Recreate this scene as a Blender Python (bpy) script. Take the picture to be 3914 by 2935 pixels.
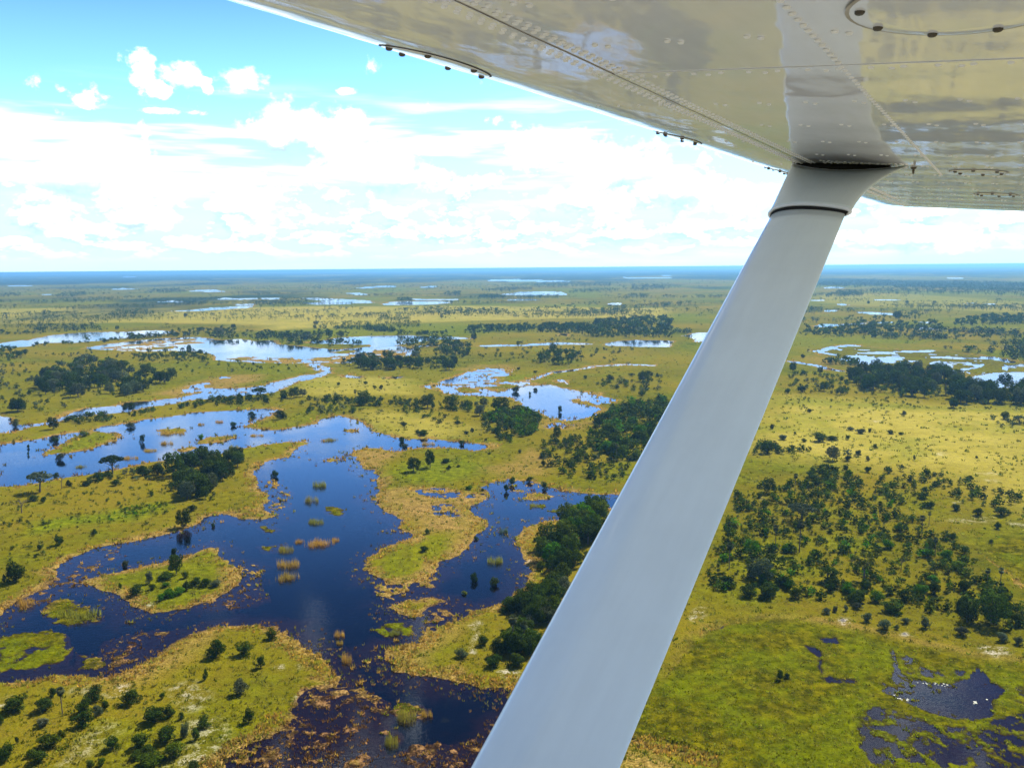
import bpy, bmesh, math, random
import numpy as np
from mathutils import Vector, Matrix

for o in list(bpy.data.objects):
    bpy.data.objects.remove(o)
S = bpy.context.scene
COL = S.collection
rad = math.radians

# ------------------------------------------------------------------ camera, sky, sun, exposure
CAM_H = 100.0                       # metres above the flood plain
PITCH, ROLL = rad(7.75), rad(0.5)
cd = bpy.data.cameras.new('camera')
cam = bpy.data.objects.new('camera', cd)
COL.objects.link(cam)
cd.sensor_width = 36.0
cd.lens = 36.0 * 852.0 / 1024.0
cd.clip_start, cd.clip_end = 0.05, 200000.0
_f = Vector((0, math.cos(PITCH), -math.sin(PITCH)))
_r = Vector((1, 0, 0))
_u = _r.cross(_f)
_r2 = _r * math.cos(ROLL) - _u * math.sin(ROLL)
_u2 = _r * math.sin(ROLL) + _u * math.cos(ROLL)
cam.matrix_world = Matrix(((_r2.x, _u2.x, -_f.x, 0), (_r2.y, _u2.y, -_f.y, 0), (_r2.z, _u2.z, -_f.z, CAM_H), (0, 0, 0, 1)))
S.camera = cam

SUN_EL, SUN_AZ = rad(50), rad(42)   # azimuth measured clockwise from the view direction (+Y)
sd = bpy.data.lights.new('sun', 'SUN')
sd.energy = 5.0
sd.angle = rad(0.53)
sd.color = (1.0, 0.94, 0.82)
sun = bpy.data.objects.new('sun', sd)
COL.objects.link(sun)
sdir = Vector((math.sin(SUN_AZ) * math.cos(SUN_EL), math.cos(SUN_AZ) * math.cos(SUN_EL), math.sin(SUN_EL)))
sun.rotation_euler = sdir.to_track_quat('Z', 'Y').to_euler()
sun.location = (0, 0, 300)

S.view_settings.view_transform = 'Standard'
S.view_settings.look = 'None'
S.view_settings.exposure = 0.95
S.view_settings.gamma = 1.0
S.view_settings.use_curve_mapping = False
S.cycles.max_bounces = 6
S.cycles.diffuse_bounces = 2
S.cycles.glossy_bounces = 3
S.cycles.transmission_bounces = 2
S.cycles.transparent_max_bounces = 6
S.cycles.volume_bounces = 0
S.cycles.caustics_reflective = False
S.cycles.caustics_refractive = False
S.cycles.use_denoising = True


# ------------------------------------------------------------------ node helper
class NB:
    def __init__(s, nt):
        s.nt = nt
        nt.nodes.clear()

    def node(s, typ, **kw):
        n = s.nt.nodes.new(typ)
        for k, v in kw.items():
            setattr(n, k, v)
        return n

    def put(s, sock, v):
        if hasattr(v, 'links') or isinstance(v, bpy.types.NodeSocket):
            s.nt.links.new(v, sock)
        elif isinstance(v, (tuple, list)):
            d = len(sock.default_value)
            sock.default_value = tuple(v)[:d] if len(v) >= d else tuple(v) + (1.0,)
        else:
            sock.default_value = v

    def math(s, op, a, b=0.0, c=None, clamp=False):
        n = s.node('ShaderNodeMath', operation=op, use_clamp=clamp)
        s.put(n.inputs[0], a)
        s.put(n.inputs[1], b)
        if c is not None:
            s.put(n.inputs[2], c)
        return n.outputs[0]

    def vmath(s, op, a, b=(0, 0, 0)):
        n = s.node('ShaderNodeVectorMath', operation=op)
        s.put(n.inputs[0], a)
        s.put(n.inputs[1], b)
        return n.outputs[0]

    def mix(s, f, a, b, blend='MIX'):
        n = s.node('ShaderNodeMix', data_type='RGBA', blend_type=blend)
        s.put(n.inputs[0], f)
        s.put(n.inputs[6], a)
        s.put(n.inputs[7], b)
        return n.outputs[2]

    def rng(s, v, a, b, c=0.0, d=1.0, smooth=True):
        n = s.node('ShaderNodeMapRange', interpolation_type='SMOOTHSTEP' if smooth else 'LINEAR')
        for i, x in enumerate((v, a, b, c, d)):
            s.put(n.inputs[i], x)
        return n.outputs[0]

    def noise(s, vec, scale, detail=3.0, rough=0.55, dist=0.0, dims='3D'):
        n = s.node('ShaderNodeTexNoise', noise_dimensions=dims)
        if vec is not None:
            s.put(n.inputs['Vector'], vec)
        s.put(n.inputs['Scale'], scale)
        s.put(n.inputs['Detail'], detail)
        s.put(n.inputs['Roughness'], rough)
        s.put(n.inputs['Distortion'], dist)
        return n.outputs['Fac']

    def attr(s, name):
        n = s.node('ShaderNodeAttribute', attribute_name=name)
        return n.outputs['Fac']


def new_mat(name):
    m = bpy.data.materials.new(name)
    m.use_nodes = True
    return m, NB(m.node_tree)


# ------------------------------------------------------------------ world: Nishita sky with procedural clouds
W = bpy.data.worlds.new('World')
S.world = W
W.use_nodes = True
b = NB(W.node_tree)
sky = b.node('ShaderNodeTexSky', sky_type='NISHITA')
sky.sun_disc = False
sky.sun_elevation = SUN_EL
sky.sun_rotation = SUN_AZ
sky.altitude = 900
sky.air_density = 1.0
sky.dust_density = 0.6
sky.ozone_density = 1.6
STR = 0.06
dirv = b.node('ShaderNodeTexCoord').outputs['Generated']
sep = b.node('ShaderNodeSeparateXYZ')
b.put(sep.inputs[0], dirv)
dx, dy, dz = sep.outputs
az = b.math('ARCTAN2', dx, dy)                                     # radians, + to the right
el = b.math('ARCSINE', b.math('MINIMUM', b.math('MAXIMUM', dz, -1.0), 1.0))
ec = b.math('MAXIMUM', el, 0.0)
K = 0.65 / STR
white = (2.0 * K, 2.02 * K, 2.04 * K, 1)
shade = (0.44 * K, 0.64 * K, 0.76 * K, 1)
# milky air towards the horizon
milk = b.rng(el, rad(12), rad(1.0), 0.0, 0.96)
comb = b.node('ShaderNodeCombineXYZ')
b.put(comb.inputs[0], az)
b.put(comb.inputs[1], el)
uv = comb.outputs[0]
gc = b.node('ShaderNodeCombineColor')
for i, (k, hi) in enumerate(((0.55, 0.42), (0.87, 0.60), (1.24, 0.80))):
    b.put(gc.inputs[i], b.math('MULTIPLY', b.rng(el, rad(25), rad(8), hi, 2.7), k))
base = b.mix(1.0, sky.outputs[0], gc.outputs[0], 'MULTIPLY')
streak_v = b.vmath('MULTIPLY', uv, (3.0, 26.0, 1))
streak = b.noise(streak_v, 1.0, 4.0, 0.6)
milk2 = b.math('MULTIPLY', milk, b.rng(streak, 0.25, 0.7, 0.72, 1.15), clamp=True)
col = b.mix(milk2, base, (0.66 * K, 0.93 * K, 1.15 * K, 1))
# thin veil in streaks
veil = b.math('MULTIPLY', b.rng(streak, 0.46, 0.66, 0, 0.75), b.math('MULTIPLY', b.rng(el, rad(3), rad(7)), b.rng(el, rad(12), rad(8))))
col = b.mix(veil, col, white)
# rows of cumulus, smaller and denser towards the horizon
rowv = b.node('ShaderNodeCombineXYZ')
persp = b.math('DIVIDE', 1.0, b.math('ADD', ec, 0.05))
b.put(rowv.inputs[0], b.math('MULTIPLY', az, 17.0))
b.put(rowv.inputs[1], b.math('MULTIPLY', b.math('LOGARITHM', b.math('ADD', ec, 0.045), 2.718), 3.4))
cn = b.noise(rowv.outputs[0], 1.25, 6.0, 0.58)
thr = b.rng(el, rad(2), rad(11), 0.45, 0.68, False)
thr = b.math('SUBTRACT', thr, b.rng(el, rad(17), rad(24), 0, 0.09))
cov = b.rng(b.math('SUBTRACT', cn, thr), -0.03, 0.11)
cn2 = b.noise(b.vmath('ADD', rowv.outputs[0], (0.10, 0.34, 0)), 1.25, 5.0, 0.55)
lit = b.rng(b.math('SUBTRACT', cn2, cn), -0.10, 0.06, 1.0, 0.0)
ccol = b.mix(lit, (0.52 * K, 0.74 * K, 0.86 * K, 1), white)
col = b.mix(b.math('MULTIPLY', b.math('MULTIPLY', cov, 0.85), b.rng(el, rad(0.5), rad(2.2))), col, ccol)
# the separate clouds of the photograph: azimuth, elevation, half width, half height (deg), raggedness, shade
fine = b.noise(b.vmath('MULTIPLY', uv, (1, 1.3, 1)), 44.0, 6.0, 0.58)
fine2 = b.noise(b.vmath('MULTIPLY', uv, (1, 1.4, 1)), 17.0, 4.0, 0.55)
puff = b.math('ADD', b.math('MULTIPLY', b.math('SUBTRACT', fine, 0.5), 2.0), b.math('MULTIPLY', b.math('SUBTRACT', fine2, 0.5), 1.9))
CLOUDS = [
    (-9.2, 7.0, 3.51, 1.18, 0.9, 0),
    (-10.1, 9.5, 1.4, 0.63, 0.9, 0),
    (-13.0, 8.6, 3.97, 1.87, 0.9, 1),
    (-7.1, 5.7, 3.04, 0.89, 1.0, 1),
    (-22.8, 5.0, 2.58, 1.08, 1.0, 0),
    (-24.1, 6.8, 1.48, 1.08, 0.9, 0),
    (-25.7, 5.6, 3.32, 1.68, 0.9, 1),
    (-25.4, 10.1, 1.26, 0.67, 1.5, 0),
    (-22.5, 11.8, 0.66, 1.34, 1.5, 0),
    (-20.2, 11.7, 1.18, 0.83, 1.1, 0),
    (-17.0, 11.5, 1.55, 0.79, 1.0, 0),
    (-21.7, 10.7, 0.66, 0.47, 1.6, 0),
    (-20.9, 9.5, 1.7, 0.21, 1.4, 0),
    (-10.5, 11.1, 1.1, 0.24, 1.4, 0),
    (-18.8, 11.2, 0.37, 0.47, 1.8, 0),
    (-16.7, 3.9, 2.77, 0.99, 1.1, 1),
    (-23.0, 3.1, 2.03, 0.69, 1.2, 1),
    (-28.2, 3.0, 1.38, 0.79, 1.2, 1),
    (1.7, 7.7, 2.04, 1.49, 1.1, 0),
    (4.3, 7.8, 1.39, 1.09, 1.1, 0),
    (7.8, 6.4, 3.07, 2.19, 1.1, 1),
    (11.5, 4.8, 3.16, 1.49, 1.1, 1),
    (15.2, 4.3, 2.42, 1.19, 1.1, 0),
    (25.7, 1.5, 3.34, 0.89, 1.1, 1),
    (4.6, 4.2, 3.72, 0.99, 1.1, 1),
    (26.5, 24.6, 4.2, 1.9, 1.0, 0),
    (23.5, 28.6, 4.5, 2.2, 1.0, 1),
    (-12, 33, 6, 2.5, 1.0, 1),
    (3, 40, 7, 3, 1.0, 1),
]
for ca, ce, cw, ch, rg, sh in CLOUDS:
    u = b.math('DIVIDE', b.math('SUBTRACT', az, rad(ca)), rad(cw))
    v = b.math('DIVIDE', b.math('SUBTRACT', el, rad(ce)), rad(ch))
    d2 = b.math('ADD', b.math('MULTIPLY', u, u), b.math('MULTIPLY', v, v))
    m = b.math('ADD', b.math('SUBTRACT', 1.0, d2), b.math('MULTIPLY', puff, 1.9 * rg))
    mask = b.rng(m, -0.25, 1.45, 0.0, 1.0)
    if sh:
        low = b.math('MULTIPLY', b.rng(b.math('ADD', v, b.math('MULTIPLY', puff, 0.5)), 0.10, -0.40), b.rng(b.math('ADD', u, b.math('MULTIPLY', puff, 0.9)), 0.75, 0.0))
        cc = b.mix(b.math('MULTIPLY', low, 0.95), white, shade)
    else:
        cc = white
    col = b.mix(mask, col, cc)
bg = b.node('ShaderNodeBackground')
b.put(bg.inputs[0], col)
bg.inputs[1].default_value = STR
wo = b.node('ShaderNodeOutputWorld')
W.node_tree.links.new(bg.outputs[0], wo.inputs[0])

# ------------------------------------------------------------------ measured layout, in metres on the ground
WATER = [
('W', None, [(-302.8, 485.0), (-293.7, 498.5), (-287.4, 505.4), (-280.8, 517.9), (-274.9, 523.9), (-266.0, 527.4), (-267.4, 539.7), (-266.7, 548.2), (-256.2, 556.4), (-248.2, 567.8), (-238.0, 583.4), (-226.5, 597.8), (-214.3, 602.3), (-201.9, 606.9), (-188.4, 608.3), (-177.8, 614.1), (-170.0, 605.2), (-168.1, 579.8), (-171.0, 561.2), (-173.6, 543.7), (-164.0, 532.4), (-153.7, 528.7), (-143.7, 531.5), (-135.5, 541.9), (-129.6, 550.3), (-128.8, 568.4), (-119.3, 582.2), (-102.4, 557.9), (-94.2, 540.0), (-83.9, 519.1), (-71.3, 503.3), (-60.2, 495.5), (-50.1, 495.0), (-36.9, 490.9), (-25.2, 483.4), (-12.0, 476.1), (-14.6, 468.3), (-22.9, 463.5), (-35.5, 470.5), (-50.5, 471.1), (-59.3, 465.0), (-64.3, 462.0), (-76.6, 472.2), (-84.9, 472.5), (-88.6, 463.0), (-82.1, 441.7), (-76.2, 422.3), (-71.0, 416.9), (-65.1, 401.8), (-61.7, 383.4), (-60.9, 374.8), (-61.5, 364.6), (-57.5, 352.9), (-51.6, 343.7), (-44.8, 329.8), (-44.5, 320.3), (-39.1, 314.0), (-38.8, 308.1), (-43.3, 304.0), (-48.1, 294.6), (-50.5, 285.7), (-50.5, 278.4), (-46.4, 268.0), (-39.3, 262.5), (-29.7, 262.2), (-26.6, 270.9), (-26.4, 277.8), (-26.1, 283.8), (-22.3, 285.5), (-18.9, 289.9), (-16.7, 296.4), (-15.6, 304.7), (-14.3, 313.3), (-10.8, 319.3), (-9.6, 327.2), (-12.7, 333.8), (-17.9, 340.9), (-17.8, 349.8), (-12.4, 357.2), (-9.0, 368.9), (-10.9, 377.3), (-14.4, 383.9), (-10.1, 390.5), (-4.4, 394.0), (1.3, 384.7), (5.9, 392.7), (15.8, 382.9), (25.2, 374.0), (35.7, 369.5), (47.4, 367.9), (61.5, 362.6), (58.4, 343.8), (40.3, 343.7), (35.0, 341.0), (26.6, 336.1), (18.4, 329.6), (11.5, 326.5), (6.6, 321.9), (2.7, 314.3), (0.9, 307.0), (2.1, 295.9), (4.5, 283.1), (6.1, 273.5), (3.8, 264.6), (1.3, 254.3), (-3.9, 246.6), (-9.5, 241.2), (-14.9, 235.2), (-20.2, 231.0), (-23.7, 224.6), (-26.6, 220.0), (-31.5, 217.1), (-34.3, 214.3), (-32.6, 209.3), (-29.7, 203.8), (-25.5, 199.5), (-19.4, 197.5), (-13.3, 195.3), (-7.3, 193.4), (-0.9, 192.7), (-0.9, 184.7), (-3.6, 176.3), (-7.5, 165.0), (-9.5, 156.6), (-59.2, 157.3), (-59.4, 162.3), (-57.4, 167.2), (-53.9, 172.7), (-49.9, 177.6), (-45.7, 182.7), (-42.9, 187.6), (-41.2, 192.2), (-42.7, 198.3), (-44.9, 203.5), (-48.2, 207.5), (-53.6, 211.8), (-60.3, 220.7), (-65.7, 228.7), (-72.0, 231.3), (-80.0, 230.6), (-86.4, 229.1), (-91.4, 224.4), (-93.7, 216.9), (-94.6, 209.8), (-97.3, 204.4), (-101.7, 200.6), (-108.7, 201.4), (-115.8, 202.2), (-120.5, 199.7), (-129.9, 197.4), (-154.2, 237.3), (-151.0, 239.0), (-152.0, 248.1), (-151.9, 255.8), (-149.5, 259.8), (-151.0, 270.6), (-156.9, 281.1), (-156.2, 291.0), (-153.1, 298.7), (-147.4, 305.5), (-142.0, 309.6), (-136.5, 313.8), (-130.4, 319.6), (-126.1, 325.7), (-127.0, 339.0), (-120.8, 344.0), (-109.9, 335.1), (-100.0, 334.8), (-97.5, 339.8), (-106.1, 352.6), (-107.9, 366.1), (-115.4, 380.8), (-122.8, 394.4), (-128.6, 413.9), (-130.8, 429.7), (-127.1, 443.5), (-120.3, 452.0), (-121.0, 470.8), (-118.1, 487.4), (-122.6, 494.6), (-136.6, 488.2), (-147.8, 478.5), (-158.6, 469.1), (-166.8, 453.9), (-176.6, 448.4), (-190.0, 443.1), (-198.1, 432.2), (-204.5, 421.8), (-210.7, 416.9), (-214.3, 412.0), (-221.4, 407.4), (-227.1, 400.4), (-231.4, 393.6), (-245.9, 391.0)]),
('W', None, [(-366.9, 591.4), (-349.4, 587.3), (-330.8, 556.9), (-322.5, 553.2), (-316.6, 559.1), (-313.5, 564.6), (-311.4, 576.3), (-317.5, 598.4), (-316.5, 611.5), (-314.8, 621.7), (-307.8, 628.4), (-298.9, 631.5), (-295.0, 646.0), (-286.2, 653.1), (-274.8, 660.2), (-265.6, 667.6), (-260.4, 679.6), (-252.3, 691.8), (-242.9, 708.9), (-233.8, 725.0), (-223.7, 731.1), (-218.5, 745.5), (-213.2, 765.8), (-207.5, 787.1), (-201.0, 807.2), (-188.0, 814.6), (-187.4, 839.2), (-199.4, 894.1), (-186.7, 872.1), (-176.5, 819.8), (-180.1, 798.8), (-188.9, 774.8), (-195.8, 752.1), (-195.4, 724.5), (-194.5, 697.1), (-204.3, 687.2), (-219.2, 678.8), (-234.3, 672.3), (-244.0, 658.4), (-254.2, 653.6), (-257.9, 638.7), (-267.6, 628.3), (-274.7, 618.2), (-279.1, 602.9), (-286.6, 595.5), (-296.8, 589.7), (-303.1, 585.0), (-307.0, 571.9), (-306.1, 554.6), (-312.3, 549.4), (-314.3, 538.8), (-317.3, 528.6), (-326.1, 523.9)]),
('M', (0.63, 18), [(-282.6, 711.4), (-287.0, 740.0), (-281.6, 754.7), (-279.5, 768.0), (-265.5, 763.9), (-265.4, 743.5), (-264.2, 728.9), (-249.0, 723.2), (-234.4, 727.0), (-225.6, 698.9), (-241.8, 686.9), (-259.4, 683.7), (-274.3, 693.1)]),
('M', (0.63, 14), [(-291.2, 792.8), (-281.9, 803.5), (-270.1, 812.1), (-260.2, 790.7), (-271.1, 780.4)]),
('M', (0.66, 20), [(-239.4, 717.9), (-226.6, 736.1), (-213.0, 745.2), (-202.2, 706.4), (-211.2, 689.4), (-230.5, 690.5)]),
('W', None, [(-735.3, 1200.3), (-729.7, 1242.9), (-717.0, 1268.5), (-734.2, 1342.8), (-729.6, 1389.9), (-709.9, 1421.2), (-671.9, 1416.8), (-644.4, 1423.9), (-617.0, 1438.2), (-590.1, 1442.1), (-555.6, 1420.4), (-556.0, 1370.1), (-566.3, 1324.3), (-585.7, 1282.5), (-604.0, 1243.2), (-623.3, 1219.1), (-646.6, 1221.5), (-667.3, 1210.9), (-659.5, 1161.9), (-664.9, 1124.3), (-697.8, 1138.3)]),
('W', None, [(-562.5, 1114.8), (-564.7, 1152.8), (-557.1, 1199.9), (-542.8, 1236.9), (-522.8, 1275.8), (-506.9, 1288.3), (-485.8, 1300.6), (-458.5, 1283.1), (-422.3, 1224.5), (-398.9, 1248.8), (-368.0, 1206.0), (-349.3, 1216.9), (-317.5, 1188.2), (-284.5, 1184.9), (-270.5, 1208.8), (-260.6, 1247.8), (-238.3, 1273.6), (-205.5, 1284.5), (-172.1, 1295.6), (-135.0, 1276.7), (-110.5, 1259.6), (-87.1, 1251.4), (-64.0, 1240.6), (-62.5, 1210.6), (-95.6, 1214.1), (-117.7, 1193.0), (-135.2, 1157.6), (-154.3, 1113.3), (-135.3, 1089.8), (-119.9, 1057.3), (-116.1, 990.9), (-131.9, 974.8), (-150.3, 967.9), (-162.1, 944.2), (-173.6, 914.1), (-192.2, 915.6), (-204.0, 916.5), (-201.3, 884.3), (-189.0, 839.3), (-195.1, 846.2), (-208.7, 884.8), (-223.0, 918.0), (-246.8, 919.9), (-272.4, 921.9), (-312.0, 940.5), (-335.2, 958.3), (-355.3, 1011.4), (-386.3, 1051.7), (-428.0, 1075.3), (-460.0, 1068.1), (-495.0, 1081.3), (-534.9, 1091.1)]),
('L', None, [(-334.7, 1197.5), (-301.0, 1184.1), (-271.3, 1166.4), (-242.4, 1149.3), (-214.0, 1141.8), (-189.7, 1132.5), (-188.2, 1099.0), (-200.9, 1081.1), (-221.5, 1076.8), (-245.3, 1087.4), (-282.3, 1125.6), (-318.0, 1152.0)]),
('L', None, [(-155.0, 1117.8), (-134.7, 1152.8), (-117.0, 1185.3), (-93.2, 1211.2), (-62.6, 1213.3), (-56.2, 1126.4), (-85.8, 1113.4), (-117.7, 1109.8), (-135.3, 1089.8)]),
('L', None, [(-222.9, 1037.1), (-204.5, 1059.0), (-186.4, 1043.5), (-200.1, 1016.2)]),
('L', None, [(-502.8, 1094.4), (-497.9, 1123.9), (-466.6, 1132.1), (-443.5, 1141.1), (-439.8, 1105.5), (-467.1, 1085.0)]),
('L', None, [(-484.1, 1180.3), (-494.6, 1245.3), (-469.4, 1256.2), (-448.9, 1189.1), (-456.7, 1153.9)]),
('M', (0.42, 30), [(-322.9, 1008.7), (-284.1, 987.7), (-243.2, 967.2), (-196.5, 997.8), (-166.1, 1071.7), (-123.8, 1057.6), (-116.1, 990.9), (-149.0, 959.4), (-173.7, 914.1), (-210.7, 902.2), (-272.1, 921.9), (-331.3, 958.0)]),
('M', (0.46, 26), [(-546.6, 1106.9), (-531.1, 1209.8), (-501.1, 1273.5), (-446.4, 1281.8), (-413.3, 1185.5), (-460.6, 1142.8), (-474.6, 1079.5), (-513.4, 1079.0)]),
('M', (0.62, 12), [(-169.9, 807.4), (-156.9, 816.0), (-136.8, 793.5), (-136.8, 776.8), (-157.9, 783.7)]),
('M', (0.62, 10), [(-127.1, 787.2), (-100.3, 802.6), (-94.7, 779.4), (-117.4, 770.0)]),
('W', None, [(-60.2, 705.0), (-65.0, 730.7), (-51.3, 725.0), (-38.4, 731.9), (-17.1, 734.5), (-14.2, 722.6), (-27.2, 715.9), (-29.4, 706.7), (-16.5, 704.1), (-3.6, 705.1), (5.4, 711.9), (17.4, 722.5), (30.8, 729.5), (35.6, 719.5), (40.3, 709.7), (50.5, 689.2), (66.3, 671.1), (63.3, 652.6), (48.5, 645.6), (45.0, 630.7), (53.3, 619.4), (62.8, 601.5), (58.7, 572.8), (47.2, 560.2), (35.4, 551.6), (25.9, 566.6), (15.3, 594.1), (6.2, 608.0), (7.0, 629.2), (1.3, 652.2), (-10.7, 662.5), (-35.1, 666.4), (-50.7, 679.8)]),
('L', None, [(-47.7, 710.6), (-40.5, 721.4), (-29.4, 706.7), (-23.8, 693.8), (-26.0, 682.6), (-38.5, 683.3), (-45.4, 695.1)]),
('L', None, [(-22.8, 699.9), (-14.1, 713.2), (-4.9, 701.5), (-7.3, 689.2), (-17.4, 689.8)]),
('W', None, [(-52.0, 776.5), (-43.9, 784.9), (-32.3, 780.7), (-23.6, 774.6), (-10.2, 768.2), (-12.1, 756.6), (-28.6, 755.6), (-45.3, 758.8)]),
('M', (0.6, 16), [(-79.5, 717.3), (-71.7, 746.1), (-61.1, 766.3), (-55.6, 787.9), (-43.6, 835.1), (-29.2, 860.2), (-1.1, 851.4), (3.2, 795.3), (-12.4, 779.3), (-12.0, 750.4), (15.3, 748.6), (28.4, 734.6), (5.5, 716.6), (-17.2, 737.5), (-51.6, 729.9), (-65.4, 735.7), (-58.3, 697.6), (-70.3, 702.9)]),
('M', (0.58, 14), [(32.1, 760.0), (43.8, 770.0), (55.5, 758.4), (53.3, 728.0), (44.1, 728.6), (34.3, 747.3)]),
('M', (0.62, 14), [(49.3, 691.0), (66.9, 677.0), (75.9, 680.7), (72.4, 660.1), (83.6, 643.6), (87.2, 635.8), (74.5, 616.8), (64.2, 615.2), (55.5, 619.2), (48.2, 641.8)]),
('M', (0.62, 10), [(18.8, 540.2), (27.2, 550.8), (35.7, 542.1), (46.1, 547.1), (44.2, 536.2), (29.6, 521.2), (20.2, 526.8)]),
('W', None, [(10.6, 755.1), (21.5, 775.9), (30.8, 798.0), (37.4, 814.3), (46.9, 826.0), (62.7, 836.2), (73.0, 849.8), (85.6, 867.9), (100.4, 873.7), (123.6, 880.5), (146.1, 871.6), (144.5, 862.0), (122.2, 870.7), (100.9, 864.0), (86.1, 856.9), (73.6, 839.3), (62.0, 826.1), (46.3, 814.9), (38.4, 804.6), (32.7, 790.9), (25.7, 773.4), (21.2, 765.0), (15.4, 754.8)]),
('W', None, [(119.9, 1118.2), (141.7, 1161.3), (169.0, 1176.0), (192.9, 1165.9), (218.9, 1158.3), (202.0, 1068.4), (176.6, 1066.6), (149.4, 1079.8), (121.6, 1093.3)]),
('W', None, [(252.3, 1238.4), (279.1, 1289.2), (303.4, 1292.6), (276.2, 1175.8), (246.7, 1129.0), (245.2, 1141.2), (258.4, 1182.9), (254.9, 1218.3)]),
('W', None, [(-45.1, 1102.8), (-17.4, 1118.0), (12.9, 1110.5), (23.4, 1130.0), (65.2, 1147.1), (108.2, 1119.3), (102.8, 1104.0), (63.1, 1110.1), (22.6, 1096.3), (-17.0, 1091.4), (-42.6, 1089.5)]),
('W', None, [(-129.9, 1111.0), (-94.5, 1121.0), (-91.4, 1107.3), (-125.9, 1093.1)]),
('M', (0.36, 34), [(352.1, 1001.6), (373.9, 1029.0), (408.9, 1071.8), (437.4, 1064.7), (453.6, 1021.6), (498.1, 1001.7), (524.4, 958.7), (527.0, 908.0), (527.8, 862.5), (489.3, 786.6), (441.2, 778.2), (396.6, 747.7), (390.0, 776.1), (360.6, 789.9), (344.8, 822.1), (353.5, 898.8), (342.7, 923.4), (345.4, 974.4)]),
('W', None, [(348.5, 911.7), (368.6, 937.7), (385.5, 949.8), (391.8, 935.7), (395.1, 919.0), (415.0, 933.7), (424.6, 924.7), (418.9, 901.2), (396.3, 872.9), (373.4, 871.8), (356.5, 861.7), (357.4, 887.9)]),
('W', None, [(430.4, 867.3), (449.7, 883.4), (444.6, 857.6), (447.8, 851.8), (431.4, 826.0), (421.2, 826.7)]),
('W', None, [(291.6, 896.2), (304.3, 880.2), (311.0, 854.0), (311.4, 829.7), (318.5, 808.8), (312.0, 799.4), (302.8, 818.8), (304.2, 843.6), (299.5, 866.1), (287.9, 884.5)]),
('W', None, [(405.3, 795.1), (427.0, 805.8), (454.6, 829.5), (456.9, 848.3), (479.3, 857.7), (472.7, 844.3), (456.2, 824.1), (431.4, 803.0), (410.0, 789.9)]),
('W', None, [(350.6, 999.9), (369.7, 1017.4), (404.2, 1059.3), (428.6, 1072.1), (434.1, 1054.3), (408.8, 1046.2), (381.3, 1018.3), (362.6, 987.5), (367.8, 958.3), (359.4, 945.2), (355.3, 977.2)]),
('W', None, [(437.5, 980.8), (461.3, 993.6), (496.2, 994.2), (485.7, 976.5), (460.1, 971.5)]),
('W', None, [(391.6, 974.0), (413.5, 979.3), (432.8, 970.3), (425.9, 958.5), (402.8, 962.3)]),
('W', None, [(445.8, 922.9), (474.1, 928.7), (498.3, 910.4), (524.5, 924.4), (515.9, 869.2), (508.1, 861.2), (510.0, 901.5), (477.5, 902.6)]),
('W', None, [(386.1, 727.5), (408.7, 752.3), (422.5, 762.4), (438.6, 776.1), (452.7, 783.3), (471.3, 785.5), (485.8, 780.9), (417.3, 669.2), (400.9, 683.5), (388.7, 693.4), (383.9, 705.9)]),
('W', None, [(486.7, 837.8), (500.2, 847.7), (527.1, 848.4), (519.1, 835.3), (492.6, 831.9), (471.1, 800.1), (468.8, 806.5)]),
('W', None, [(-854.8, 2124), (-823.5, 2205), (-810.8, 2341), (-732.4, 2431), (-687.5, 2309), (-747.8, 2216), (-795.4, 2129)]),
('W', None, [(-824.0, 2511), (-772.5, 2565), (-745.3, 2474), (-788.4, 2442)]),
('W', None, [(-738.7, 3058), (-676.3, 3074), (-538.9, 2904), (-450.6, 2746), (-418.9, 2580), (-488.0, 2506), (-563.6, 2458), (-619.4, 2600), (-577.4, 2711)]),
('W', None, [(-1591, 4225), (-1624, 4472), (-1476.6, 4392), (-1371.5, 4100), (-1447.5, 4045)]),
('W', None, [(-1046.3, 3026), (-1061.7, 3204), (-1003.4, 3061), (-916.6, 3102), (-876.7, 2985), (-948.6, 2958)]),
('W', None, [(-894.7, 3065), (-827.0, 3080), (-790.8, 2964), (-850.4, 2949)]),
('W', None, [(-1149.6, 2775), (-1174.7, 2912), (-1100.3, 2855), (-1062.7, 2744)]),
('W', None, [(-2353, 5000), (-2307, 5096), (-2119, 4916), (-2068, 4756), (-2210, 4806)]),
('W', None, [(-3880, 6514), (-3786, 6830), (-3555, 6432), (-3668, 6157)]),
('W', None, [(-2139, 3864), (-2094, 3896), (-2016, 3763), (-2060, 3733)]),
('W', None, [(-43.1, 3290), (4.4, 3437), (30.5, 3607), (128.2, 3623), (224.4, 3501), (205.0, 3110), (110.9, 3136), (64.7, 3079), (-13.2, 3206)]),
('W', None, [(-336.7, 2869), (-244.7, 2819), (-167.7, 2800), (-166.2, 2693), (-313.4, 2754)]),
('W', None, [(-26.2, 2739), (82.1, 2740), (84.1, 2648), (-15.8, 2646)]),
('W', None, [(-199.0, 7302), (23.9, 7449), (473.1, 6319), (447.9, 5983), (131.3, 6223), (-174.5, 6850)]),
('W', None, [(-536.8, 4808), (-448.4, 4977), (-413.6, 4683), (-497.6, 4604)]),
('W', None, [(-707.1, 3672), (-653.0, 3702), (-566.9, 3459), (-587.4, 3328), (-652.2, 3484)]),
('W', None, [(1069.7, 8318), (1497.7, 7978), (1380.3, 7353), (1008.8, 7736)]),
('W', None, [(252.1, 2311), (271.4, 2409), (307.8, 2423), (290.2, 2284)]),
('W', None, [(-831.2, 4623), (-791.7, 5120), (-700.3, 5261), (-664.3, 5024), (-759.5, 4492)]),
('W', None, [(73.8, 1298.2), (87.8, 1296.6), (82.6, 1252.7), (71.8, 1262.6)]),
('W', None, [(1406.8, 3902), (1504, 3896), (1405.1, 3640), (1329.1, 3668)]),
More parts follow.
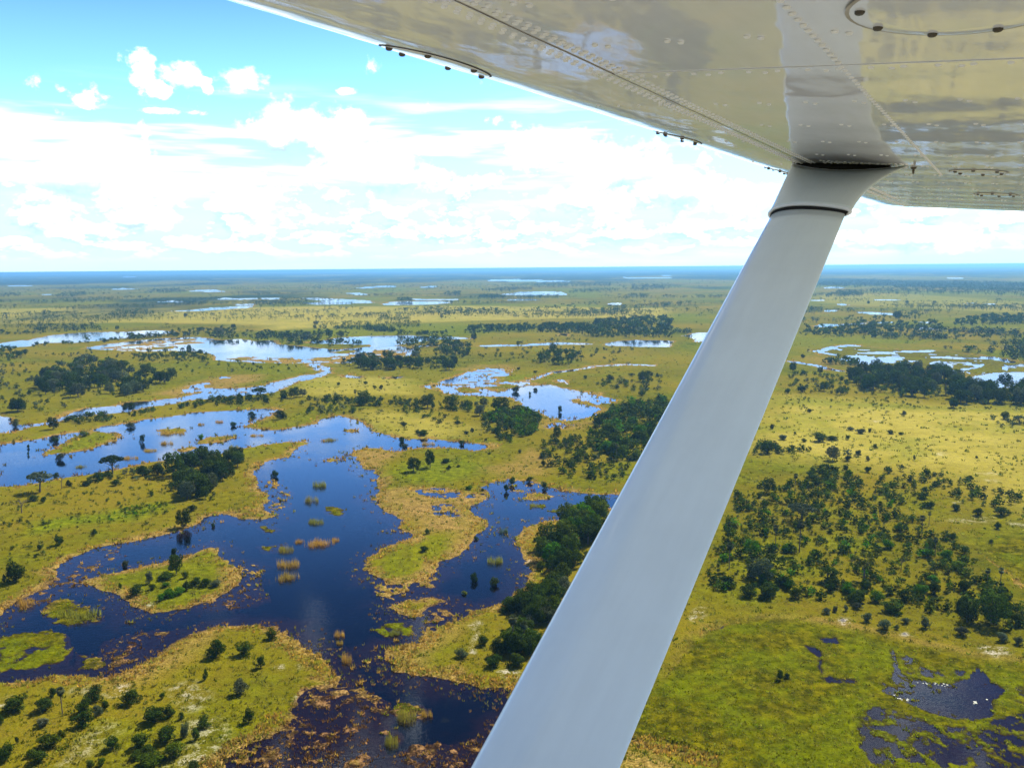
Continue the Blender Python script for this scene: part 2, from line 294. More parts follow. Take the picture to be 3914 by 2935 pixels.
('W', None, [(844.2, 2225), (862.6, 2231), (848.8, 2149), (826.5, 2127)]),
('W', None, [(699.7, 1906), (733.2, 1922), (716.6, 1869), (677.3, 1836)]),
('W', None, [(725.7, 1815), (763.5, 1834), (779.2, 1793), (786.2, 1743), (764.0, 1700), (739.9, 1739)]),
('W', None, [(503.1, 1417.3), (527.9, 1457.4), (550.3, 1446.4), (614.6, 1487.3), (604.2, 1455.4), (537.7, 1412.8), (500.2, 1380.3)]),
('W', None, [(626.5, 1503), (668.9, 1506), (652.9, 1469.4), (615.7, 1470.3)]),
('W', None, [(635.9, 1352.5), (655.4, 1357.2), (667.5, 1341.6), (651.7, 1309.5), (629.1, 1312.2)]),
('W', None, [(1059.3, 2494), (1124.8, 2479), (1094.6, 2402), (1031.0, 2417)]),
('W', None, [(1196.0, 2151), (1237.1, 2162), (1207.6, 2103), (1172.3, 2101)]),
('W', None, [(884.3, 2487), (921.7, 2502), (891.6, 2414), (853.7, 2400)]),
('W', None, [(1163.8, 2187), (1204.2, 2217), (1171.4, 2156), (1140.4, 2135)]),
('W', None, [(721.6, 1489.7), (738.3, 1496.1), (722.6, 1464.1), (710.7, 1461.6)]),
('L', None, [(-140.3, 265.9), (-137.1, 272.5), (-131.0, 276.9), (-124.7, 281.5), (-118.3, 286.2), (-114.3, 293.7), (-112.3, 300.4), (-107.4, 298.9), (-103.4, 288.3), (-97.1, 283.2), (-90.7, 273.6), (-88.7, 264.7), (-90.3, 255.4), (-93.2, 248.7), (-97.1, 243.2), (-101.8, 240.5), (-107.2, 239.8), (-112.0, 242.6), (-118.2, 248.3), (-125.1, 255.2), (-132.9, 260.5)]),
('L', None, [(-261.4, 460.7), (-262.6, 483.3), (-267.4, 512.0), (-264.5, 527.3), (-248.6, 522.7), (-237.2, 510.6), (-234.8, 495.9), (-238.5, 485.6), (-241.9, 472.5), (-247.4, 462.0)]),
('L', None, [(-184.1, 486.8), (-184.8, 504.6), (-177.0, 511.7), (-165.3, 507.4), (-170.5, 496.7), (-176.0, 487.8)]),
('L', None, [(-190.4, 470.4), (-185.8, 480.0), (-178.3, 478.4), (-180.7, 470.0), (-184.5, 465.7)]),
('L', None, [(-225.3, 532.0), (-217.6, 539.9), (-206.8, 536.1), (-205.0, 523.0), (-213.2, 517.2)]),
('L', None, [(-36.1, 244.6), (-32.1, 248.2), (-25.7, 250.0), (-19.6, 247.9), (-23.4, 241.5), (-28.6, 236.3), (-33.8, 238.2)]),
('L', None, [(4.0, 364.5), (8.5, 371.6), (14.9, 370.2), (19.0, 366.0), (14.5, 360.2), (7.1, 359.6)]),
('L', None, [(-106.5, 523.3), (-102.4, 529.5), (-95.4, 524.4), (-98.5, 516.6)]),
('L', None, [(-101.2, 440.8), (-98.3, 445.3), (-93.0, 441.6), (-96.5, 436.6)]),
('M', (0.3, 7), [(-147.1, 225.6), (-138.7, 228.6), (-132.0, 230.1), (-123.2, 225.1), (-117.9, 215.9), (-116.1, 207.5), (-121.1, 204.2), (-132.6, 201.8)]),
('M', (0.33, 7), [(-140.0, 242.3), (-142.1, 251.7), (-136.6, 252.5), (-127.8, 243.8), (-120.7, 237.4), (-120.1, 234.0), (-126.9, 230.8), (-133.8, 233.4)]),
('M', (0.4, 6), [(-117.1, 214.4), (-110.0, 212.9), (-104.2, 210.0), (-102.9, 205.9), (-105.9, 202.0), (-111.6, 204.7)]),
('M', (0.32, 6), [(-40.4, 226.5), (-37.0, 231.4), (-31.0, 232.9), (-27.2, 227.1), (-29.1, 223.2), (-35.6, 221.7)]),
('M', (0.42, 5), [(-29.3, 183.0), (-26.6, 187.4), (-21.3, 185.6), (-18.6, 180.7), (-22.2, 178.2), (-27.2, 179.8)]),
('M', (0.42, 5), [(-31.3, 174.8), (-28.6, 177.8), (-24.7, 172.7), (-24.7, 168.9), (-29.0, 169.9)]),
('M', (0.36, 5), [(5.9, 352.8), (14.3, 354.4), (15.0, 348.8), (7.8, 346.1)]),
('M', (0.36, 5), [(13.8, 343.4), (20.2, 350.5), (28.7, 354.0), (38.4, 357.5), (36.6, 350.0), (27.8, 343.0), (17.6, 339.8)]),
('M', (0.4, 5), [(-82.6, 351.9), (-77.1, 355.4), (-69.5, 347.8), (-70.4, 337.3), (-77.8, 339.2)]),
('M', (0.48, 5), [(-102.0, 325.1), (-95.7, 326.5), (-90.6, 321.6), (-92.7, 315.5), (-97.8, 317.2)]),
('M', (0.48, 5), [(-94.9, 301.3), (-88.5, 303.8), (-83.0, 306.5), (-81.0, 295.5), (-89.9, 293.1)]),
('M', (0.4, 6), [(-28.0, 365.5), (-19.8, 373.4), (-9.0, 375.1), (-8.8, 368.9), (-19.2, 361.3)]),
('M', (0.62, 5), [(-112.3, 221.8), (-102.9, 229.5), (-93.6, 230.1), (-86.1, 228.3), (-90.8, 222.9), (-93.8, 214.0), (-97.2, 207.1), (-102.3, 201.9), (-109.3, 211.4)]),
('M', (0.6, 4), [(-92.9, 280.7), (-83.5, 271.2), (-74.5, 250.1), (-81.1, 242.8), (-90.6, 241.2), (-96.4, 241.3), (-90.0, 254.4), (-87.9, 264.7)]),
('M', (0.58, 4), [(-152.7, 251.9), (-151.8, 272.8), (-152.9, 294.8), (-146.1, 302.6), (-137.7, 291.8), (-142.0, 272.6), (-141.6, 253.6), (-144.4, 242.4)]),
('M', (0.64, 4), [(-51.9, 193.6), (-45.3, 195.9), (-36.6, 193.3), (-28.8, 187.4), (-27.1, 178.8), (-31.3, 174.8), (-26.8, 165.3), (-21.1, 168.9), (-13.9, 168.8), (-6.9, 174.4), (-3.8, 180.4), (-0.5, 182.5), (-0.6, 170.4), (-9.2, 156.6), (-54.5, 157.3), (-55.1, 162.3), (-51.0, 177.1)]),
('M', (0.56, 4), [(-46.0, 265.8), (-31.5, 262.3), (-26.1, 272.0), (-24.0, 265.3), (-25.9, 252.9), (-36.7, 249.3), (-44.0, 253.4)]),
('M', (0.6, 4), [(-25.0, 243.4), (-19.8, 250.8), (-13.5, 245.0), (-6.3, 246.7), (-13.0, 234.3), (-20.9, 227.8), (-27.3, 224.7), (-27.5, 232.9)]),
('M', (0.6, 4), [(-124.9, 413.8), (-112.4, 398.7), (-98.6, 376.0), (-94.7, 352.2), (-101.0, 345.2), (-108.3, 360.2), (-110.8, 376.4)]),
('M', (0.56, 6), [(-47.9, 380.7), (-38.3, 384.8), (-24.6, 379.9), (-19.6, 369.3), (-27.7, 361.5), (-40.6, 363.9)]),
('M', (0.55, 5), [(-37.4, 343.2), (-35.5, 354.1), (-27.3, 355.7), (-18.3, 342.6), (-21.8, 334.1), (-31.8, 336.1)]),
('M', (0.6, 4), [(-13.8, 390.6), (-4.9, 402.0), (11.2, 392.0), (8.5, 372.5), (-3.5, 372.9)]),
('W', None, [(91.5, 194.6), (98.1, 210.2), (99.4, 211.6), (95.9, 202.1), (94.2, 195.8), (100.1, 194.4), (104.1, 193.2), (110.3, 196.1), (116.0, 201.7), (116.0, 198.9), (115.1, 194.2), (116.2, 190.0), (109.3, 182.8), (105.6, 177.0), (100.6, 175.8), (96.8, 177.7), (93.5, 179.8), (91.5, 183.6), (87.2, 188.8), (90.2, 193.4)]),
('M', (0.52, 5), [(76.6, 181.2), (81.8, 184.3), (87.9, 183.1), (91.4, 178.8), (95.2, 175.7), (101.3, 175.1), (110.8, 180.6), (119.7, 182.6), (101.7, 153.4), (69.0, 153.8), (71.2, 163.8), (71.8, 173.1)]),
('M', (0.5, 6), [(85.4, 195.9), (91.3, 195.8), (100.8, 211.6), (108.0, 203.2), (115.7, 201.7), (121.6, 195.3), (126.0, 192.8), (118.4, 180.5), (109.8, 180.6), (115.9, 189.4), (115.6, 200.4), (110.0, 195.5), (100.6, 194.4), (87.0, 188.8)]),
('W', None, [(75.1, 196.7), (77.3, 198.0), (77.8, 196.1), (82.6, 194.8), (82.1, 193.6), (76.0, 194.3)]),
('W', None, [(76.6, 202.5), (78.8, 207.8), (77.2, 214.9), (80.9, 212.7), (77.9, 203.8), (75.8, 198.6)]),
('W', None, [(83.3, 219.3), (87.2, 219.2), (86.7, 216.2), (83.1, 217.0)]),
('M', (0.45, 6), [(23.4, 172.4), (29.4, 170.9), (36.5, 167.5), (42.2, 163.8), (41.2, 157.5), (35.0, 160.0), (28.3, 164.5), (22.8, 168.2)]),
('M', (0.58, 4), [(35.5, 197.5), (40.7, 205.8), (45.8, 215.6), (52.1, 223.8), (59.4, 229.0), (71.0, 231.1), (70.6, 229.8), (60.3, 226.9), (52.1, 220.7), (46.1, 212.7), (40.8, 203.1), (36.6, 196.8)]),
('M', (0.5, 8), [(165.5, 288.9), (172.0, 291.4), (178.7, 292.5), (175.6, 287.4), (165.9, 285.1)]),
('M', (0.55, 6), [(163.5, 283.9), (162.0, 269.6), (161.4, 256.6), (157.8, 250.7), (159.5, 265.2), (160.4, 276.6)]),
]
ZONES = [
('bleach', 28, 1, [(132.0, 466.7), (169.8, 567.5), (209.8, 647.0), (248.4, 626.7), (302.4, 590.5), (367.2, 571.9), (218.5, 335.3), (217.2, 387.1), (179.3, 417.9), (147.8, 432.7)]),
('bleach', 25, 0.9, [(-642.8, 2256), (-364.3, 2292), (-116.8, 2290), (125.1, 2198), (378.0, 2066), (309.4, 1690), (65.1, 1674), (-83.2, 1622), (-248.2, 1555), (-406.3, 1420.1)]),
('bleach', 25, 0.8, [(-1431.2, 2357), (-1177.0, 2401), (-879.4, 2300), (-472.6, 2360), (-290.1, 1441.9), (-524.3, 1592), (-728.1, 1665), (-1008.1, 1656)]),
('bleach', 12, 0.8, [(-198.5, 786.5), (-142.6, 793.9), (-90.6, 768.2), (-74.7, 672.8), (-121.8, 675.6), (-169.8, 670.2)]),
('bleach', 12, 0.7, [(-108.7, 600.6), (-63.2, 585.3), (-23.2, 526.2), (-35.1, 488.5), (-72.5, 499.2), (-98.1, 540.3)]),
('bleach', 16, 0.7, [(173.8, 572.6), (352.5, 563.4), (287.1, 456.5), (134.2, 462.9)]),
('bleach', 30, 0.6, [(1056.0, 3002), (1368.3, 2913), (1325.8, 2152), (1042.5, 1690), (929.5, 1975), (816.4, 2260)]),
('marsh', 14, 0.8, [(363.4, 1010.2), (403.4, 1057.2), (433.2, 1054.4), (455.9, 1001.7), (503.9, 987.9), (517.9, 900.9), (519.7, 849.0), (478.9, 781.4), (415.6, 757.3), (417.6, 816.6), (374.1, 819.9), (340.4, 849.0), (346.0, 923.1)]),
('marsh', 3, 1, [(35.4, 196.9), (40.6, 205.1), (45.6, 214.8), (52.0, 223.0), (59.2, 228.0), (70.9, 230.8), (80.4, 230.5), (89.1, 226.2), (97.2, 221.3), (103.0, 216.6), (108.9, 211.4), (115.8, 206.4), (131.3, 201.4), (99.9, 150.3), (35.5, 151.2), (42.0, 160.8), (42.3, 164.3), (36.6, 168.0), (29.5, 171.4), (23.4, 172.9)]),
('marsh', 3, 1, [(165.2, 287.6), (170.6, 293.5), (181.2, 301.5), (194.6, 304.5), (161.5, 250.6), (163.3, 271.9), (163.8, 281.4)]),
('marsh', 3, 1, [(-148.0, 227.2), (-139.1, 229.4), (-133.8, 233.4), (-140.0, 242.3), (-142.6, 252.7), (-137.1, 253.5), (-120.4, 237.4), (-124.2, 228.3), (-117.2, 215.9), (-104.2, 208.6), (-105.6, 201.3), (-132.2, 201.2)]),
('marsh', 2, 1, [(-41.0, 226.6), (-37.1, 232.2), (-31.1, 233.8), (-26.9, 227.1), (-29.0, 222.4), (-35.5, 221.0)]),
('marsh', 2, 1, [(3.8, 351.0), (18.5, 356.2), (39.7, 359.4), (37.4, 348.1), (17.5, 338.0), (4.8, 344.8)]),
('marsh', 2, 1, [(-29.3, 183.0), (-26.6, 187.9), (-18.5, 185.5), (-18.6, 180.2), (-24.2, 168.9), (-31.1, 170.0), (-31.5, 175.8)]),
('marsh', 2, 0.9, [(-83.6, 351.9), (-77.5, 357.3), (-68.4, 347.8), (-70.1, 335.6), (-78.4, 337.5)]),
('marsh', 2, 0.9, [(-103.5, 326.7), (-91.9, 326.3), (-82.1, 306.5), (-79.5, 292.8), (-90.9, 290.5)]),
('green', 6, 0.75, [(-64.0, 406.6), (-57.9, 432.4), (-43.8, 443.1), (-25.8, 442.4), (-12.5, 425.2), (-16.7, 404.9), (-29.7, 388.9), (-45.3, 387.2)]),
('green', 4, 0.55, [(-47.1, 272.5), (-45.5, 294.5), (-36.9, 311.0), (-22.4, 313.5), (-19.4, 293.9), (-28.9, 283.9), (-32.1, 267.7), (-41.1, 264.6)]),
('green', 5, 0.7, [(-260.4, 463.8), (-265.4, 508.1), (-261.0, 523.2), (-245.3, 518.6), (-239.0, 492.6), (-247.2, 469.5)]),
('green', 5, 0.9, [(-185.2, 315.1), (-192.0, 330.9), (-187.7, 337.4), (-179.5, 340.6), (-173.1, 343.9), (-167.6, 347.2), (-156.8, 358.0), (-151.0, 361.6), (-146.4, 350.2), (-152.2, 333.0), (-164.5, 330.1), (-174.6, 327.2), (-179.3, 318.0)]),
('green', 5, 0.5, [(-164.4, 539.1), (-160.0, 574.6), (-137.1, 583.2), (-127.8, 563.7), (-141.9, 536.3)]),
('green', 4, 0.45, [(-137.1, 265.9), (-126.7, 274.5), (-116.4, 281.3), (-104.7, 285.9), (-95.6, 273.7), (-94.6, 252.5), (-102.9, 243.3), (-110.2, 243.4), (-125.2, 257.2)]),
('green', 10, 0.8, [(-14.0, 790.7), (0.4, 795.5), (19.4, 805.9), (24.4, 776.8), (33.8, 799.0), (55.7, 821.6), (50.4, 786.3), (29.4, 760.2), (1.7, 753.6), (-12.2, 763.0)]),
('green', 10, 0.6, [(-283.3, 852.6), (-263.7, 891.9), (-232.6, 896.6), (-193.5, 852.5), (-197.0, 815.3), (-224.0, 805.3), (-259.5, 825.7)]),
('green', 10, 0.6, [(196.6, 625.9), (222.2, 639.7), (248.1, 615.7), (278.2, 606.9), (298.9, 591.9), (350.9, 576.0), (343.6, 563.8), (276.8, 579.9), (229.2, 595.7), (187.9, 604.8)]),
('green', 12, 0.7, [(396.6, 1163.1), (456.0, 1196.4), (502.4, 1151.9), (545.5, 1110.6), (505.7, 1068.9), (453.7, 1085.1), (400.1, 1101.9)]),
('green', 12, 0.7, [(533.7, 975.9), (597.2, 988.8), (530.4, 876.9), (522.2, 908.4)]),
('green', 14, 0.5, [(1155.4, 2806), (1368.3, 2913), (1440.2, 2654), (1466.4, 2446), (1295.2, 2159), (1159.5, 2288), (1099.6, 2535)]),
('green', 10, 0.5, [(-761.7, 1393.6), (-789.1, 1605), (-728.1, 1665), (-636.4, 1585), (-679.2, 1489.6), (-708.3, 1387.5)]),
('green', 5, 0.5, [(44.7, 428.4), (67.4, 438.8), (54.1, 388.3), (42.8, 388.7)]),
('green', 10, 0.5, [(300.3, 525.8), (320.4, 524.8), (302.8, 495.4), (283.8, 496.3)]),
('dry', 4, 0.8, [(-89.2, 466.2), (-70.7, 468.7), (-61.4, 449.7), (-68.0, 432.7), (-62.9, 406.5), (-69.2, 416.8), (-80.4, 438.8)]),
('dry', 5, 0.9, [(-59.9, 379.0), (-47.1, 382.9), (-30.8, 373.8), (-11.0, 369.0), (-18.3, 342.6), (-9.9, 328.8), (-16.7, 310.4), (-19.4, 293.9), (-22.4, 313.5), (-36.3, 313.9), (-40.5, 326.4), (-46.5, 343.5), (-58.9, 358.7)]),
('dry', 4, 0.6, [(-16.0, 420.0), (-2.6, 430.2), (10.7, 465.3), (22.3, 429.3), (15.1, 403.7), (-7.2, 399.7)]),
('dry', 4, 0.7, [(-98.6, 199.3), (-94.1, 208.4), (-91.1, 216.8), (-85.8, 227.5), (-82.0, 224.2), (-85.2, 208.2), (-89.0, 199.1), (-94.6, 195.6)]),
('dry', 4, 0.8, [(-34.7, 215.7), (-25.1, 223.1), (-18.4, 231.0), (-13.0, 234.3), (-17.6, 219.8), (-24.6, 211.2), (-22.2, 200.4), (-29.8, 203.2)]),
('dry', 3, 0.8, [(-57.3, 166.7), (-51.7, 174.1), (-44.2, 183.3), (-41.8, 192.2), (-38.5, 185.3), (-44.4, 177.0), (-52.4, 167.5), (-56.8, 158.9), (-59.2, 157.3)]),
('dry', 8, 0.8, [(15.5, 563.0), (25.5, 556.6), (38.7, 541.9), (56.9, 555.1), (66.0, 591.4), (71.4, 591.1), (58.8, 543.7), (39.3, 523.3), (25.6, 518.9), (16.6, 534.9)]),
('dry', 8, 0.8, [(-293.9, 685.7), (-286.3, 720.8), (-287.8, 760.2), (-270.9, 814.5), (-240.7, 812.4), (-230.6, 777.6), (-246.4, 700.2), (-268.9, 675.9)]),
('dry', 8, 0.6, [(-58.9, 836.2), (-36.3, 881.5), (2.1, 878.5), (5.0, 844.4), (-43.3, 828.8)]),
('dry', 2, 0.7, [(36.6, 196.8), (45.4, 217.1), (53.5, 227.0), (71.6, 233.3), (87.6, 231.2), (98.5, 224.4), (110.3, 214.3), (122.3, 207.0), (132.9, 204.0), (131.3, 201.4), (115.7, 206.3), (103.0, 216.6), (89.1, 226.2), (70.8, 230.4), (53.4, 223.3), (45.3, 213.4)]),
('dry', 14, 0.6, [(313.1, 925.9), (341.9, 940.0), (341.1, 892.2), (370.6, 846.7), (417.6, 816.6), (388.6, 787.9), (344.8, 822.1), (314.9, 864.9)]),
('dry', 3, 0.8, [(20.4, 165.5), (28.3, 164.0), (34.9, 159.6), (34.6, 155.9), (19.3, 156.2)]),
('sand', 2, 1, [(-96.8, 191.4), (-96.4, 194.4), (-94.3, 194.9), (-93.5, 192.0), (-95.1, 190.3)]),
('sand', 3, 0.75, [(-82.2, 194.1), (-79.4, 195.9), (-76.8, 190.5), (-72.5, 188.1), (-74.3, 183.8), (-79.8, 189.4)]),
('sand', 3, 0.8, [(-71.9, 177.5), (-67.3, 173.4), (-67.4, 178.4), (-64.1, 173.4), (-63.7, 167.7), (-65.5, 164.2), (-67.2, 160.8), (-69.2, 160.9), (-68.5, 166.9), (-65.9, 169.6)]),
('sand', 2, 0.9, [(-120.3, 187.3), (-119.0, 189.0), (-117.2, 187.8), (-118.7, 185.6)]),
('sand', 3, 0.6, [(-105.8, 193.4), (-104.1, 194.5), (-102.6, 192.7), (-104.5, 191.9)]),
('sand', 3, 0.5, [(-91.4, 170.0), (-89.4, 175.7), (-87.4, 173.7), (-89.0, 167.2), (-90.8, 162.8)]),
('sand', 1, 1, [(-51.4, 186.7), (-51.6, 190.6), (-51.0, 190.1), (-50.5, 186.1)]),
('sand', 1, 1, [(-59.9, 204.4), (-59.1, 205.0), (-58.5, 203.4), (-59.2, 202.9)]),
('sand', 1, 1, [(-55.2, 205.0), (-54.1, 205.6), (-53.5, 203.6), (-54.4, 203.4)]),
('sand', 1, 0.9, [(-111.4, 246.2), (-110.0, 248.1), (-108.2, 245.6), (-110.2, 244.4)]),
('sand', 1, 1, [(-12.4, 228.4), (-10.1, 231.7), (-9.4, 229.5), (-11.3, 225.9)]),
('sand', 1, 0.8, [(-11.9, 211.0), (-11.5, 218.2), (-10.5, 224.3), (-10.0, 224.0), (-10.9, 216.7), (-10.3, 210.2)]),
('sand', 1.5, 1, [(-3.5, 200.7), (-1.7, 202.0), (0.7, 200.0), (0.1, 197.5), (-2.3, 198.8)]),
('sand', 1, 1, [(10.3, 250.2), (12.2, 251.1), (12.5, 248.2), (10.6, 247.3)]),
('sand', 1, 0.9, [(4.2, 282.6), (6.3, 283.0), (6.3, 281.1), (4.6, 280.6)]),
('sand', 1.5, 1, [(50.3, 231.2), (53.9, 238.0), (56.2, 238.9), (54.9, 234.5), (51.5, 230.3)]),
('sand', 1, 1, [(91.0, 229.5), (93.5, 231.4), (95.1, 230.2), (94.1, 227.8), (91.7, 226.7)]),
('sand', 1, 1, [(104.9, 220.1), (106.7, 221.1), (107.3, 220.0), (105.7, 218.8)]),
('sand', 1.5, 1, [(121.8, 211.2), (124.8, 212.5), (127.9, 210.3), (127.4, 208.2), (122.9, 206.9), (121.6, 209.1)]),
('sand', 2, 1, [(229.1, 537.3), (234.0, 541.4), (237.5, 538.6), (232.3, 533.7)]),
('sand', 2, 0.8, [(223.0, 441.3), (229.4, 445.2), (229.6, 440.4), (222.9, 437.2)]),
('sand', 2, 0.6, [(220.5, 386.9), (225.5, 385.9), (222.4, 382.4), (219.6, 383.4)]),
('sand', 2, 0.6, [(222.3, 398.6), (233.9, 400.6), (231.8, 396.8), (223.3, 396.2)]),
('sand', 1, 0.8, [(185.5, 348.6), (188.9, 349.2), (187.4, 346.3), (184.7, 346.0)]),
('sand', 1, 0.8, [(105.6, 358.0), (108.6, 359.0), (107.9, 356.0), (105.5, 355.7)]),
('sand', 3, 0.5, [(171.2, 323.4), (188.8, 326.1), (186.2, 321.4), (171.4, 320.2)]),
('sand', 2, 0.7, [(192.7, 319.6), (197.3, 317.9), (196.0, 315.8), (192.2, 317.1)]),
('mud', 5, 1, [(-112.3, 221.8), (-102.9, 229.5), (-86.1, 228.3), (-93.8, 214.0), (-97.9, 205.8), (-102.0, 201.3), (-109.3, 211.4)]),
('mud', 6, 0.9, [(-96.4, 241.3), (-87.2, 262.6), (-74.5, 250.1), (-61.5, 233.6), (-62.6, 227.0), (-77.5, 231.4), (-86.7, 229.9)]),
('mud', 6, 1, [(-51.9, 193.6), (-45.3, 195.9), (-36.9, 194.5), (-28.3, 187.4), (-17.1, 182.8), (-7.1, 181.6), (-0.5, 184.7), (-0.6, 170.4), (-9.1, 155.0), (-58.8, 155.7), (-55.1, 162.3), (-51.0, 177.1)]),
('mud', 5, 0.7, [(-25.9, 261.1), (-14.7, 269.5), (-3.6, 269.2), (2.7, 260.4), (-4.9, 248.6), (-16.0, 237.8), (-23.9, 231.1), (-30.0, 249.1)]),
('mud', 5, 0.8, [(-152.0, 248.1), (-151.8, 272.8), (-146.1, 302.6), (-138.8, 294.4), (-142.0, 272.6), (-139.1, 257.6), (-141.4, 242.3)]),
]
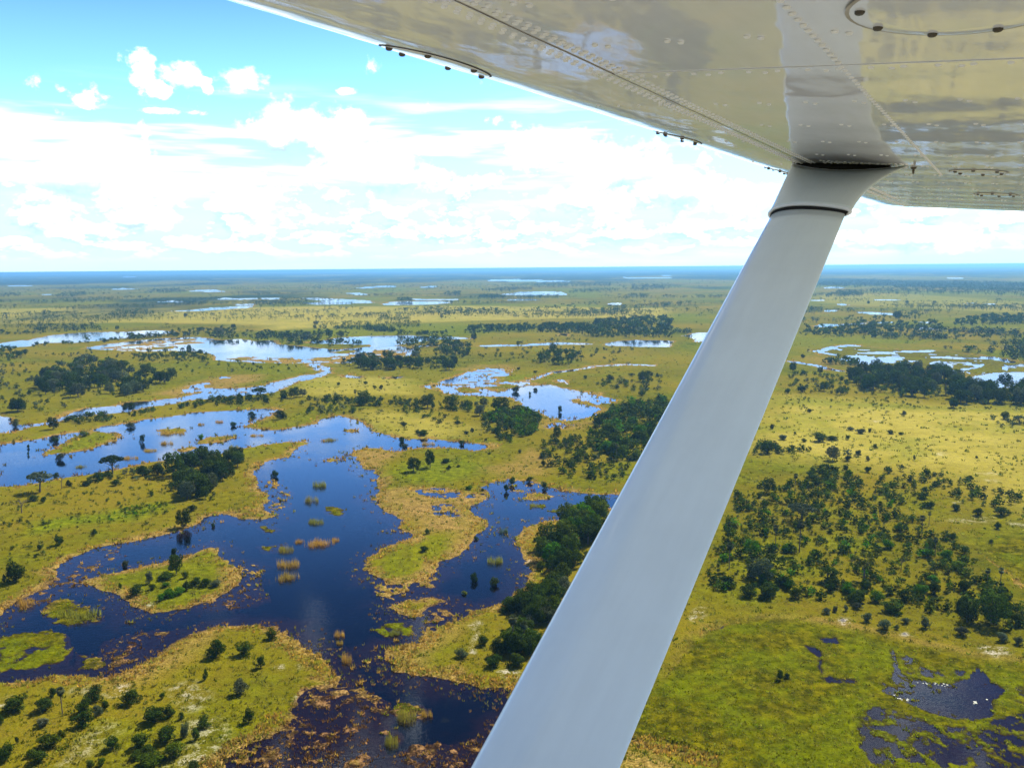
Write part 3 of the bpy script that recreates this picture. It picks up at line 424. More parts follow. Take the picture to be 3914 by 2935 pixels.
PLANTS = [
('bush', 'dk', -161.8, 265.4, 8.2, 7.9, 'big dark round bush on the grass at the left edge, shadow beside it'),
('bush', 'dk', -77.5, 210.1, 5.7, 5.7, 'tall dark pointed bush casting a shadow on the grass point below the island'),
('bush', 'dk', -70.6, 211.4, 3.7, 5.4, 'wide dark bush right of the tall pointed bush on the grass point'),
('bush', 'md', -66.2, 221.1, 3.4, 4.0, 'fresh green round bush near the tip of the grass point by dark water'),
('bush', 'dk', -64.1, 203.8, 3.6, 2.8, 'small dark round bush below the wide bush on the grass point'),
('bush', 'dk', -75.9, 197.7, 3.4, 1.5, 'thin dark sapling standing alone below the tall pointed bush'),
('bush', 'gr', -65.0, 190.5, 4.1, 4.0, 'ragged grey green bush alone in the middle of the lower grass'),
('bush', 'dk', -59.2, 177.8, 4.1, 2.7, 'upright dark bush nearest the dark muddy water at the bottom'),
('bush', 'dk', -82.7, 188.3, 1.9, 1.7, 'tiny dark bush between the sand patch and the sandy track'),
('bush', 'dk', -89.1, 186.4, 3.9, 4.8, 'round dark bush just below the white sand patch'),
('bush', 'dk', -98.4, 187.7, 4.2, 4.8, 'round dark bush behind the sand patch, right of the lone palm'),
('bush', 'dk', -114.3, 183.4, 3.9, 6.1, 'wide low bush at the left edge beyond the lone palm'),
('bush', 'dk', -107.6, 183.3, 3.7, 5.3, 'broad bush just left of the lone palm trunk'),
('bush', 'dk', -109.2, 189.9, 2.8, 2.3, 'small bush behind the crown of the lone palm'),
('palm', 'gr', -102.3, 181.0, 7.0, 3.0, 'lone palm with a bare trunk among bushes at the bottom left'),
('bush', 'dk', -97.9, 182.0, 4.2, 3.9, 'rear bush of the tight clump right of the lone palm'),
('bush', 'dk', -95.5, 176.6, 3.9, 4.8, 'front bush of the tight clump right of the lone palm'),
('bush', 'gr', -94.3, 180.9, 3.2, 2.7, 'greyer bush at the right of the tight clump by the lone palm'),
('bush', 'dk', -93.9, 183.6, 2.7, 2.2, 'outermost small bush right of the tight clump by the lone palm'),
('bush', 'gr', -104.2, 176.5, 2.4, 3.2, 'small pale bush in front of the lone palm'),
('bush', 'md', -98.7, 168.3, 3.3, 5.6, 'wide green bush below the lone palm'),
('bush', 'md', -97.9, 172.0, 2.0, 2.1, 'small green bush touching the wide bush below the lone palm'),
('bush', 'dk', -84.6, 167.1, 3.1, 3.6, 'solitary dark bush between the lone palm and the large foreground clump'),
('bush', 'dk', -104.9, 163.5, 4.3, 4.0, 'dark bush cut by the left edge at the bottom corner'),
('bush', 'dk', -106.2, 169.8, 1.8, 1.0, 'tiny dark shoot near the bottom left corner'),
('bush', 'md', -97.6, 162.9, 2.9, 4.0, 'low bush near the bottom edge below the wide green bush'),
('bush', 'md', -100.3, 164.7, 2.1, 2.5, 'small bush beside the low bush near the bottom left'),
('bush', 'dk', -80.3, 178.1, 3.8, 5.9, 'broad bush at the far end of the large foreground clump'),
('bush', 'dk', -77.8, 180.1, 3.1, 3.3, 'rounded bush at the far right of the broad bush in the foreground clump'),
('bush', 'dk', -74.6, 179.0, 2.2, 1.4, 'narrow little bush beside the sandy track, above the pair of bushes'),
('bush', 'gr', -71.2, 171.6, 4.0, 2.3, 'upright greyish bush left of the sandy track'),
('bush', 'dk', -68.4, 175.4, 3.3, 3.5, 'round dark bush right of the sandy track'),
('bush', 'dk', -74.4, 170.2, 4.3, 5.2, 'largest dark bush in the middle of the foreground clump'),
('bush', 'dk', -79.1, 168.0, 3.8, 4.6, 'bush at the left side of the foreground clump'),
('bush', 'md', -70.5, 164.2, 3.7, 4.8, 'greener bush at the near right of the foreground clump'),
('bush', 'dk', -68.3, 170.6, 3.1, 2.3, 'small bush between the foreground clump and the sandy track'),
('bush', 'md', -73.9, 160.4, 3.3, 7.3, 'widest bush at the near end of the foreground clump, at the bottom edge'),
('bush', 'dk', -65.1, 160.3, 2.2, 2.9, 'dark bush on the bottom edge beside the track'),
('bush', 'dk', -78.0, 163.5, 2.3, 3.0, 'small bush at the near left corner of the foreground clump'),
('bush', 'dk', -76.4, 165.2, 2.8, 3.5, 'mid bush between the left and widest bushes of the foreground clump'),
('bush', 'dk', -114.0, 177.1, 2.7, 1.6, 'half bush cut off by the left edge level with the palm base'),
('bush', 'md', -86.0, 160.6, 1.9, 2.0, 'small bush at the bottom edge, left of the two by the clump'),
('bush', 'md', -84.0, 161.0, 1.9, 2.0, 'small bush at the bottom edge, nearer the clump'),
('tree', 'dk', -112.0, 271.9, 7.2, 5.6, 'tall dark tree on the oval island'),
('bush', 'dk', -113.3, 266.4, 3.1, 5.5, 'dark bush at the foot of the island tree, left side'),
('bush', 'md', -107.3, 267.3, 2.6, 2.8, 'small bush at the foot of the island tree, right side'),
('bush', 'gr', -117.3, 263.3, 4.6, 3.1, 'slim grey green bush on the island left of its tall tree'),
('bush', 'dk', -117.5, 254.1, 4.2, 4.9, 'round dark bush at the left end of the island'),
('bush', 'dk', -124.9, 259.3, 2.3, 1.2, 'thin shoot at the far left tip of the island'),
('bush', 'md', -114.1, 258.0, 2.1, 3.1, 'low bush near the middle of the island'),
('bush', 'br', -110.7, 260.0, 1.7, 3.1, 'low bright bush below the island tree'),
('bush', 'dk', -102.9, 256.7, 3.7, 3.0, 'dark bush in the row on the right half of the island'),
('bush', 'dk', -101.4, 260.8, 3.5, 4.6, 'second bush of the row on the right half of the island'),
('bush', 'dk', -98.3, 260.7, 3.1, 4.6, 'third bush of the row on the right half of the island'),
('bush', 'gr', -95.1, 260.6, 2.3, 4.6, 'pale bush at the right end of the island row'),
('bush', 'br', -106.3, 251.8, 2.9, 5.2, 'bright green bush on the near side of the island'),
('bush', 'br', -104.1, 253.7, 2.7, 3.8, 'bright green bush right of the near bright bush on the island'),
('bush', 'br', -107.8, 249.0, 2.4, 3.0, 'bright green bush closest to the white sand of the island'),
('bush', 'gr', -132.5, 279.8, 3.6, 2.9, 'grey bush standing in water off the left end of the island'),
('bush', 'dk', -119.9, 290.0, 4.2, 2.4, 'dark narrow bush standing in water above the island'),
('tree', 'dk', -129.7, 324.3, 7.7, 6.5, 'dark dense tree at the shore with its reflection in the water'),
('bush', 'dk', -118.4, 325.5, 2.3, 1.9, 'tiny bush standing in water right of the shore tree'),
('bush', 'dk', -116.2, 406.0, 4.5, 4.7, 'dark bush in the shallows off the grassy cape'),
('tree', 'gr', -216.0, 379.1, 10.7, 11.6, 'spreading tree on the far bank at the left, left of the bare tree'),
('tree', 'dk', -198.5, 412.9, 10.7, 12.0, 'umbrella tree standing at the edge of the blue lagoon'),
('dead', 'gr', -208.6, 384.0, 10.9, 4.5, 'leafless tree between the two spreading trees by the lagoon'),
('dead', 'gr', -204.8, 344.8, 8.8, 7.6, 'low sprawling leafless tree at the left of the grassland'),
('bush', 'dk', -223.1, 406.5, 3.4, 3.5, 'small dark bush behind the leafless tree by the lagoon'),
('tree', 'dk', -166.1, 407.8, 12.8, 10.7, 'tall twin crowned tree at the lagoon side of the thicket'),
('bush', 'dk', -181.6, 408.4, 6.7, 7.1, 'rounded bush left of the twin crowned tree'),
('bush', 'dk', -175.4, 410.6, 6.8, 7.2, 'rounded bush touching the twin crowned tree'),
('tree', 'dk', -141.5, 370.4, 10.9, 12.1, 'biggest dark tree at the near side of the thicket on the grassland'),
('bush', 'dk', -134.2, 346.2, 3.2, 4.6, 'dark bush between the big thicket tree and the shore tree'),
('bush', 'dk', -159.8, 314.4, 3.1, 2.8, 'lone dark bush in the middle of the bright green grass'),
('bush', 'dk', -167.3, 303.2, 3.7, 4.5, 'ragged bush on the near left part of the grassland'),
('bush', 'dk', -171.4, 297.4, 2.5, 2.2, 'small round bush left of the ragged bush on the grassland'),
('bush', 'md', -161.1, 369.9, 3.1, 2.7, 'small green bush left of the thicket'),
('bush', 'dk', -204.1, 360.2, 3.0, 3.2, 'small dark bush below the spreading tree at the left'),
('bush', 'dk', -210.1, 363.5, 3.3, 5.8, 'low wide bush at the foot of the spreading tree at the left'),
('bush', 'dk', -186.1, 389.8, 3.7, 5.1, 'green bush below the umbrella tree'),
('bush', 'dk', -207.5, 388.3, 3.8, 3.4, 'small bush right of the leafless tree on the lagoon bank'),
('bush', 'dk', -199.8, 401.8, 4.2, 7.0, 'dark bush just left of the umbrella tree foot'),
('bush', 'dk', -200.0, 390.3, 3.0, 6.8, 'low bush on the bank between leafless tree and umbrella tree'),
('tree', 'dk', -275.0, 603.4, 6.7, 9.6, 'small dark tree on the strip between channel and lagoon'),
('tree', 'dk', -198.2, 663.1, 9.1, 13.3, 'spreading tree above the bushy strip, left of the trio'),
('tree', 'dk', -171.2, 661.5, 9.3, 9.5, 'middle tree of the trio above the bushy strip'),
('tree', 'dk', -179.5, 662.0, 6.5, 6.1, 'left small tree of the trio above the bushy strip'),
('tree', 'gr', -165.6, 667.5, 6.5, 6.9, 'right tree of the trio above the bushy strip'),
('tree', 'dk', -293.0, 535.1, 8.3, 7.0, 'dark tree on the strip at the left, beside bushes'),
('bush', 'dk', -271.8, 497.5, 4.0, 5.8, 'dark bush in the lagoon below the tree on the strip'),
('bush', 'dk', -155.8, 565.1, 7.7, 9.8, 'dark round bush on the grassy spit right of the fallen branches'),
('bush', 'gr', -242.7, 448.0, 4.9, 6.5, 'greyish bush in the lagoon at the near side of the green islet'),
('bush', 'dk', -218.4, 493.8, 5.8, 4.0, 'upright dark bush alone in the lagoon'),
('bush', 'dk', -181.1, 544.1, 3.7, 4.7, 'dark bush in the lagoon near the grassy spit'),
('bush', 'br', -187.0, 502.5, 3.8, 4.6, 'bright bush at the tip of the sand bar in the lagoon'),
('bush', 'dk', -278.3, 480.6, 2.7, 1.9, 'upper of two tiny bushes in the lagoon at the left'),
('bush', 'dk', -267.3, 461.0, 2.6, 1.6, 'lower of two tiny bushes in the lagoon at the left'),
('tree', 'dk', -357.0, 607.7, 10.2, 12.2, 'dark tree on the plain above the channel at the left'),
('bush', 'gr', -325.1, 549.2, 6.1, 5.1, 'grey bush half in the channel at the left edge'),
('bush', 'gr', -247.0, 543.0, 4.4, 7.1, 'brown bush on the near bank of the strip over the lagoon'),
('bush', 'md', -261.3, 511.7, 3.3, 6.7, 'low bush on the green islet in the lagoon'),
('bush', 'dk', -180.0, 580.5, 4.7, 6.7, 'dark bush leaning over the lagoon, left one'),
('dead', 'gr', -171.2, 573.3, 5.9, 8.3, 'fallen dead branches lying in the lagoon by the spit'),
('tree', 'dk', -49.0, 412.5, 7.6, 7.4, 'dark round tree of the pair on the shaded green'),
('tree', 'dk', -41.7, 421.0, 9.7, 5.6, 'slim dark tree of the pair on the shaded green'),
('bush', 'dk', -34.6, 431.5, 2.7, 6.3, 'low bush right of the pair of trees, farther one'),
('bush', 'dk', -31.9, 416.5, 2.5, 3.1, 'low dark bush right of the pair of trees, nearer one'),
('bush', 'dk', -27.4, 420.4, 1.7, 2.4, 'tiny bush farthest right of the pair of trees'),
('bush', 'dk', -64.6, 488.6, 4.3, 4.2, 'dark round bush at the water edge above the pair of trees'),
('bush', 'gr', -61.2, 474.8, 2.5, 4.8, 'grey bush in the water below the dark round bush'),
('bush', 'dk', -54.1, 506.2, 3.9, 8.0, 'wide dark bush on the grass north of the narrow creek'),
('bush', 'dk', -0.2, 387.9, 4.3, 3.6, 'first bush by the shallow inlet, beside a bush in water'),
('bush', 'dk', -3.0, 374.9, 4.3, 2.8, 'bush standing in the shallow inlet with its reflection'),
('bush', 'md', 7.8, 392.2, 3.2, 3.9, 'middle bush on the bank of the shallow inlet'),
('bush', 'dk', 14.4, 379.9, 4.0, 3.3, 'right bush standing at the edge of the shallow inlet'),
('bush', 'br', -20.0, 377.6, 2.0, 5.0, 'bright low bush on the wet grass between the channels'),
('bush', 'md', -13.7, 375.3, 1.6, 2.2, 'tiny green bush right of the bright low bush on the wet grass'),
('bush', 'dk', -31.8, 292.1, 2.3, 3.6, 'small dark bush in the middle of the green peninsula'),
('bush', 'dk', -32.6, 312.4, 2.4, 2.6, 'small bush at the dry upper edge of the green peninsula'),
('bush', 'dk', -12.8, 264.0, 3.8, 3.1, 'dark feathery bush standing in the purple water'),
('bush', 'md', -6.2, 260.6, 3.2, 4.0, 'green leaning bush standing in the purple water, right one'),
('bush', 'yl', -15.3, 253.1, 1.7, 2.0, 'little yellow green bush in the purple water'),
('bush', 'dk', -13.9, 306.9, 1.4, 2.5, 'dark low bush at the edge of the dry reeds'),
('bush', 'dk', -29.2, 480.2, 3.2, 4.4, 'dark bush in the narrow creek'),
('palm', 'gr', -0.3, 212.9, 9.9, 3.5, 'tallest grey palm beside the lower end of the strut'),
('palm', 'gr', 2.6, 213.2, 7.9, 3.2, 'second palm closest to the strut edge'),
('palm', 'md', 1.8, 216.5, 6.8, 2.6, 'shorter palm behind the two palms by the strut'),
('palm', 'gr', 53.9, 432.5, 9.3, 4.0, 'palm rising out of the thicket left of the strut'),
('tree', 'dk', 25.8, 488.2, 8.1, 5.1, 'slim tree with bare trunk at the edge of the thicket'),
('bush', 'dk', -8.2, 215.6, 3.4, 3.4, 'round dark bush left of the palms by the strut'),
('bush', 'gr', -13.6, 208.6, 2.5, 3.9, 'hazy grey bush at the end of the thin foot path'),
('bush', 'dk', -4.6, 209.4, 5.1, 3.8, 'tall dark bush on the shore left of the palms'),
('bush', 'dk', -5.1, 203.8, 3.2, 4.9, 'dark bush nearest the water left of the strut'),
('bush', 'dk', 0.7, 203.3, 3.5, 4.4, 'dark bush below the palms by the strut'),
('bush', 'md', -2.8, 221.1, 2.1, 2.6, 'small green bush behind the tall bush left of the palms'),
('bush', 'dk', -2.9, 236.6, 2.3, 2.5, 'dark bush at the left tip of the thicket above the palms'),
('bush', 'md', 9.3, 273.4, 3.4, 3.6, 'green bush at the near tip of the dense shore thicket'),
('bush', 'dk', 8.1, 302.6, 1.6, 2.7, 'small dark bush left of the dense shore thicket'),
('bush', 'dk', -12.5, 450.7, 1.1, 2.6, 'tiny bush on the plain right of the pair of trees'),
('bush', 'gr', 3.9, 453.1, 2.5, 2.6, 'small grey bush on the dry plain right of the pair'),
('bush', 'dk', 15.9, 440.8, 3.6, 3.8, 'round bush left of the scrub thicket by the strut'),
('bush', 'dk', 15.5, 421.5, 3.3, 3.2, 'second round bush left of the scrub thicket by the strut'),
('bush', 'dk', -8.2, 515.6, 3.4, 5.2, 'round bush just below the dense dark green copse'),
('bush', 'dk', -1.4, 492.9, 3.2, 5.7, 'round bush below the right end of the dark green copse'),
('bush', 'gr', -24.4, 512.5, 3.1, 2.7, 'faded dry bush left of the dark green copse'),
('bush', 'gr', -27.9, 507.3, 2.1, 4.1, 'brown low bush beside the faded dry bush'),
('bush', 'dk', -15.5, 486.4, 2.1, 2.3, 'tiny dark bush at the end of the narrow creek'),
('palm', 'gr', 125.7, 369.8, 8.0, 3.9, 'palm standing alone at the top of the scrub right of the strut'),
('palm', 'gr', 94.7, 296.9, 7.5, 3.1, 'palm above the bright green trees right of the strut'),
('palm', 'gr', 100.1, 287.6, 12.2, 4.2, 'tallest palm in the middle of the scrub, below the spreading tree'),
('palm', 'gr', 71.4, 271.4, 9.5, 2.6, 'palm closest to the strut in the right scrub'),
('palm', 'md', 145.8, 328.4, 6.6, 3.1, 'palm at the right on the open edge of the scrub'),
('palm', 'gr', 150.7, 303.7, 8.0, 2.9, 'left palm of the pair at the upper right of the scrub'),
('palm', 'gr', 159.7, 316.8, 5.5, 3.0, 'right palm of the pair at the upper right of the scrub'),
('palm', 'gr', 147.0, 253.5, 6.5, 2.7, 'left palm of the pair at the right edge above the dark tree'),
('palm', 'gr', 150.4, 252.4, 6.9, 3.4, 'right palm of the pair at the right edge above the dark tree'),
('palm', 'gr', 144.6, 281.4, 7.1, 3.5, 'palm among the bright bushes at the right of the scrub'),
('tree', 'dk', 113.1, 366.1, 7.3, 6.0, 'leafy round tree close to the strut at the top of the scrub'),
('tree', 'gr', 113.2, 324.5, 7.6, 12.4, 'wide spreading sparse tree over the tallest palm'),
('tree', 'br', 81.6, 283.0, 6.7, 6.3, 'bright green dense tree close to the strut'),
('tree', 'gr', 78.4, 260.3, 7.4, 9.1, 'pale grey green tree behind the black thicket'),
('bush', 'dk', 70.9, 247.2, 4.6, 5.9, 'left half of the black thicket below the pale tree'),
('bush', 'dk', 76.5, 246.3, 4.4, 6.6, 'right half of the black thicket below the pale tree'),
('tree', 'yl', 111.7, 260.5, 9.6, 8.6, 'yellow green open tree in the middle of the right scrub'),
('tree', 'dk', 99.8, 259.8, 5.3, 6.8, 'flat topped dark tree left of the yellow green tree'),
('bush', 'dk', 97.2, 250.7, 3.1, 3.9, 'dark bush below the flat topped dark tree'),
('dead', 'gr', 126.7, 267.8, 6.9, 3.3, 'leafless tree right of the yellow green tree'),
('tree', 'dk', 132.8, 225.8, 10.1, 8.9, 'huge dark tree at the right edge above the pan'),
('tree', 'dk', 127.0, 227.6, 5.4, 5.6, 'dark tree left of the huge dark tree at the right edge'),
('bush', 'br', 102.3, 249.6, 3.8, 4.6, 'bright bush left below the yellow green tree'),
('bush', 'dk', 109.1, 252.4, 3.8, 4.9, 'dark bush at the foot of the yellow green tree'),
('bush', 'dk', 100.5, 243.0, 2.8, 3.6, 'dark bush below the bright bush by the yellow green tree'),
('bush', 'br', 122.8, 246.2, 4.5, 5.3, 'vivid green round bush at the lower right of the scrub'),
('bush', 'br', 108.0, 242.8, 4.0, 4.8, 'bright bush right below the yellow green tree'),
('bush', 'dk', 109.4, 234.7, 4.1, 8.4, 'long dark bush on the lower edge of the right scrub'),
('bush', 'br', 131.5, 255.9, 3.9, 4.6, 'bright bush above the vivid green round bush'),
('bush', 'br', 146.8, 278.9, 3.7, 5.9, 'bright wide bush left of the dark row in the right scrub'),
('bush', 'br', 142.3, 281.5, 3.1, 5.0, 'bright bush next to the palm among bright bushes'),
('bush', 'md', 146.1, 269.6, 3.0, 6.5, 'wide green bush at the end of the dark row in the right scrub'),
('bush', 'dk', 155.8, 283.6, 3.5, 4.4, 'lowest bush of the dark diagonal row in the right scrub'),
('bush', 'dk', 159.7, 299.3, 3.3, 3.7, 'upper bush of the dark diagonal row in the right scrub'),
('bush', 'dk', 148.4, 291.5, 3.4, 6.2, 'dark wide bush under the palm among bright bushes'),
('bush', 'br', 95.2, 287.7, 3.1, 4.4, 'bright bush under the palm right of the bright green tree'),
('bush', 'dk', 91.2, 289.1, 3.6, 3.6, 'dark bush between bright green tree and bright bush'),
('bush', 'br', 145.5, 311.1, 2.9, 4.2, 'bright bush in the right scrub, upper of two'),
('bush', 'md', 140.7, 299.8, 2.8, 3.9, 'green bush in the right scrub, lower of two'),
('bush', 'br', 132.3, 290.6, 3.5, 4.8, 'bright bush left of the two stacked bushes in the right scrub'),
('bush', 'md', 135.8, 304.1, 2.2, 5.4, 'low wide bush above the bright bush in the right scrub'),
('bush', 'gr', 99.1, 228.2, 3.2, 3.1, 'hazy grey bush on the bank of the green pan, left of three'),
('bush', 'gr', 101.9, 223.3, 3.3, 4.4, 'hazy grey bush on the bank of the green pan, middle of three'),
('bush', 'gr', 113.5, 223.8, 3.8, 3.5, 'hazy grey bush on the bank of the green pan, right of three'),
('bush', 'gr', 109.5, 227.1, 1.8, 2.8, 'small grey bush between the hazy bushes on the pan bank'),
('bush', 'gr', 90.1, 234.3, 2.2, 2.9, 'grey bush left of the ringed white mound'),
('bush', 'gr', 105.3, 223.2, 1.6, 1.5, 'tiny bush right of the middle hazy bush'),
('bush', 'dk', 64.4, 195.1, 3.2, 2.1, 'pointed dark bush on the tiny islet in the green pan'),
('bush', 'dk', 66.4, 195.9, 1.6, 1.7, 'low bush beside the pointed bush in the green pan'),
('bush', 'gr', 92.9, 235.4, 2.0, 1.8, 'small bush just above the ringed white mound'),
('bush', 'gr', 96.3, 235.9, 2.0, 1.8, 'small bush right above the ringed white mound'),
('bush', 'gr', 100.1, 237.5, 2.2, 3.7, 'wide grey bush up from the ringed white mound'),
('bush', 'gr', 121.1, 219.0, 2.9, 4.3, 'left grey bush under the huge dark tree'),
('bush', 'gr', 129.7, 215.1, 2.9, 4.0, 'middle grey bush under the huge dark tree'),
('bush', 'gr', 132.6, 212.8, 2.5, 2.7, 'right grey bush at the right edge above the pan'),
('bush', 'dk', 174.9, 476.8, 6.4, 9.9, 'dark bushy clump at the top of the right plain'),
('bush', 'dk', 183.6, 479.9, 3.1, 8.6, 'low bush joined right of the dark bushy clump'),
('bush', 'md', 165.8, 475.2, 2.5, 3.9, 'small round bush left of the dark bushy clump'),
('tree', 'gr', 164.3, 428.2, 8.0, 7.2, 'round tree at the end of the bush row on the right plain'),
('tree', 'gr', 172.1, 429.0, 6.1, 5.2, 'thin crowned small tree right of the round tree'),
('bush', 'dk', 172.0, 427.9, 2.9, 4.7, 'dark bush at the foot of the thin crowned tree'),
('bush', 'dk', 181.2, 437.7, 3.8, 4.3, 'pair bush right of the thin crowned tree'),
('tree', 'dk', 136.2, 447.7, 7.3, 7.8, 'dark tree nearest the strut on the bush row'),
('bush', 'gr', 156.0, 482.5, 3.3, 5.9, 'pale bush close to the strut on the upper plain'),
('bush', 'dk', 167.5, 496.3, 2.2, 2.0, 'tiny bush beside the pale bush on the upper plain'),
('bush', 'dk', 159.3, 514.2, 4.0, 3.6, 'dark bush near the strut below the woodland'),
('bush', 'dk', 202.9, 573.5, 2.8, 4.3, 'dark bush alone on the bright plain below the woodland'),
('bush', 'gr', 207.1, 498.2, 3.4, 6.9, 'grey oval bush on the upper right plain'),
('bush', 'gr', 204.9, 507.4, 2.7, 4.7, 'brown bush left of the grey oval bush'),
('bush', 'dk', 214.0, 501.6, 2.8, 2.6, 'small dark bush right of the grey oval bush'),
('bush', 'dk', 224.1, 496.0, 2.9, 4.9, 'left of two dark bushes on the upper right plain'),
('bush', 'dk', 228.7, 493.5, 2.1, 3.1, 'right of two dark bushes on the upper right plain'),
('bush', 'gr', 260.4, 558.2, 4.0, 3.9, 'double bush on the bright plain below the lake woodland'),
('bush', 'dk', 198.0, 456.3, 3.0, 3.4, 'round dark bush in the middle of the right plain'),
('bush', 'gr', 182.1, 427.5, 3.1, 2.5, 'small grey bush below the round dark bush'),
('bush', 'dk', 171.9, 402.9, 3.3, 4.2, 'round bush above the scrub at the right'),
('bush', 'md', 192.8, 480.9, 2.9, 3.3, 'small green bush right of the bushy clump'),
('bush', 'dk', 228.6, 459.4, 1.0, 1.3, 'tiny dark dot of a bush on the right plain'),
('bush', 'dk', 239.5, 430.3, 1.6, 2.0, 'tiny bush on the right plain near pale patches'),
('bush', 'dk', 206.1, 427.7, 3.2, 1.7, 'slim upright bush on the right plain'),
('bush', 'dk', 183.4, 312.2, 2.9, 3.3, 'dark bush above the small green pan at the right edge'),
('bush', 'dk', 171.6, 295.4, 1.8, 1.9, 'small bush on the rim of the small green pan'),
('tree', 'dk', 307.3, 585.1, 6.9, 6.1, 'single tree in front of the lake woodland on the right'),
('bush', 'gr', 139.2, 343.1, 3.3, 2.2, 'slim small tree like bush in the upper scrub'),
('bush', 'dk', 171.8, 340.3, 3.3, 4.0, 'round dark bush at the right of the upper scrub'),
('bush', 'dk', 180.3, 336.5, 3.5, 3.9, 'round bush on the sandy flat at the right'),
('bush', 'dk', 211.8, 385.0, 3.1, 3.8, 'dark bush at the far right of the upper plain'),
('bush', 'dk', 185.4, 329.5, 3.5, 5.4, 'wide dark bush on the right flat below a bush row'),
('bush', 'dk', 194.4, 329.3, 3.9, 5.8, 'dark bush row end near the right edge'),
('bush', 'dk', 175.3, 354.9, 3.3, 5.8, 'wide dark bush upper right of the open scrub edge'),
('tree', 'dk', -109.7, 622.6, 11.6, 11.4, 'large round tree on the bushy strip, palm beside it'),
('palm', 'gr', -118.4, 636.1, 10.0, 3.3, 'small palm left of the large round tree on the strip'),
('tree', 'dk', -60.9, 606.1, 10.8, 11.6, 'left large tree of the pair on the middle strip'),
('tree', 'dk', -43.6, 605.2, 9.6, 12.0, 'right large tree of the pair on the middle strip'),
('tree', 'dk', -8.0, 587.5, 10.9, 14.0, 'biggest tree beside the blue marsh'),
('tree', 'gr', -20.6, 611.5, 6.5, 6.9, 'grey tree left of the biggest tree beside the marsh'),
('tree', 'gr', -22.2, 572.7, 8.0, 8.0, 'rounded grey green tree in front of the biggest marsh tree'),
('tree', 'gr', -165.7, 925.6, 10.1, 13.8, 'tree at the left end of the far copse'),
('tree', 'gr', -108.3, 952.7, 8.8, 10.7, 'tree behind the middle of the far copse'),
('tree', 'dk', -144.4, 897.0, 9.6, 9.8, 'dark tree inside the far copse by the lake'),
('tree', 'dk', -61.9, 836.4, 11.9, 12.2, 'dark tree at the right end of the far copse'),
('bush', 'dk', -128.0, 737.7, 3.3, 4.6, 'round bush on the yellow plain, left of a taller one'),
('bush', 'dk', -108.8, 700.7, 4.7, 4.6, 'taller bush on the yellow plain above the strip'),
('bush', 'dk', -150.9, 734.2, 3.1, 4.0, 'small round bush far left on the yellow plain'),
('bush', 'dk', -115.9, 712.1, 2.4, 4.9, 'low bush between the two bushes of the yellow plain'),
('bush', 'dk', -69.2, 535.2, 3.7, 4.7, 'dark bush on the plain north of the bright water'),
('bush', 'dk', -53.4, 504.4, 3.9, 5.7, 'large dark bush on the grass above the creek'),
('bush', 'dk', -57.6, 509.4, 3.2, 3.9, 'smaller bush left of the large dark bush above the creek'),
('bush', 'gr', 3.3, 687.7, 5.9, 8.3, 'grey leafless thicket standing in the blue marsh'),
('bush', 'dk', 19.1, 692.9, 3.3, 4.8, 'dark bush in the blue marsh right of the grey thicket'),
('bush', 'dk', 33.2, 585.4, 5.9, 3.9, 'tall narrow bush in the open water of the blue marsh'),
('bush', 'dk', 67.1, 577.3, 3.2, 3.8, 'dark bush on the bank right of the blue marsh'),
('bush', 'dk', -67.0, 724.1, 1.8, 3.4, 'tiny bush at the left end of the blue marsh'),
('bush', 'dk', 66.1, 760.9, 4.0, 4.4, 'round bush below the winding stream'),
('bush', 'dk', 101.4, 656.8, 4.7, 7.2, 'bush left of the strut below the far thicket'),
('bush', 'gr', -24.6, 512.7, 3.5, 2.6, 'dry pale bush on the plain below the strip'),
('bush', 'dk', -35.3, 541.7, 2.9, 5.0, 'dark bush on the plain under the tree pair'),
('bush', 'dk', 14.2, 669.2, 3.6, 2.4, 'thin bush in the blue marsh below the dark bush'),
('bush', 'dk', 6.5, 834.0, 3.1, 5.2, 'bush on the dry ground above the marsh'),
('bush', 'dk', 22.4, 809.3, 2.4, 5.9, 'low bush above the stream mouth'),
('tree', 'dk', 8.4, 1055.5, 9.5, 6.1, 'single tree beside the thin far water'),
('tree', 'dk', 50.3, 1031.8, 8.8, 10.3, 'dark tree above the stream in the far belt'),
('tree', 'dk', -256.0, 1275.5, 9.6, 8.3, 'lone tree on the far lake shore'),
('tree', 'dk', -52.7, 1186.3, 10.6, 9.7, 'dark tree at the tip of the far lake'),
('tree', 'dk', 114.7, 739.0, 9.9, 9.4, 'round tree in the copse left of the strut'),
('tree', 'dk', 85.4, 735.8, 7.2, 7.4, 'left tree of the copse near the strut'),
('tree', 'dk', 26.9, 506.5, 5.5, 4.7, 'tree with thin crown at the upper edge of the dense thicket'),
('tree', 'dk', -355.6, 605.6, 8.5, 12.4, 'broad dark tree alone on the plain at the left, above the lagoon'),
('tree', 'gr', -452.0, 1311.7, 13.9, 19.0, 'large tree on the tree line above the far lake'),
('tree', 'dk', -515.4, 1415.6, 7.5, 8.7, 'round tree on the tree line at the lake corner'),
('tree', 'dk', -477.7, 1464.9, 8.9, 9.5, 'lone tree on the far plain over the tree line'),
('tree', 'dk', -755.1, 1499.0, 8.6, 5.4, 'tiny lone tree on the far left plain'),
('tree', 'dk', -681.0, 1471.2, 7.3, 7.4, 'tiny round tree on the far left plain by the lake'),
('tree', 'dk', -385.2, 1014.0, 12.8, 6.2, 'slim dark tree at the near shore of the far lake'),
('bush', 'dk', -655.3, 1173.2, 5.7, 8.5, 'bush on the spit of the far left lake'),
('tree', 'dk', -704.2, 1843, 9.9, 7.3, 'tiny tree on the far middle plain'),
('tree', 'gr', -355.1, 1548, 8.2, 10.1, 'pale tiny tree on the far plain'),
('tree', 'dk', 249.2, 673.4, 8.3, 7.7, 'dark tree in front of the right woodland, left one'),
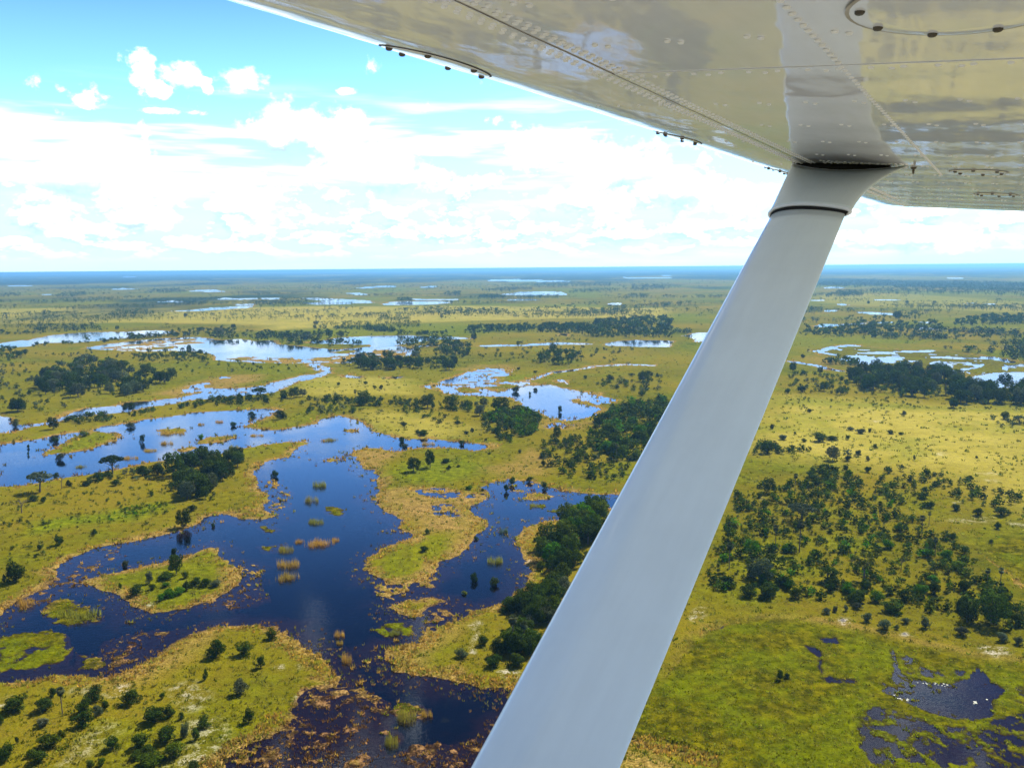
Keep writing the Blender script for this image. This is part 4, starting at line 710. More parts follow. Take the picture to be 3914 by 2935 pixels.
('tree', 'dk', 253.8, 651.4, 6.4, 6.7, 'round tree in front of the right woodland, second one'),
('tree', 'dk', 308.5, 764.7, 8.4, 13.4, 'dark rounded tree at the marsh side of the right woodland'),
('tree', 'dk', 331.8, 783.7, 7.6, 11.5, 'dark tree right of the rounded tree at the marsh'),
('tree', 'dk', 264.8, 796.8, 10.1, 7.6, 'tree at the strut edge by the marsh outlet'),
('tree', 'dk', 285.6, 783.4, 7.1, 5.8, 'small tree on the marsh bank near the strut'),
('tree', 'gr', 372.8, 663.3, 8.9, 11.6, 'spreading tree between the right lake and the woodland'),
('tree', 'dk', 326.2, 604.2, 10.3, 10.6, 'big leafy tree at the front of the right woodland'),
('tree', 'md', 308.4, 588.1, 6.6, 6.5, 'light green tree in front of the right woodland'),
('bush', 'dk', 229.9, 667.7, 6.1, 7.6, 'round bush by the strut below the marsh'),
('bush', 'dk', 216.5, 662.6, 4.7, 5.5, 'bush beside the strut below the marsh'),
('bush', 'dk', 315.4, 917.6, 4.9, 5.7, 'round bush by the marsh outlet'),
('bush', 'dk', 417.7, 789.4, 2.9, 8.1, 'dark oval bush in the marsh near the right lake'),
('tree', 'md', 318.0, 541.5, 5.4, 5.5, 'round tree of the clump at the right edge'),
('tree', 'gr', 317.3, 525.0, 5.8, 7.3, 'umbrella shaped tree at the right edge'),
('tree', 'dk', 915.1, 2191, 7.9, 8.8, 'tiny tree on the far green flat, left one'),
('tree', 'dk', 1014.0, 2189, 8.7, 9.6, 'tiny tree on the far green flat, middle one'),
('tree', 'dk', 1077.2, 2176, 7.8, 10.3, 'tiny tree on the far green flat, right one'),
('tree', 'dk', 715.5, 1582, 15.6, 17.3, 'dark tree island in the far right marsh'),
]
REGIONS = [
(64, 'tree', 4.5, 9.5, {'dk': 0.6, 'md': 0.3, 'gr': 0.1}, 'dark leafy tree in the thicket on the grassland beside the blue lagoon', 'thicket on the grassland', [(-159.9, 386.7), (-168.0, 425.7), (-169.1, 442.3), (-159.1, 450.6), (-142.7, 444.1), (-137.1, 414.2), (-135.5, 394.9), (-139.4, 386.0), (-130.6, 366.9), (-132.1, 359.1), (-140.3, 361.3), (-150.9, 369.5)]),
(34, 'bush', 2, 4, {'dk': 0.7, 'md': 0.2, 'gr': 0.1}, 'dark bush along the lagoon bank between the umbrella tree and the thicket', 'lagoon bank', [(-206.9, 397.4), (-203.3, 411.6), (-190.8, 421.3), (-180.2, 431.5), (-167.3, 405.4), (-179.9, 396.4), (-189.6, 390.0), (-201.1, 390.3)]),
(40, 'bush', 0.8, 1.8, {'br': 0.8, 'md': 0.2}, 'low bright green bush in the lush patch of the grassland', 'lush grass patch', [(-166.1, 333.4), (-164.1, 350.7), (-156.8, 358.0), (-151.0, 361.6), (-146.1, 352.0), (-151.9, 341.5), (-158.2, 333.2), (-162.5, 330.0)]),
(110, 'bush', 0.8, 2, {'dk': 0.6, 'md': 0.4}, 'small dark bush dotted over the grassland left of the thicket', 'dotted grassland', [(-225.3, 364.0), (-205.8, 388.3), (-159.9, 386.7), (-141.9, 346.4), (-145.2, 317.0), (-165.6, 292.5), (-171.4, 273.3)]),
(45, 'bush', 2.5, 4.5, {'dk': 0.8, 'md': 0.2}, 'dark bush on the narrow strip between channel and blue lagoon', 'narrow strip', [(-299.9, 554.1), (-302.0, 577.0), (-294.6, 596.2), (-273.6, 580.3), (-264.4, 556.8), (-279.2, 557.5), (-285.6, 544.8)]),
(20, 'bush', 2, 4, {'dk': 0.7, 'md': 0.3}, 'dark bush on the strip just below the small dark tree', 'strip under the small tree', [(-269.0, 585.0), (-261.3, 615.4), (-249.0, 593.9), (-259.1, 577.7)]),
(70, 'bush', 3, 5.5, {'dk': 0.8, 'md': 0.2}, 'dark bush in the long bushy strip above the blue lagoon', 'long bushy strip', [(-244.5, 617.7), (-243.0, 642.5), (-230.5, 659.9), (-213.2, 665.2), (-195.6, 670.6), (-174.7, 656.8), (-166.6, 632.5), (-185.0, 633.5), (-211.0, 629.2), (-227.4, 624.5), (-236.8, 606.6)]),
(36, 'bush', 2, 5, {'dk': 0.5, 'md': 0.3, 'gr': 0.2}, 'bush on the grass behind the head of the lagoon', 'lagoon head', [(-156.7, 594.2), (-159.2, 632.1), (-134.9, 660.7), (-112.5, 635.3), (-107.5, 586.6), (-117.4, 572.5), (-128.6, 582.7), (-144.4, 578.7)]),
(150, 'tree', 7, 13, {'dk': 0.65, 'gr': 0.35}, 'dark tree in the wood on the left plain beyond the channel', 'wood on the left plain', [(-406.1, 718.9), (-442.4, 803.1), (-475.3, 893.8), (-476.2, 938.0), (-438.8, 919.9), (-381.5, 846.9), (-352.3, 832.3), (-313.4, 794.3), (-307.7, 751.3), (-309.2, 722.2), (-304.2, 686.4), (-319.6, 678.9), (-338.7, 680.0), (-349.7, 672.5), (-371.0, 677.8)]),
(45, 'tree', 5, 9, {'dk': 0.7, 'md': 0.2, 'gr': 0.1}, 'dark tree in the copse at the near shore of the far lake', 'copse at the lake shore', [(-442.0, 983.8), (-447.1, 1037.9), (-410.3, 1016.2), (-409.8, 1073.6), (-348.9, 993.2), (-327.5, 926.2), (-344.8, 927.6), (-366.5, 914.3), (-402.3, 932.2)]),
(22, 'tree', 6, 10, {'dk': 0.7, 'md': 0.2, 'gr': 0.1}, 'dark tree in the copse at the left edge below the far lake', 'copse at the left edge', [(-682.4, 1119.4), (-645.9, 1105.5), (-607.1, 1061.5), (-562.3, 985.3), (-560.1, 944.6), (-578.1, 946.1)]),
(70, 'bush', 2, 5, {'dk': 0.4, 'md': 0.2, 'gr': 0.4}, 'scattered bush on the left plain beside the wood', 'left wood margin', [(-564.9, 929.7), (-520.8, 926.3), (-442.4, 803.1), (-406.1, 718.9), (-364.3, 665.3), (-341.4, 656.2), (-321.1, 611.8), (-337.8, 599.4), (-380.8, 621.8)]),
(60, 'bush', 1.5, 4, {'dk': 0.7, 'md': 0.2, 'gr': 0.1}, 'scattered bush on the grass between the left wood and the far lake', 'gap above the left wood', [(-573.8, 1012.2), (-544.2, 1085.8), (-466.7, 1039.6), (-369.9, 914.6), (-324.0, 926.0), (-313.5, 829.6), (-324.2, 818.2), (-412.9, 917.9), (-489.8, 954.8)]),
(70, 'bush', 3, 6, {'dk': 0.7, 'md': 0.2, 'gr': 0.1}, 'bush in the line on the spit of the far left lake', 'lake spit', [(-643.5, 1133.2), (-671.3, 1206.3), (-639.6, 1208.1), (-613.4, 1244.2), (-588.4, 1288.5), (-560.3, 1332.8), (-548.6, 1395.6), (-531.6, 1453.1), (-499.2, 1363.6), (-510.0, 1327.2), (-540.9, 1286.3), (-574.5, 1209.1), (-613.1, 1157.4)]),
(60, 'tree', 5, 10, {'dk': 0.7, 'md': 0.2, 'gr': 0.1}, 'dark tree in the line along the far side of the lake', 'tree line behind the lake', [(-537.8, 1368.0), (-531.6, 1453.1), (-490.5, 1448.1), (-432.8, 1356.0), (-402.1, 1368.7), (-347.0, 1346.2), (-272.6, 1353.7), (-236.4, 1273.4), (-297.1, 1238.0), (-343.2, 1242.9), (-398.5, 1276.6), (-439.4, 1295.5)]),
(40, 'bush', 3, 7, {'dk': 0.7, 'md': 0.2, 'gr': 0.1}, 'bush in the strip above the far left lake', 'strip above the lake', [(-812.1, 1351.4), (-859.9, 1431.8), (-839.8, 1464.7), (-827.6, 1516), (-754.8, 1469.1), (-707.7, 1493.1), (-692.9, 1461.6), (-744.4, 1418.4), (-775.0, 1372.4)]),
(30, 'bush', 1.5, 4, {'dk': 0.5, 'md': 0.5}, 'scattered bush on the meadow south of the far lake', 'lake meadow', [(-313.6, 895.7), (-268.0, 906.6), (-216.0, 895.4), (-196.7, 846.3), (-228.9, 823.6), (-277.0, 833.1)]),
(90, 'tree', 6, 12, {'dk': 0.7, 'md': 0.2, 'gr': 0.1}, 'dark tree in the far copse between lake and blue marsh', 'far copse by the marsh', [(-181.0, 892.7), (-174.0, 953.3), (-157.0, 976.9), (-114.3, 916.9), (-86.8, 907.2), (-63.1, 898.0), (-51.6, 868.7), (-61.9, 836.4), (-88.8, 832.1), (-131.6, 835.2), (-153.1, 853.5)]),
(44, 'tree', 6, 12, {'dk': 0.7, 'md': 0.2, 'gr': 0.1}, 'dark tree in the copse at the lake tip', 'copse at the lake tip', [(-89.2, 971.2), (-87.9, 1064.4), (-68.5, 1127.6), (-52.6, 1051.1), (-46.4, 959.2), (-66.2, 944.4)]),
(44, 'tree', 6, 11, {'dk': 0.9, 'md': 0.1}, 'dark tree in the isolated copse above the winding stream', 'copse above the stream', [(19.9, 891.5), (33.1, 944.3), (56.0, 984.9), (72.4, 966.0), (77.1, 916.9), (69.2, 880.4), (49.3, 867.9), (30.7, 876.3)]),
(60, 'bush', 2, 5, {'dk': 0.7, 'md': 0.2, 'gr': 0.1}, 'bush scattered on the far flat above the winding stream', 'flat above the stream', [(-47.1, 904.1), (-34.4, 1020.3), (2.7, 1066.3), (41.2, 1062.7), (99.4, 1067.6), (145.7, 1052.9), (123.4, 953.3), (91.3, 893.1), (83.6, 973.7), (57.0, 1002.9), (19.4, 945.4), (-14.0, 886.9)]),
(200, 'tree', 6, 12, {'dk': 1}, 'dark tree in the shaded belt beyond the lakes', 'shaded tree belt', [(-72.5, 1314.9), (-72.8, 1415.2), (-21.7, 1416.1), (56.1, 1443.4), (123.1, 1465.6), (126.1, 1356.3), (96.0, 1280.5), (51.1, 1316.3), (3.5, 1321.8), (-66.9, 1298.9)]),
(220, 'tree', 8, 13, {'dk': 1}, 'dark tree in the wood behind the far pond', 'wood behind the far pond', [(100.6, 1280.0), (162.9, 1543), (223.2, 1617), (308.9, 1639), (225.9, 1195.9), (176.9, 1201.2), (133.4, 1200.5), (110.5, 1235.5)]),
(40, 'tree', 5, 9, {'dk': 0.5, 'gr': 0.5}, 'tree in the far belt on the yellow plain', 'far belt on the plain', [(-149.8, 1680), (-153.5, 1877), (-141.3, 2045), (-68.5, 2070), (-1.4, 1985), (-11.5, 1873), (-89.7, 1750), (-130.6, 1668)]),
(50, 'bush', 3, 6, {'dk': 0.5, 'md': 0.5}, 'bush in the far scrub line rising to the right', 'far scrub line', [(-1.4, 2006), (84.8, 2179), (179.5, 2397), (262.4, 2488), (242.0, 2294), (162.1, 2164), (78.9, 2029)]),
(60, 'bush', 2.5, 5.5, {'dk': 0.7, 'md': 0.2, 'gr': 0.1}, 'bush in the copse left of the strut', 'copse left of the strut', [(70.3, 712.5), (87.0, 756.3), (109.3, 787.9), (124.3, 792.6), (137.1, 774.6), (121.7, 686.6), (100.3, 677.5), (83.6, 693.4)]),
(130, 'bush', 2.5, 5, {'dk': 0.7, 'md': 0.2, 'gr': 0.1}, 'bush in the middle strip between lagoon and blue marsh', 'middle strip', [(-159.1, 645.9), (-145.0, 668.7), (-122.9, 647.7), (-105.0, 646.7), (-85.9, 645.6), (-73.2, 637.3), (-67.0, 622.4), (-47.7, 607.4), (-32.8, 620.5), (-21.4, 619.9), (-25.8, 588.4), (-47.3, 587.6), (-64.9, 601.6), (-88.0, 609.6), (-111.7, 617.8), (-136.1, 626.2)]),
(34, 'bush', 2, 4.5, {'dk': 0.4, 'md': 0.4, 'gr': 0.2}, 'bush scattered on the grass below the middle strip', 'grass below the middle strip', [(-144.4, 612.6), (-127.4, 611.7), (-108.7, 600.6), (-86.6, 599.4), (-63.8, 591.7), (-41.2, 577.9), (-33.9, 542.7), (-43.4, 537.7), (-61.2, 566.8), (-90.1, 586.7), (-106.4, 587.5), (-125.5, 576.0)]),
(200, 'bush', 3, 6.5, {'dk': 0.45, 'md': 0.3, 'br': 0.25}, 'dense dark green bush in the copse beside the blue marsh', 'dense copse by the marsh', [(-21.4, 556.1), (-9.6, 585.7), (6.6, 597.8), (18.5, 559.9), (16.1, 519.3), (8.1, 495.6), (-0.1, 503.0), (-10.9, 538.9)]),
(30, 'bush', 2.5, 4.5, {'dk': 0.7, 'md': 0.2, 'gr': 0.1}, 'bush on the grass around the dense copse', 'dense copse margin', [(-21.1, 547.6), (-10.7, 525.7), (-0.1, 491.4), (-0.1, 476.1), (-12.0, 496.5), (-19.0, 515.9)]),
(290, 'bush', 2.5, 8, {'dk': 0.5, 'md': 0.35, 'br': 0.15}, 'dense dark bush in the thicket left of the strut', 'thicket left of the strut', [(46.7, 521.0), (61.8, 563.5), (84.9, 613.1), (115.1, 634.2), (103.4, 526.5), (77.7, 462.5), (64.5, 427.7), (53.4, 439.3), (41.6, 464.0)]),
(120, 'bush', 2.5, 5, {'dk': 0.6, 'md': 0.3, 'gr': 0.1}, 'bush in the open scrub left of the strut', 'scrub left of the strut', [(15.0, 471.6), (27.4, 498.9), (44.0, 490.9), (55.6, 457.1), (64.0, 433.2), (53.6, 392.9), (40.8, 391.0), (25.3, 397.6), (15.3, 408.6)]),
(46, 'tree', 4, 10, {'dk': 0.5, 'md': 0.35, 'br': 0.15}, 'dark tree in the dense shore thicket under the strut', 'dense shore thicket', [(7.2, 302.6), (10.7, 312.6), (16.7, 321.6), (24.7, 327.8), (29.2, 336.0), (41.2, 337.3), (32.7, 303.3), (24.0, 275.4), (15.4, 266.5), (10.9, 273.4), (9.5, 290.5)]),
(70, 'bush', 2, 7, {'dk': 0.55, 'md': 0.3, 'gr': 0.15}, 'dark bush in the thicket around the palms by the strut', 'thicket round the palms', [(-4.0, 237.5), (1.8, 246.5), (8.6, 254.1), (13.8, 266.6), (19.8, 262.1), (10.5, 230.4), (5.9, 214.9), (3.2, 206.5), (0.1, 203.3), (-2.4, 215.1), (0.2, 225.7)]),
(480, 'bush', 1.5, 4.4, {'dk': 0.6, 'md': 0.3, 'br': 0.1}, 'small dark bush in the dense scrub right of the strut', 'scrub right of the strut', [(98.7, 365.3), (109.6, 377.5), (130.6, 381.1), (154.0, 408.5), (159.6, 398.5), (163.5, 380.0), (167.0, 363.1), (171.8, 340.3), (154.0, 333.9), (157.5, 320.6), (157.9, 302.7), (157.3, 281.6), (151.0, 265.4), (153.0, 248.8), (140.2, 221.2), (130.5, 227.8), (116.9, 234.9), (105.2, 240.5), (91.7, 242.6), (78.5, 246.7), (58.3, 255.0), (70.7, 291.4), (88.8, 339.3)]),
(800, 'bush', 0.7, 1.7, {'dk': 0.6, 'md': 0.4}, 'very small bush in the dense scrub right of the strut', 'right scrub floor', [(98.7, 365.3), (109.6, 377.5), (130.6, 381.1), (154.0, 408.5), (159.6, 398.5), (163.5, 380.0), (167.0, 363.1), (171.8, 340.3), (154.0, 333.9), (157.5, 320.6), (157.9, 302.7), (157.3, 281.6), (151.0, 265.4), (153.0, 248.8), (140.2, 221.2), (130.5, 227.8), (116.9, 234.9), (105.2, 240.5), (91.7, 242.6), (78.5, 246.7), (58.3, 255.0), (70.7, 291.4), (88.8, 339.3)]),
(58, 'bush', 2.0, 4.4, {'dk': 0.7, 'md': 0.3}, 'round green bush in the upper scrub right of the strut', 'upper right scrub', [(128.5, 368.4), (141.2, 399.1), (153.5, 413.6), (163.4, 408.2), (163.1, 384.4), (153.5, 371.7), (148.7, 376.2), (134.8, 356.3), (127.2, 358.4)]),
(80, 'bush', 2, 4.4, {'dk': 0.8, 'md': 0.2}, 'dark bush dotted over the right plain', 'right plain', [(158.2, 367.4), (186.6, 412.4), (196.1, 402.0), (211.5, 382.7), (217.2, 365.5), (217.4, 349.8), (201.0, 322.5), (191.5, 331.0), (188.3, 347.0), (182.7, 362.6), (166.9, 351.4), (156.2, 348.0)]),
(26, 'bush', 2.5, 5, {'dk': 0.7, 'md': 0.3}, 'dark bush in the row near the strut on the upper right plain', 'right plain bush row', [(127.5, 441.0), (138.3, 469.7), (149.7, 462.7), (164.9, 452.6), (149.7, 438.4), (139.4, 446.4)]),
(20, 'bush', 2.5, 4.5, {'dk': 0.9, 'md': 0.1}, 'dark bush at the right edge in front of the huge dark tree', 'thicket by the huge tree', [(137.4, 257.2), (148.7, 261.1), (150.8, 245.0), (145.6, 229.2), (139.0, 218.2), (131.2, 223.0), (127.5, 231.2)]),
(190, 'tree', 5, 14, {'dk': 0.65, 'md': 0.2, 'gr': 0.15}, 'dark tree in the woodland between the right lake and the plain', 'right lake woodland', [(292.1, 733.8), (326.7, 792.3), (339.4, 791.4), (360.6, 789.9), (383.2, 765.1), (379.6, 727.9), (376.4, 689.5), (372.2, 663.4), (406.1, 696.9), (420.1, 677.8), (369.6, 594.9), (330.9, 600.5), (312.5, 619.4), (297.4, 624.0), (289.9, 659.9), (282.4, 686.3)]),
(80, 'bush', 2, 5, {'dk': 0.7, 'md': 0.2, 'gr': 0.1}, 'bush on the slope between marsh and right plain', 'slope by the right marsh', [(247.2, 757.9), (269.8, 796.4), (283.6, 777.8), (297.4, 754.5), (271.5, 678.1), (284.1, 652.0), (268.3, 637.0), (251.2, 654.0), (235.1, 663.2), (215.9, 664.3)]),
(60, 'bush', 1.2, 2.6, {'md': 0.6, 'dk': 0.4}, 'small bush on the bright grass below the right woodland', 'grass below the woodland', [(201.2, 625.7), (233.7, 639.0), (279.8, 636.4), (307.6, 598.3), (356.6, 585.5), (347.2, 569.9), (287.3, 579.4), (236.1, 585.3), (196.7, 597.4)]),
(160, 'tree', 6, 12, {'dk': 1}, 'dark tree in the far belt across the right marshes', 'belt across the right marshes', [(414.1, 1214.9), (458.8, 1332.8), (499.3, 1311.3), (581.8, 1426.4), (660.2, 1456.0), (704.0, 1410.4), (665.2, 1307.8), (624.3, 1249.3), (578.7, 1225.0), (551.2, 1213.8), (446.3, 1170.8)]),
(160, 'tree', 6, 12, {'dk': 1}, 'dark tree in the far belt toward the right edge', 'belt at the right edge', [(747.2, 1444.3), (850.5, 1562), (902.2, 1604), (996.8, 1615), (858.9, 1390.1), (754.5, 1384.8), (721.4, 1389.1)]),
(40, 'bush', 3, 6, {'dk': 0.7, 'md': 0.2, 'gr': 0.1}, 'bush in the far scrub right of the marsh belt', 'far scrub at the right', [(594.7, 1168.0), (663.0, 1275.7), (664.2, 1201.2), (720.6, 1238.2), (722.5, 1167.4), (672.7, 1086.0), (635.1, 1125.5), (615.0, 1165.8)]),
(30, 'tree', 5, 10, {'dk': 1}, 'dark tree on the islets of the far right marsh', 'far marsh islet trees', [(599.3, 1561), (658.1, 1667), (656.9, 1576), (713.6, 1607), (834.4, 1771), (796.7, 1646), (723.2, 1534), (691.7, 1538), (613.9, 1540)]),
(18, 'bush', 2, 4, {'dk': 0.7, 'md': 0.2, 'gr': 0.1}, 'bush of the clump at the right edge', 'clump at the right edge', [(299.9, 534.0), (322.5, 552.8), (340.4, 551.9), (314.8, 509.5), (301.0, 510.2), (296.8, 519.6)]),
]
FAR_BELTS = [
(150, 4, 9, [(-1054.1, 1759), (-884.7, 1870), (-694.5, 1813), (-684.9, 1707), (-863.7, 1637), (-977.4, 1630)]),
(260, 5, 10, [(-838.0, 2092), (-427.7, 2134), (-353.8, 1762), (-539.7, 1639), (-689.6, 1758)]),
(200, 5, 9, [(-363.9, 1570), (-167.4, 1588), (-154.4, 1462.3), (-249.2, 1401.3), (-335.7, 1447.5)]),
(120, 5, 9, [(-1.4, 1793), (296.7, 1775), (279.0, 1668), (4.7, 1683)]),
(140, 5, 10, [(930.2, 2576), (1159.5, 2288), (1276.2, 2071), (1128.6, 1830), (929.5, 1975), (851.1, 2357)]),
(350, 6, 11, [(-2957, 4960), (-1968, 5167), (-1041.6, 5223), (-914.5, 4584), (-1601, 4200), (-2423, 4062)]),
(450, 7, 12, [(-1217.8, 5297), (848.4, 5090), (691.8, 4149), (-203.8, 4017), (-1025.0, 4456)]),
(160, 5, 9, [(-1321.3, 2429), (-1080.5, 2585), (-969.1, 2317), (-1216.2, 2234)]),
(1500, 9, 14, [(1210.6, 2994), (1564, 3610), (2126, 4532), (2569, 4908), (2574, 4191), (1514, 2459), (1490.1, 2746), (1368.3, 2913)]),
(500, 8, 13, [(1721, 4824), (2351, 5672), (2255, 4807), (1672, 3862), (1449.3, 3652), (1479.5, 4105)]),
(200, 8, 13, [(965.4, 2635), (1233.9, 3241), (1312.1, 3217), (1099.8, 2671), (1022.2, 2620)]),
(120, 8, 14, [(-1824, 3381), (-2046, 3952), (-1974, 3979), (-1762, 3551), (-1703, 3265)]),
(160, 8, 14, [(-1649, 3837), (-1874, 4495), (-1777, 4556), (-1505, 3986), (-1477.9, 3787)]),
(60, 8, 14, [(-2016, 3377), (-2339, 3920), (-2310, 4029), (-2038, 3566), (-1997, 3407)]),
(90, 7, 12, [(-1066.1, 2528), (-1089.8, 2725), (-948.2, 2671), (-873.4, 2459), (-976.2, 2440)]),
(120, 7, 12, [(-700.7, 2311), (-806.3, 3044), (-700.4, 2943), (-540.7, 2703), (-515.9, 2578), (-615.6, 2489), (-573.6, 2160), (-660.7, 2259)]),
(150, 6, 11, [(-915.2, 1935), (-1015.0, 2199), (-955.1, 2188), (-886.6, 2100), (-741.3, 1849), (-769.2, 1759), (-842.1, 1807)]),
(80, 7, 12, [(-1610, 2943), (-1565, 3151), (-1481.7, 3294), (-1336.9, 3175), (-1359.5, 2997), (-1518, 2991)]),
(60, 7, 12, [(-1527, 4567), (-1589, 5022), (-1351.5, 4639), (-892.7, 4474), (-845.7, 4237), (-1334.4, 4314)]),
(160, 9, 14, [(-135.8, 3731), (-24.9, 4256), (101.4, 4116), (93.2, 3782), (-54.0, 3633)]),
(500, 9, 14, [(-10.7, 4795), (111.4, 5286), (387.9, 5885), (604.5, 5206), (510.0, 4391), (246.0, 4320)]),
(150, 9, 14, [(492.5, 3530), (665.9, 4715), (812.7, 4453), (678.3, 3715), (546.8, 3513)]),
(120, 8, 13, [(222.8, 3291), (269.2, 3776), (490.1, 3861), (447.0, 3522), (281.3, 3355)]),
(100, 8, 13, [(-109.6, 2732), (-107.8, 3108), (-33.7, 2974), (-16.2, 2710)]),
(60, 8, 13, [(-352.1, 2566), (-366.5, 2820), (-321.6, 2782), (-295.3, 2553)]),
(80, 8, 13, [(-256.1, 3148), (-263.8, 3475), (-208.0, 3589), (-181.5, 3128)]),
(60, 8, 13, [(28.2, 2767), (62.6, 2980), (169.9, 2985), (155.8, 2736)]),
(60, 8, 13, [(308.2, 2572), (440.9, 3080), (475.6, 2952), (440.4, 2764), (330.7, 2567)]),
(90, 6, 10, [(101.1, 1777), (119.5, 1864), (168.6, 1888), (316.9, 1896), (301.5, 1804), (162.7, 1750)]),
(70, 6, 10, [(-258.9, 1623), (-273.7, 1778), (-196.0, 1687), (-193.4, 1614)]),
(70, 5, 9, [(-241.5, 1400.3), (-225.0, 1441.2), (-200.2, 1412.9), (-162.1, 1309.6), (-91.7, 1317.1), (-135.1, 1276.7), (-218.0, 1363.7)]),
]
REEDS = [
('tan', -71.1, 302.0, 2.0, 10.2, 'long tan reed clump standing in the dark blue water'),
('tan', -79.3, 305.0, 1.2, 3.6, 'small tan reed tuft left of the long tan clump'),
('tan', -66.3, 306.6, 1.2, 3.6, 'small tan reed tuft right of the long tan clump'),
('tan', -76.8, 279.1, 2.2, 8.2, 'upper tan reed clump of the stacked pair in the dark water'),
('tan', -73.9, 267.6, 2.0, 7.1, 'lower tan reed clump of the stacked pair, with its reflection'),
('olive', -90.0, 386.5, 2.6, 6.8, 'olive reed clump in the middle of the main lagoon'),
('olive', -87.9, 361.5, 2.4, 6.3, 'olive reed clump below the upper one in the main lagoon'),
('olive', -78.7, 329.2, 1.7, 7.7, 'thin olive reeds above the long tan clump'),
('olive', -81.9, 295.5, 1.6, 7.0, 'pale olive reeds left above the stacked pair'),
('olive', -127.1, 236.7, 2.1, 13.4, 'long dense reed bed in front of the green mat at the left'),
('tan', -211.4, 520.2, 2.0, 16.5, 'tan reed bed in the middle of the blue lagoon'),
('tan', -201.9, 488.9, 1.9, 7.8, 'small tan reed patch below the reed bed of the blue lagoon'),
('tan', -203.5, 469.0, 1.3, 9.5, 'narrow tan reed patch left in the blue lagoon'),
('tan', -206.2, 450.7, 1.4, 9.2, 'tan reed patch right of the umbrella tree'),
('olive', -223.2, 430.5, 1.2, 5.6, 'little olive reed tuft near the lagoon bank'),
('olive', -107.5, 494.0, 1.5, 8.6, 'olive reed clump in the bright reflecting water'),
('tan', -156.0, 510.8, 1.2, 8.9, 'brownish reed tuft near the sand bar'),
('olive', -158.7, 475.6, 1.8, 6.2, 'olive reeds at the grassy cape'),
('tan', -203.9, 549.5, 1.3, 5.5, 'faint tan reeds in the upper lagoon, left of two'),
('tan', -194.9, 557.9, 1.5, 5.6, 'faint tan reeds in the upper lagoon, right of two'),
('olive', -6.2, 280.9, 2.1, 5.8, 'rounded olive reed clump in the right channel'),
('gr', -3.6, 314.5, 1.8, 3.7, 'grey reed tuft in the right channel above the olive clump'),
('tan', -48.2, 223.5, 1.5, 3.0, 'left brownish reed clump in the dark narrows'),
('tan', -43.3, 208.1, 1.9, 3.4, 'lower brownish reed clump in the dark narrows'),
('tan', -47.1, 218.2, 1.0, 2.0, 'tiny reed clump between the two in the dark narrows'),
('olive', -32.9, 224.0, 1.4, 4.0, 'reeds standing on the bright weed mat'),
('olive', -24.4, 179.2, 2.3, 5.4, 'large olive reed clump in the brown mud'),
('tan', -20.0, 180.7, 1.5, 2.7, 'tan reed clump right of the large olive clump'),
('olive', -26.3, 169.0, 1.9, 3.6, 'green reed clump at the bottom in the brown mud'),
('olive', 9.0, 350.8, 1.1, 5.1, 'small olive reeds near the inlet weed'),
('tan', -48.8, 481.0, 1.7, 8.4, 'reeds at the mouth of the narrow creek'),
('olive', -34.8, 490.8, 1.5, 7.8, 'reeds beside the narrow creek'),
('tan', -148.1, 247.1, 2.0, 6.6, 'brown reeds on the left shore of the dark water'),
]
LILIES = [
([(87.4, 187.6), (89.9, 188.7), (91.9, 186.4), (90.3, 184.2), (88.0, 185.9)], 36),
([(90.5, 181.5), (92.9, 180.9), (95.4, 178.2), (94.1, 176.7), (91.1, 178.3)], 40),
([(104.9, 184.8), (106.7, 185.0), (106.1, 183.9), (104.4, 183.7)], 14),
([(109.6, 186.3), (110.8, 185.8), (109.6, 183.3), (108.7, 183.7)], 22),
([(97.2, 194.5), (104.7, 193.2), (103.8, 191.4), (97.2, 193.3)], 14),
]
MOUNDS = [
(93.0, 229.4, 1.0, 'little grey mound in the middle of a round white sand ring by the green pan'),
(106.2, 220.2, 0.8, 'smaller grey mound in white sand right of the ringed mound by the green pan'),
]


# ------------------------------------------------------------------ helpers
rng = np.random.default_rng(7)
random.seed(7)


def tag(o, label=None, cat=None, group=None, kind=None):
    for k, v in (('label', label), ('category', cat), ('group', group), ('kind', kind)):
        if v:
            o[k] = v
    return o


def link(name, data, parent=None, loc=None):
    o = bpy.data.objects.new(name, data)
    COL.objects.link(o)
    if parent is not None:
        o.parent = parent
    if loc is not None:
        o.location = loc
    return o


def mesh_np(name, verts, faces, mats=(), midx=None, smooth=False):
    """faces: list of index tuples or an (n,k) array"""
    me = bpy.data.meshes.new(name)
    verts = np.asarray(verts, np.float32)
    if isinstance(faces, np.ndarray):
        n, k = faces.shape
        me.vertices.add(len(verts))
        me.vertices.foreach_set('co', verts.ravel())
        me.loops.add(n * k)
        me.loops.foreach_set('vertex_index', faces.astype(np.int32).ravel())
        me.polygons.add(n)
        me.polygons.foreach_set('loop_start', np.arange(0, n * k, k, dtype=np.int32))
        me.update(calc_edges=True)
    else:
        me.from_pydata(verts.tolist(), [], faces)
    for m in mats:
        me.materials.append(m)
    if midx is not None:
        me.polygons.foreach_set('material_index', np.asarray(midx, np.int32))
    if smooth:
        me.polygons.foreach_set('use_smooth', np.ones(len(me.polygons), bool))
    me.update()
    return me


def fattr(me, name, vals, dom='POINT'):
    a = me.attributes.new(name, 'FLOAT', dom)
    a.data.foreach_set('value', np.asarray(vals, np.float32))


# gradient noise on numpy arrays
_perm = np.random.default_rng(3).permutation(512).astype(np.int64)
_ga = np.random.default_rng(4).uniform(0, 2 * math.pi, 512)
_gx, _gy = np.cos(_ga), np.sin(_ga)


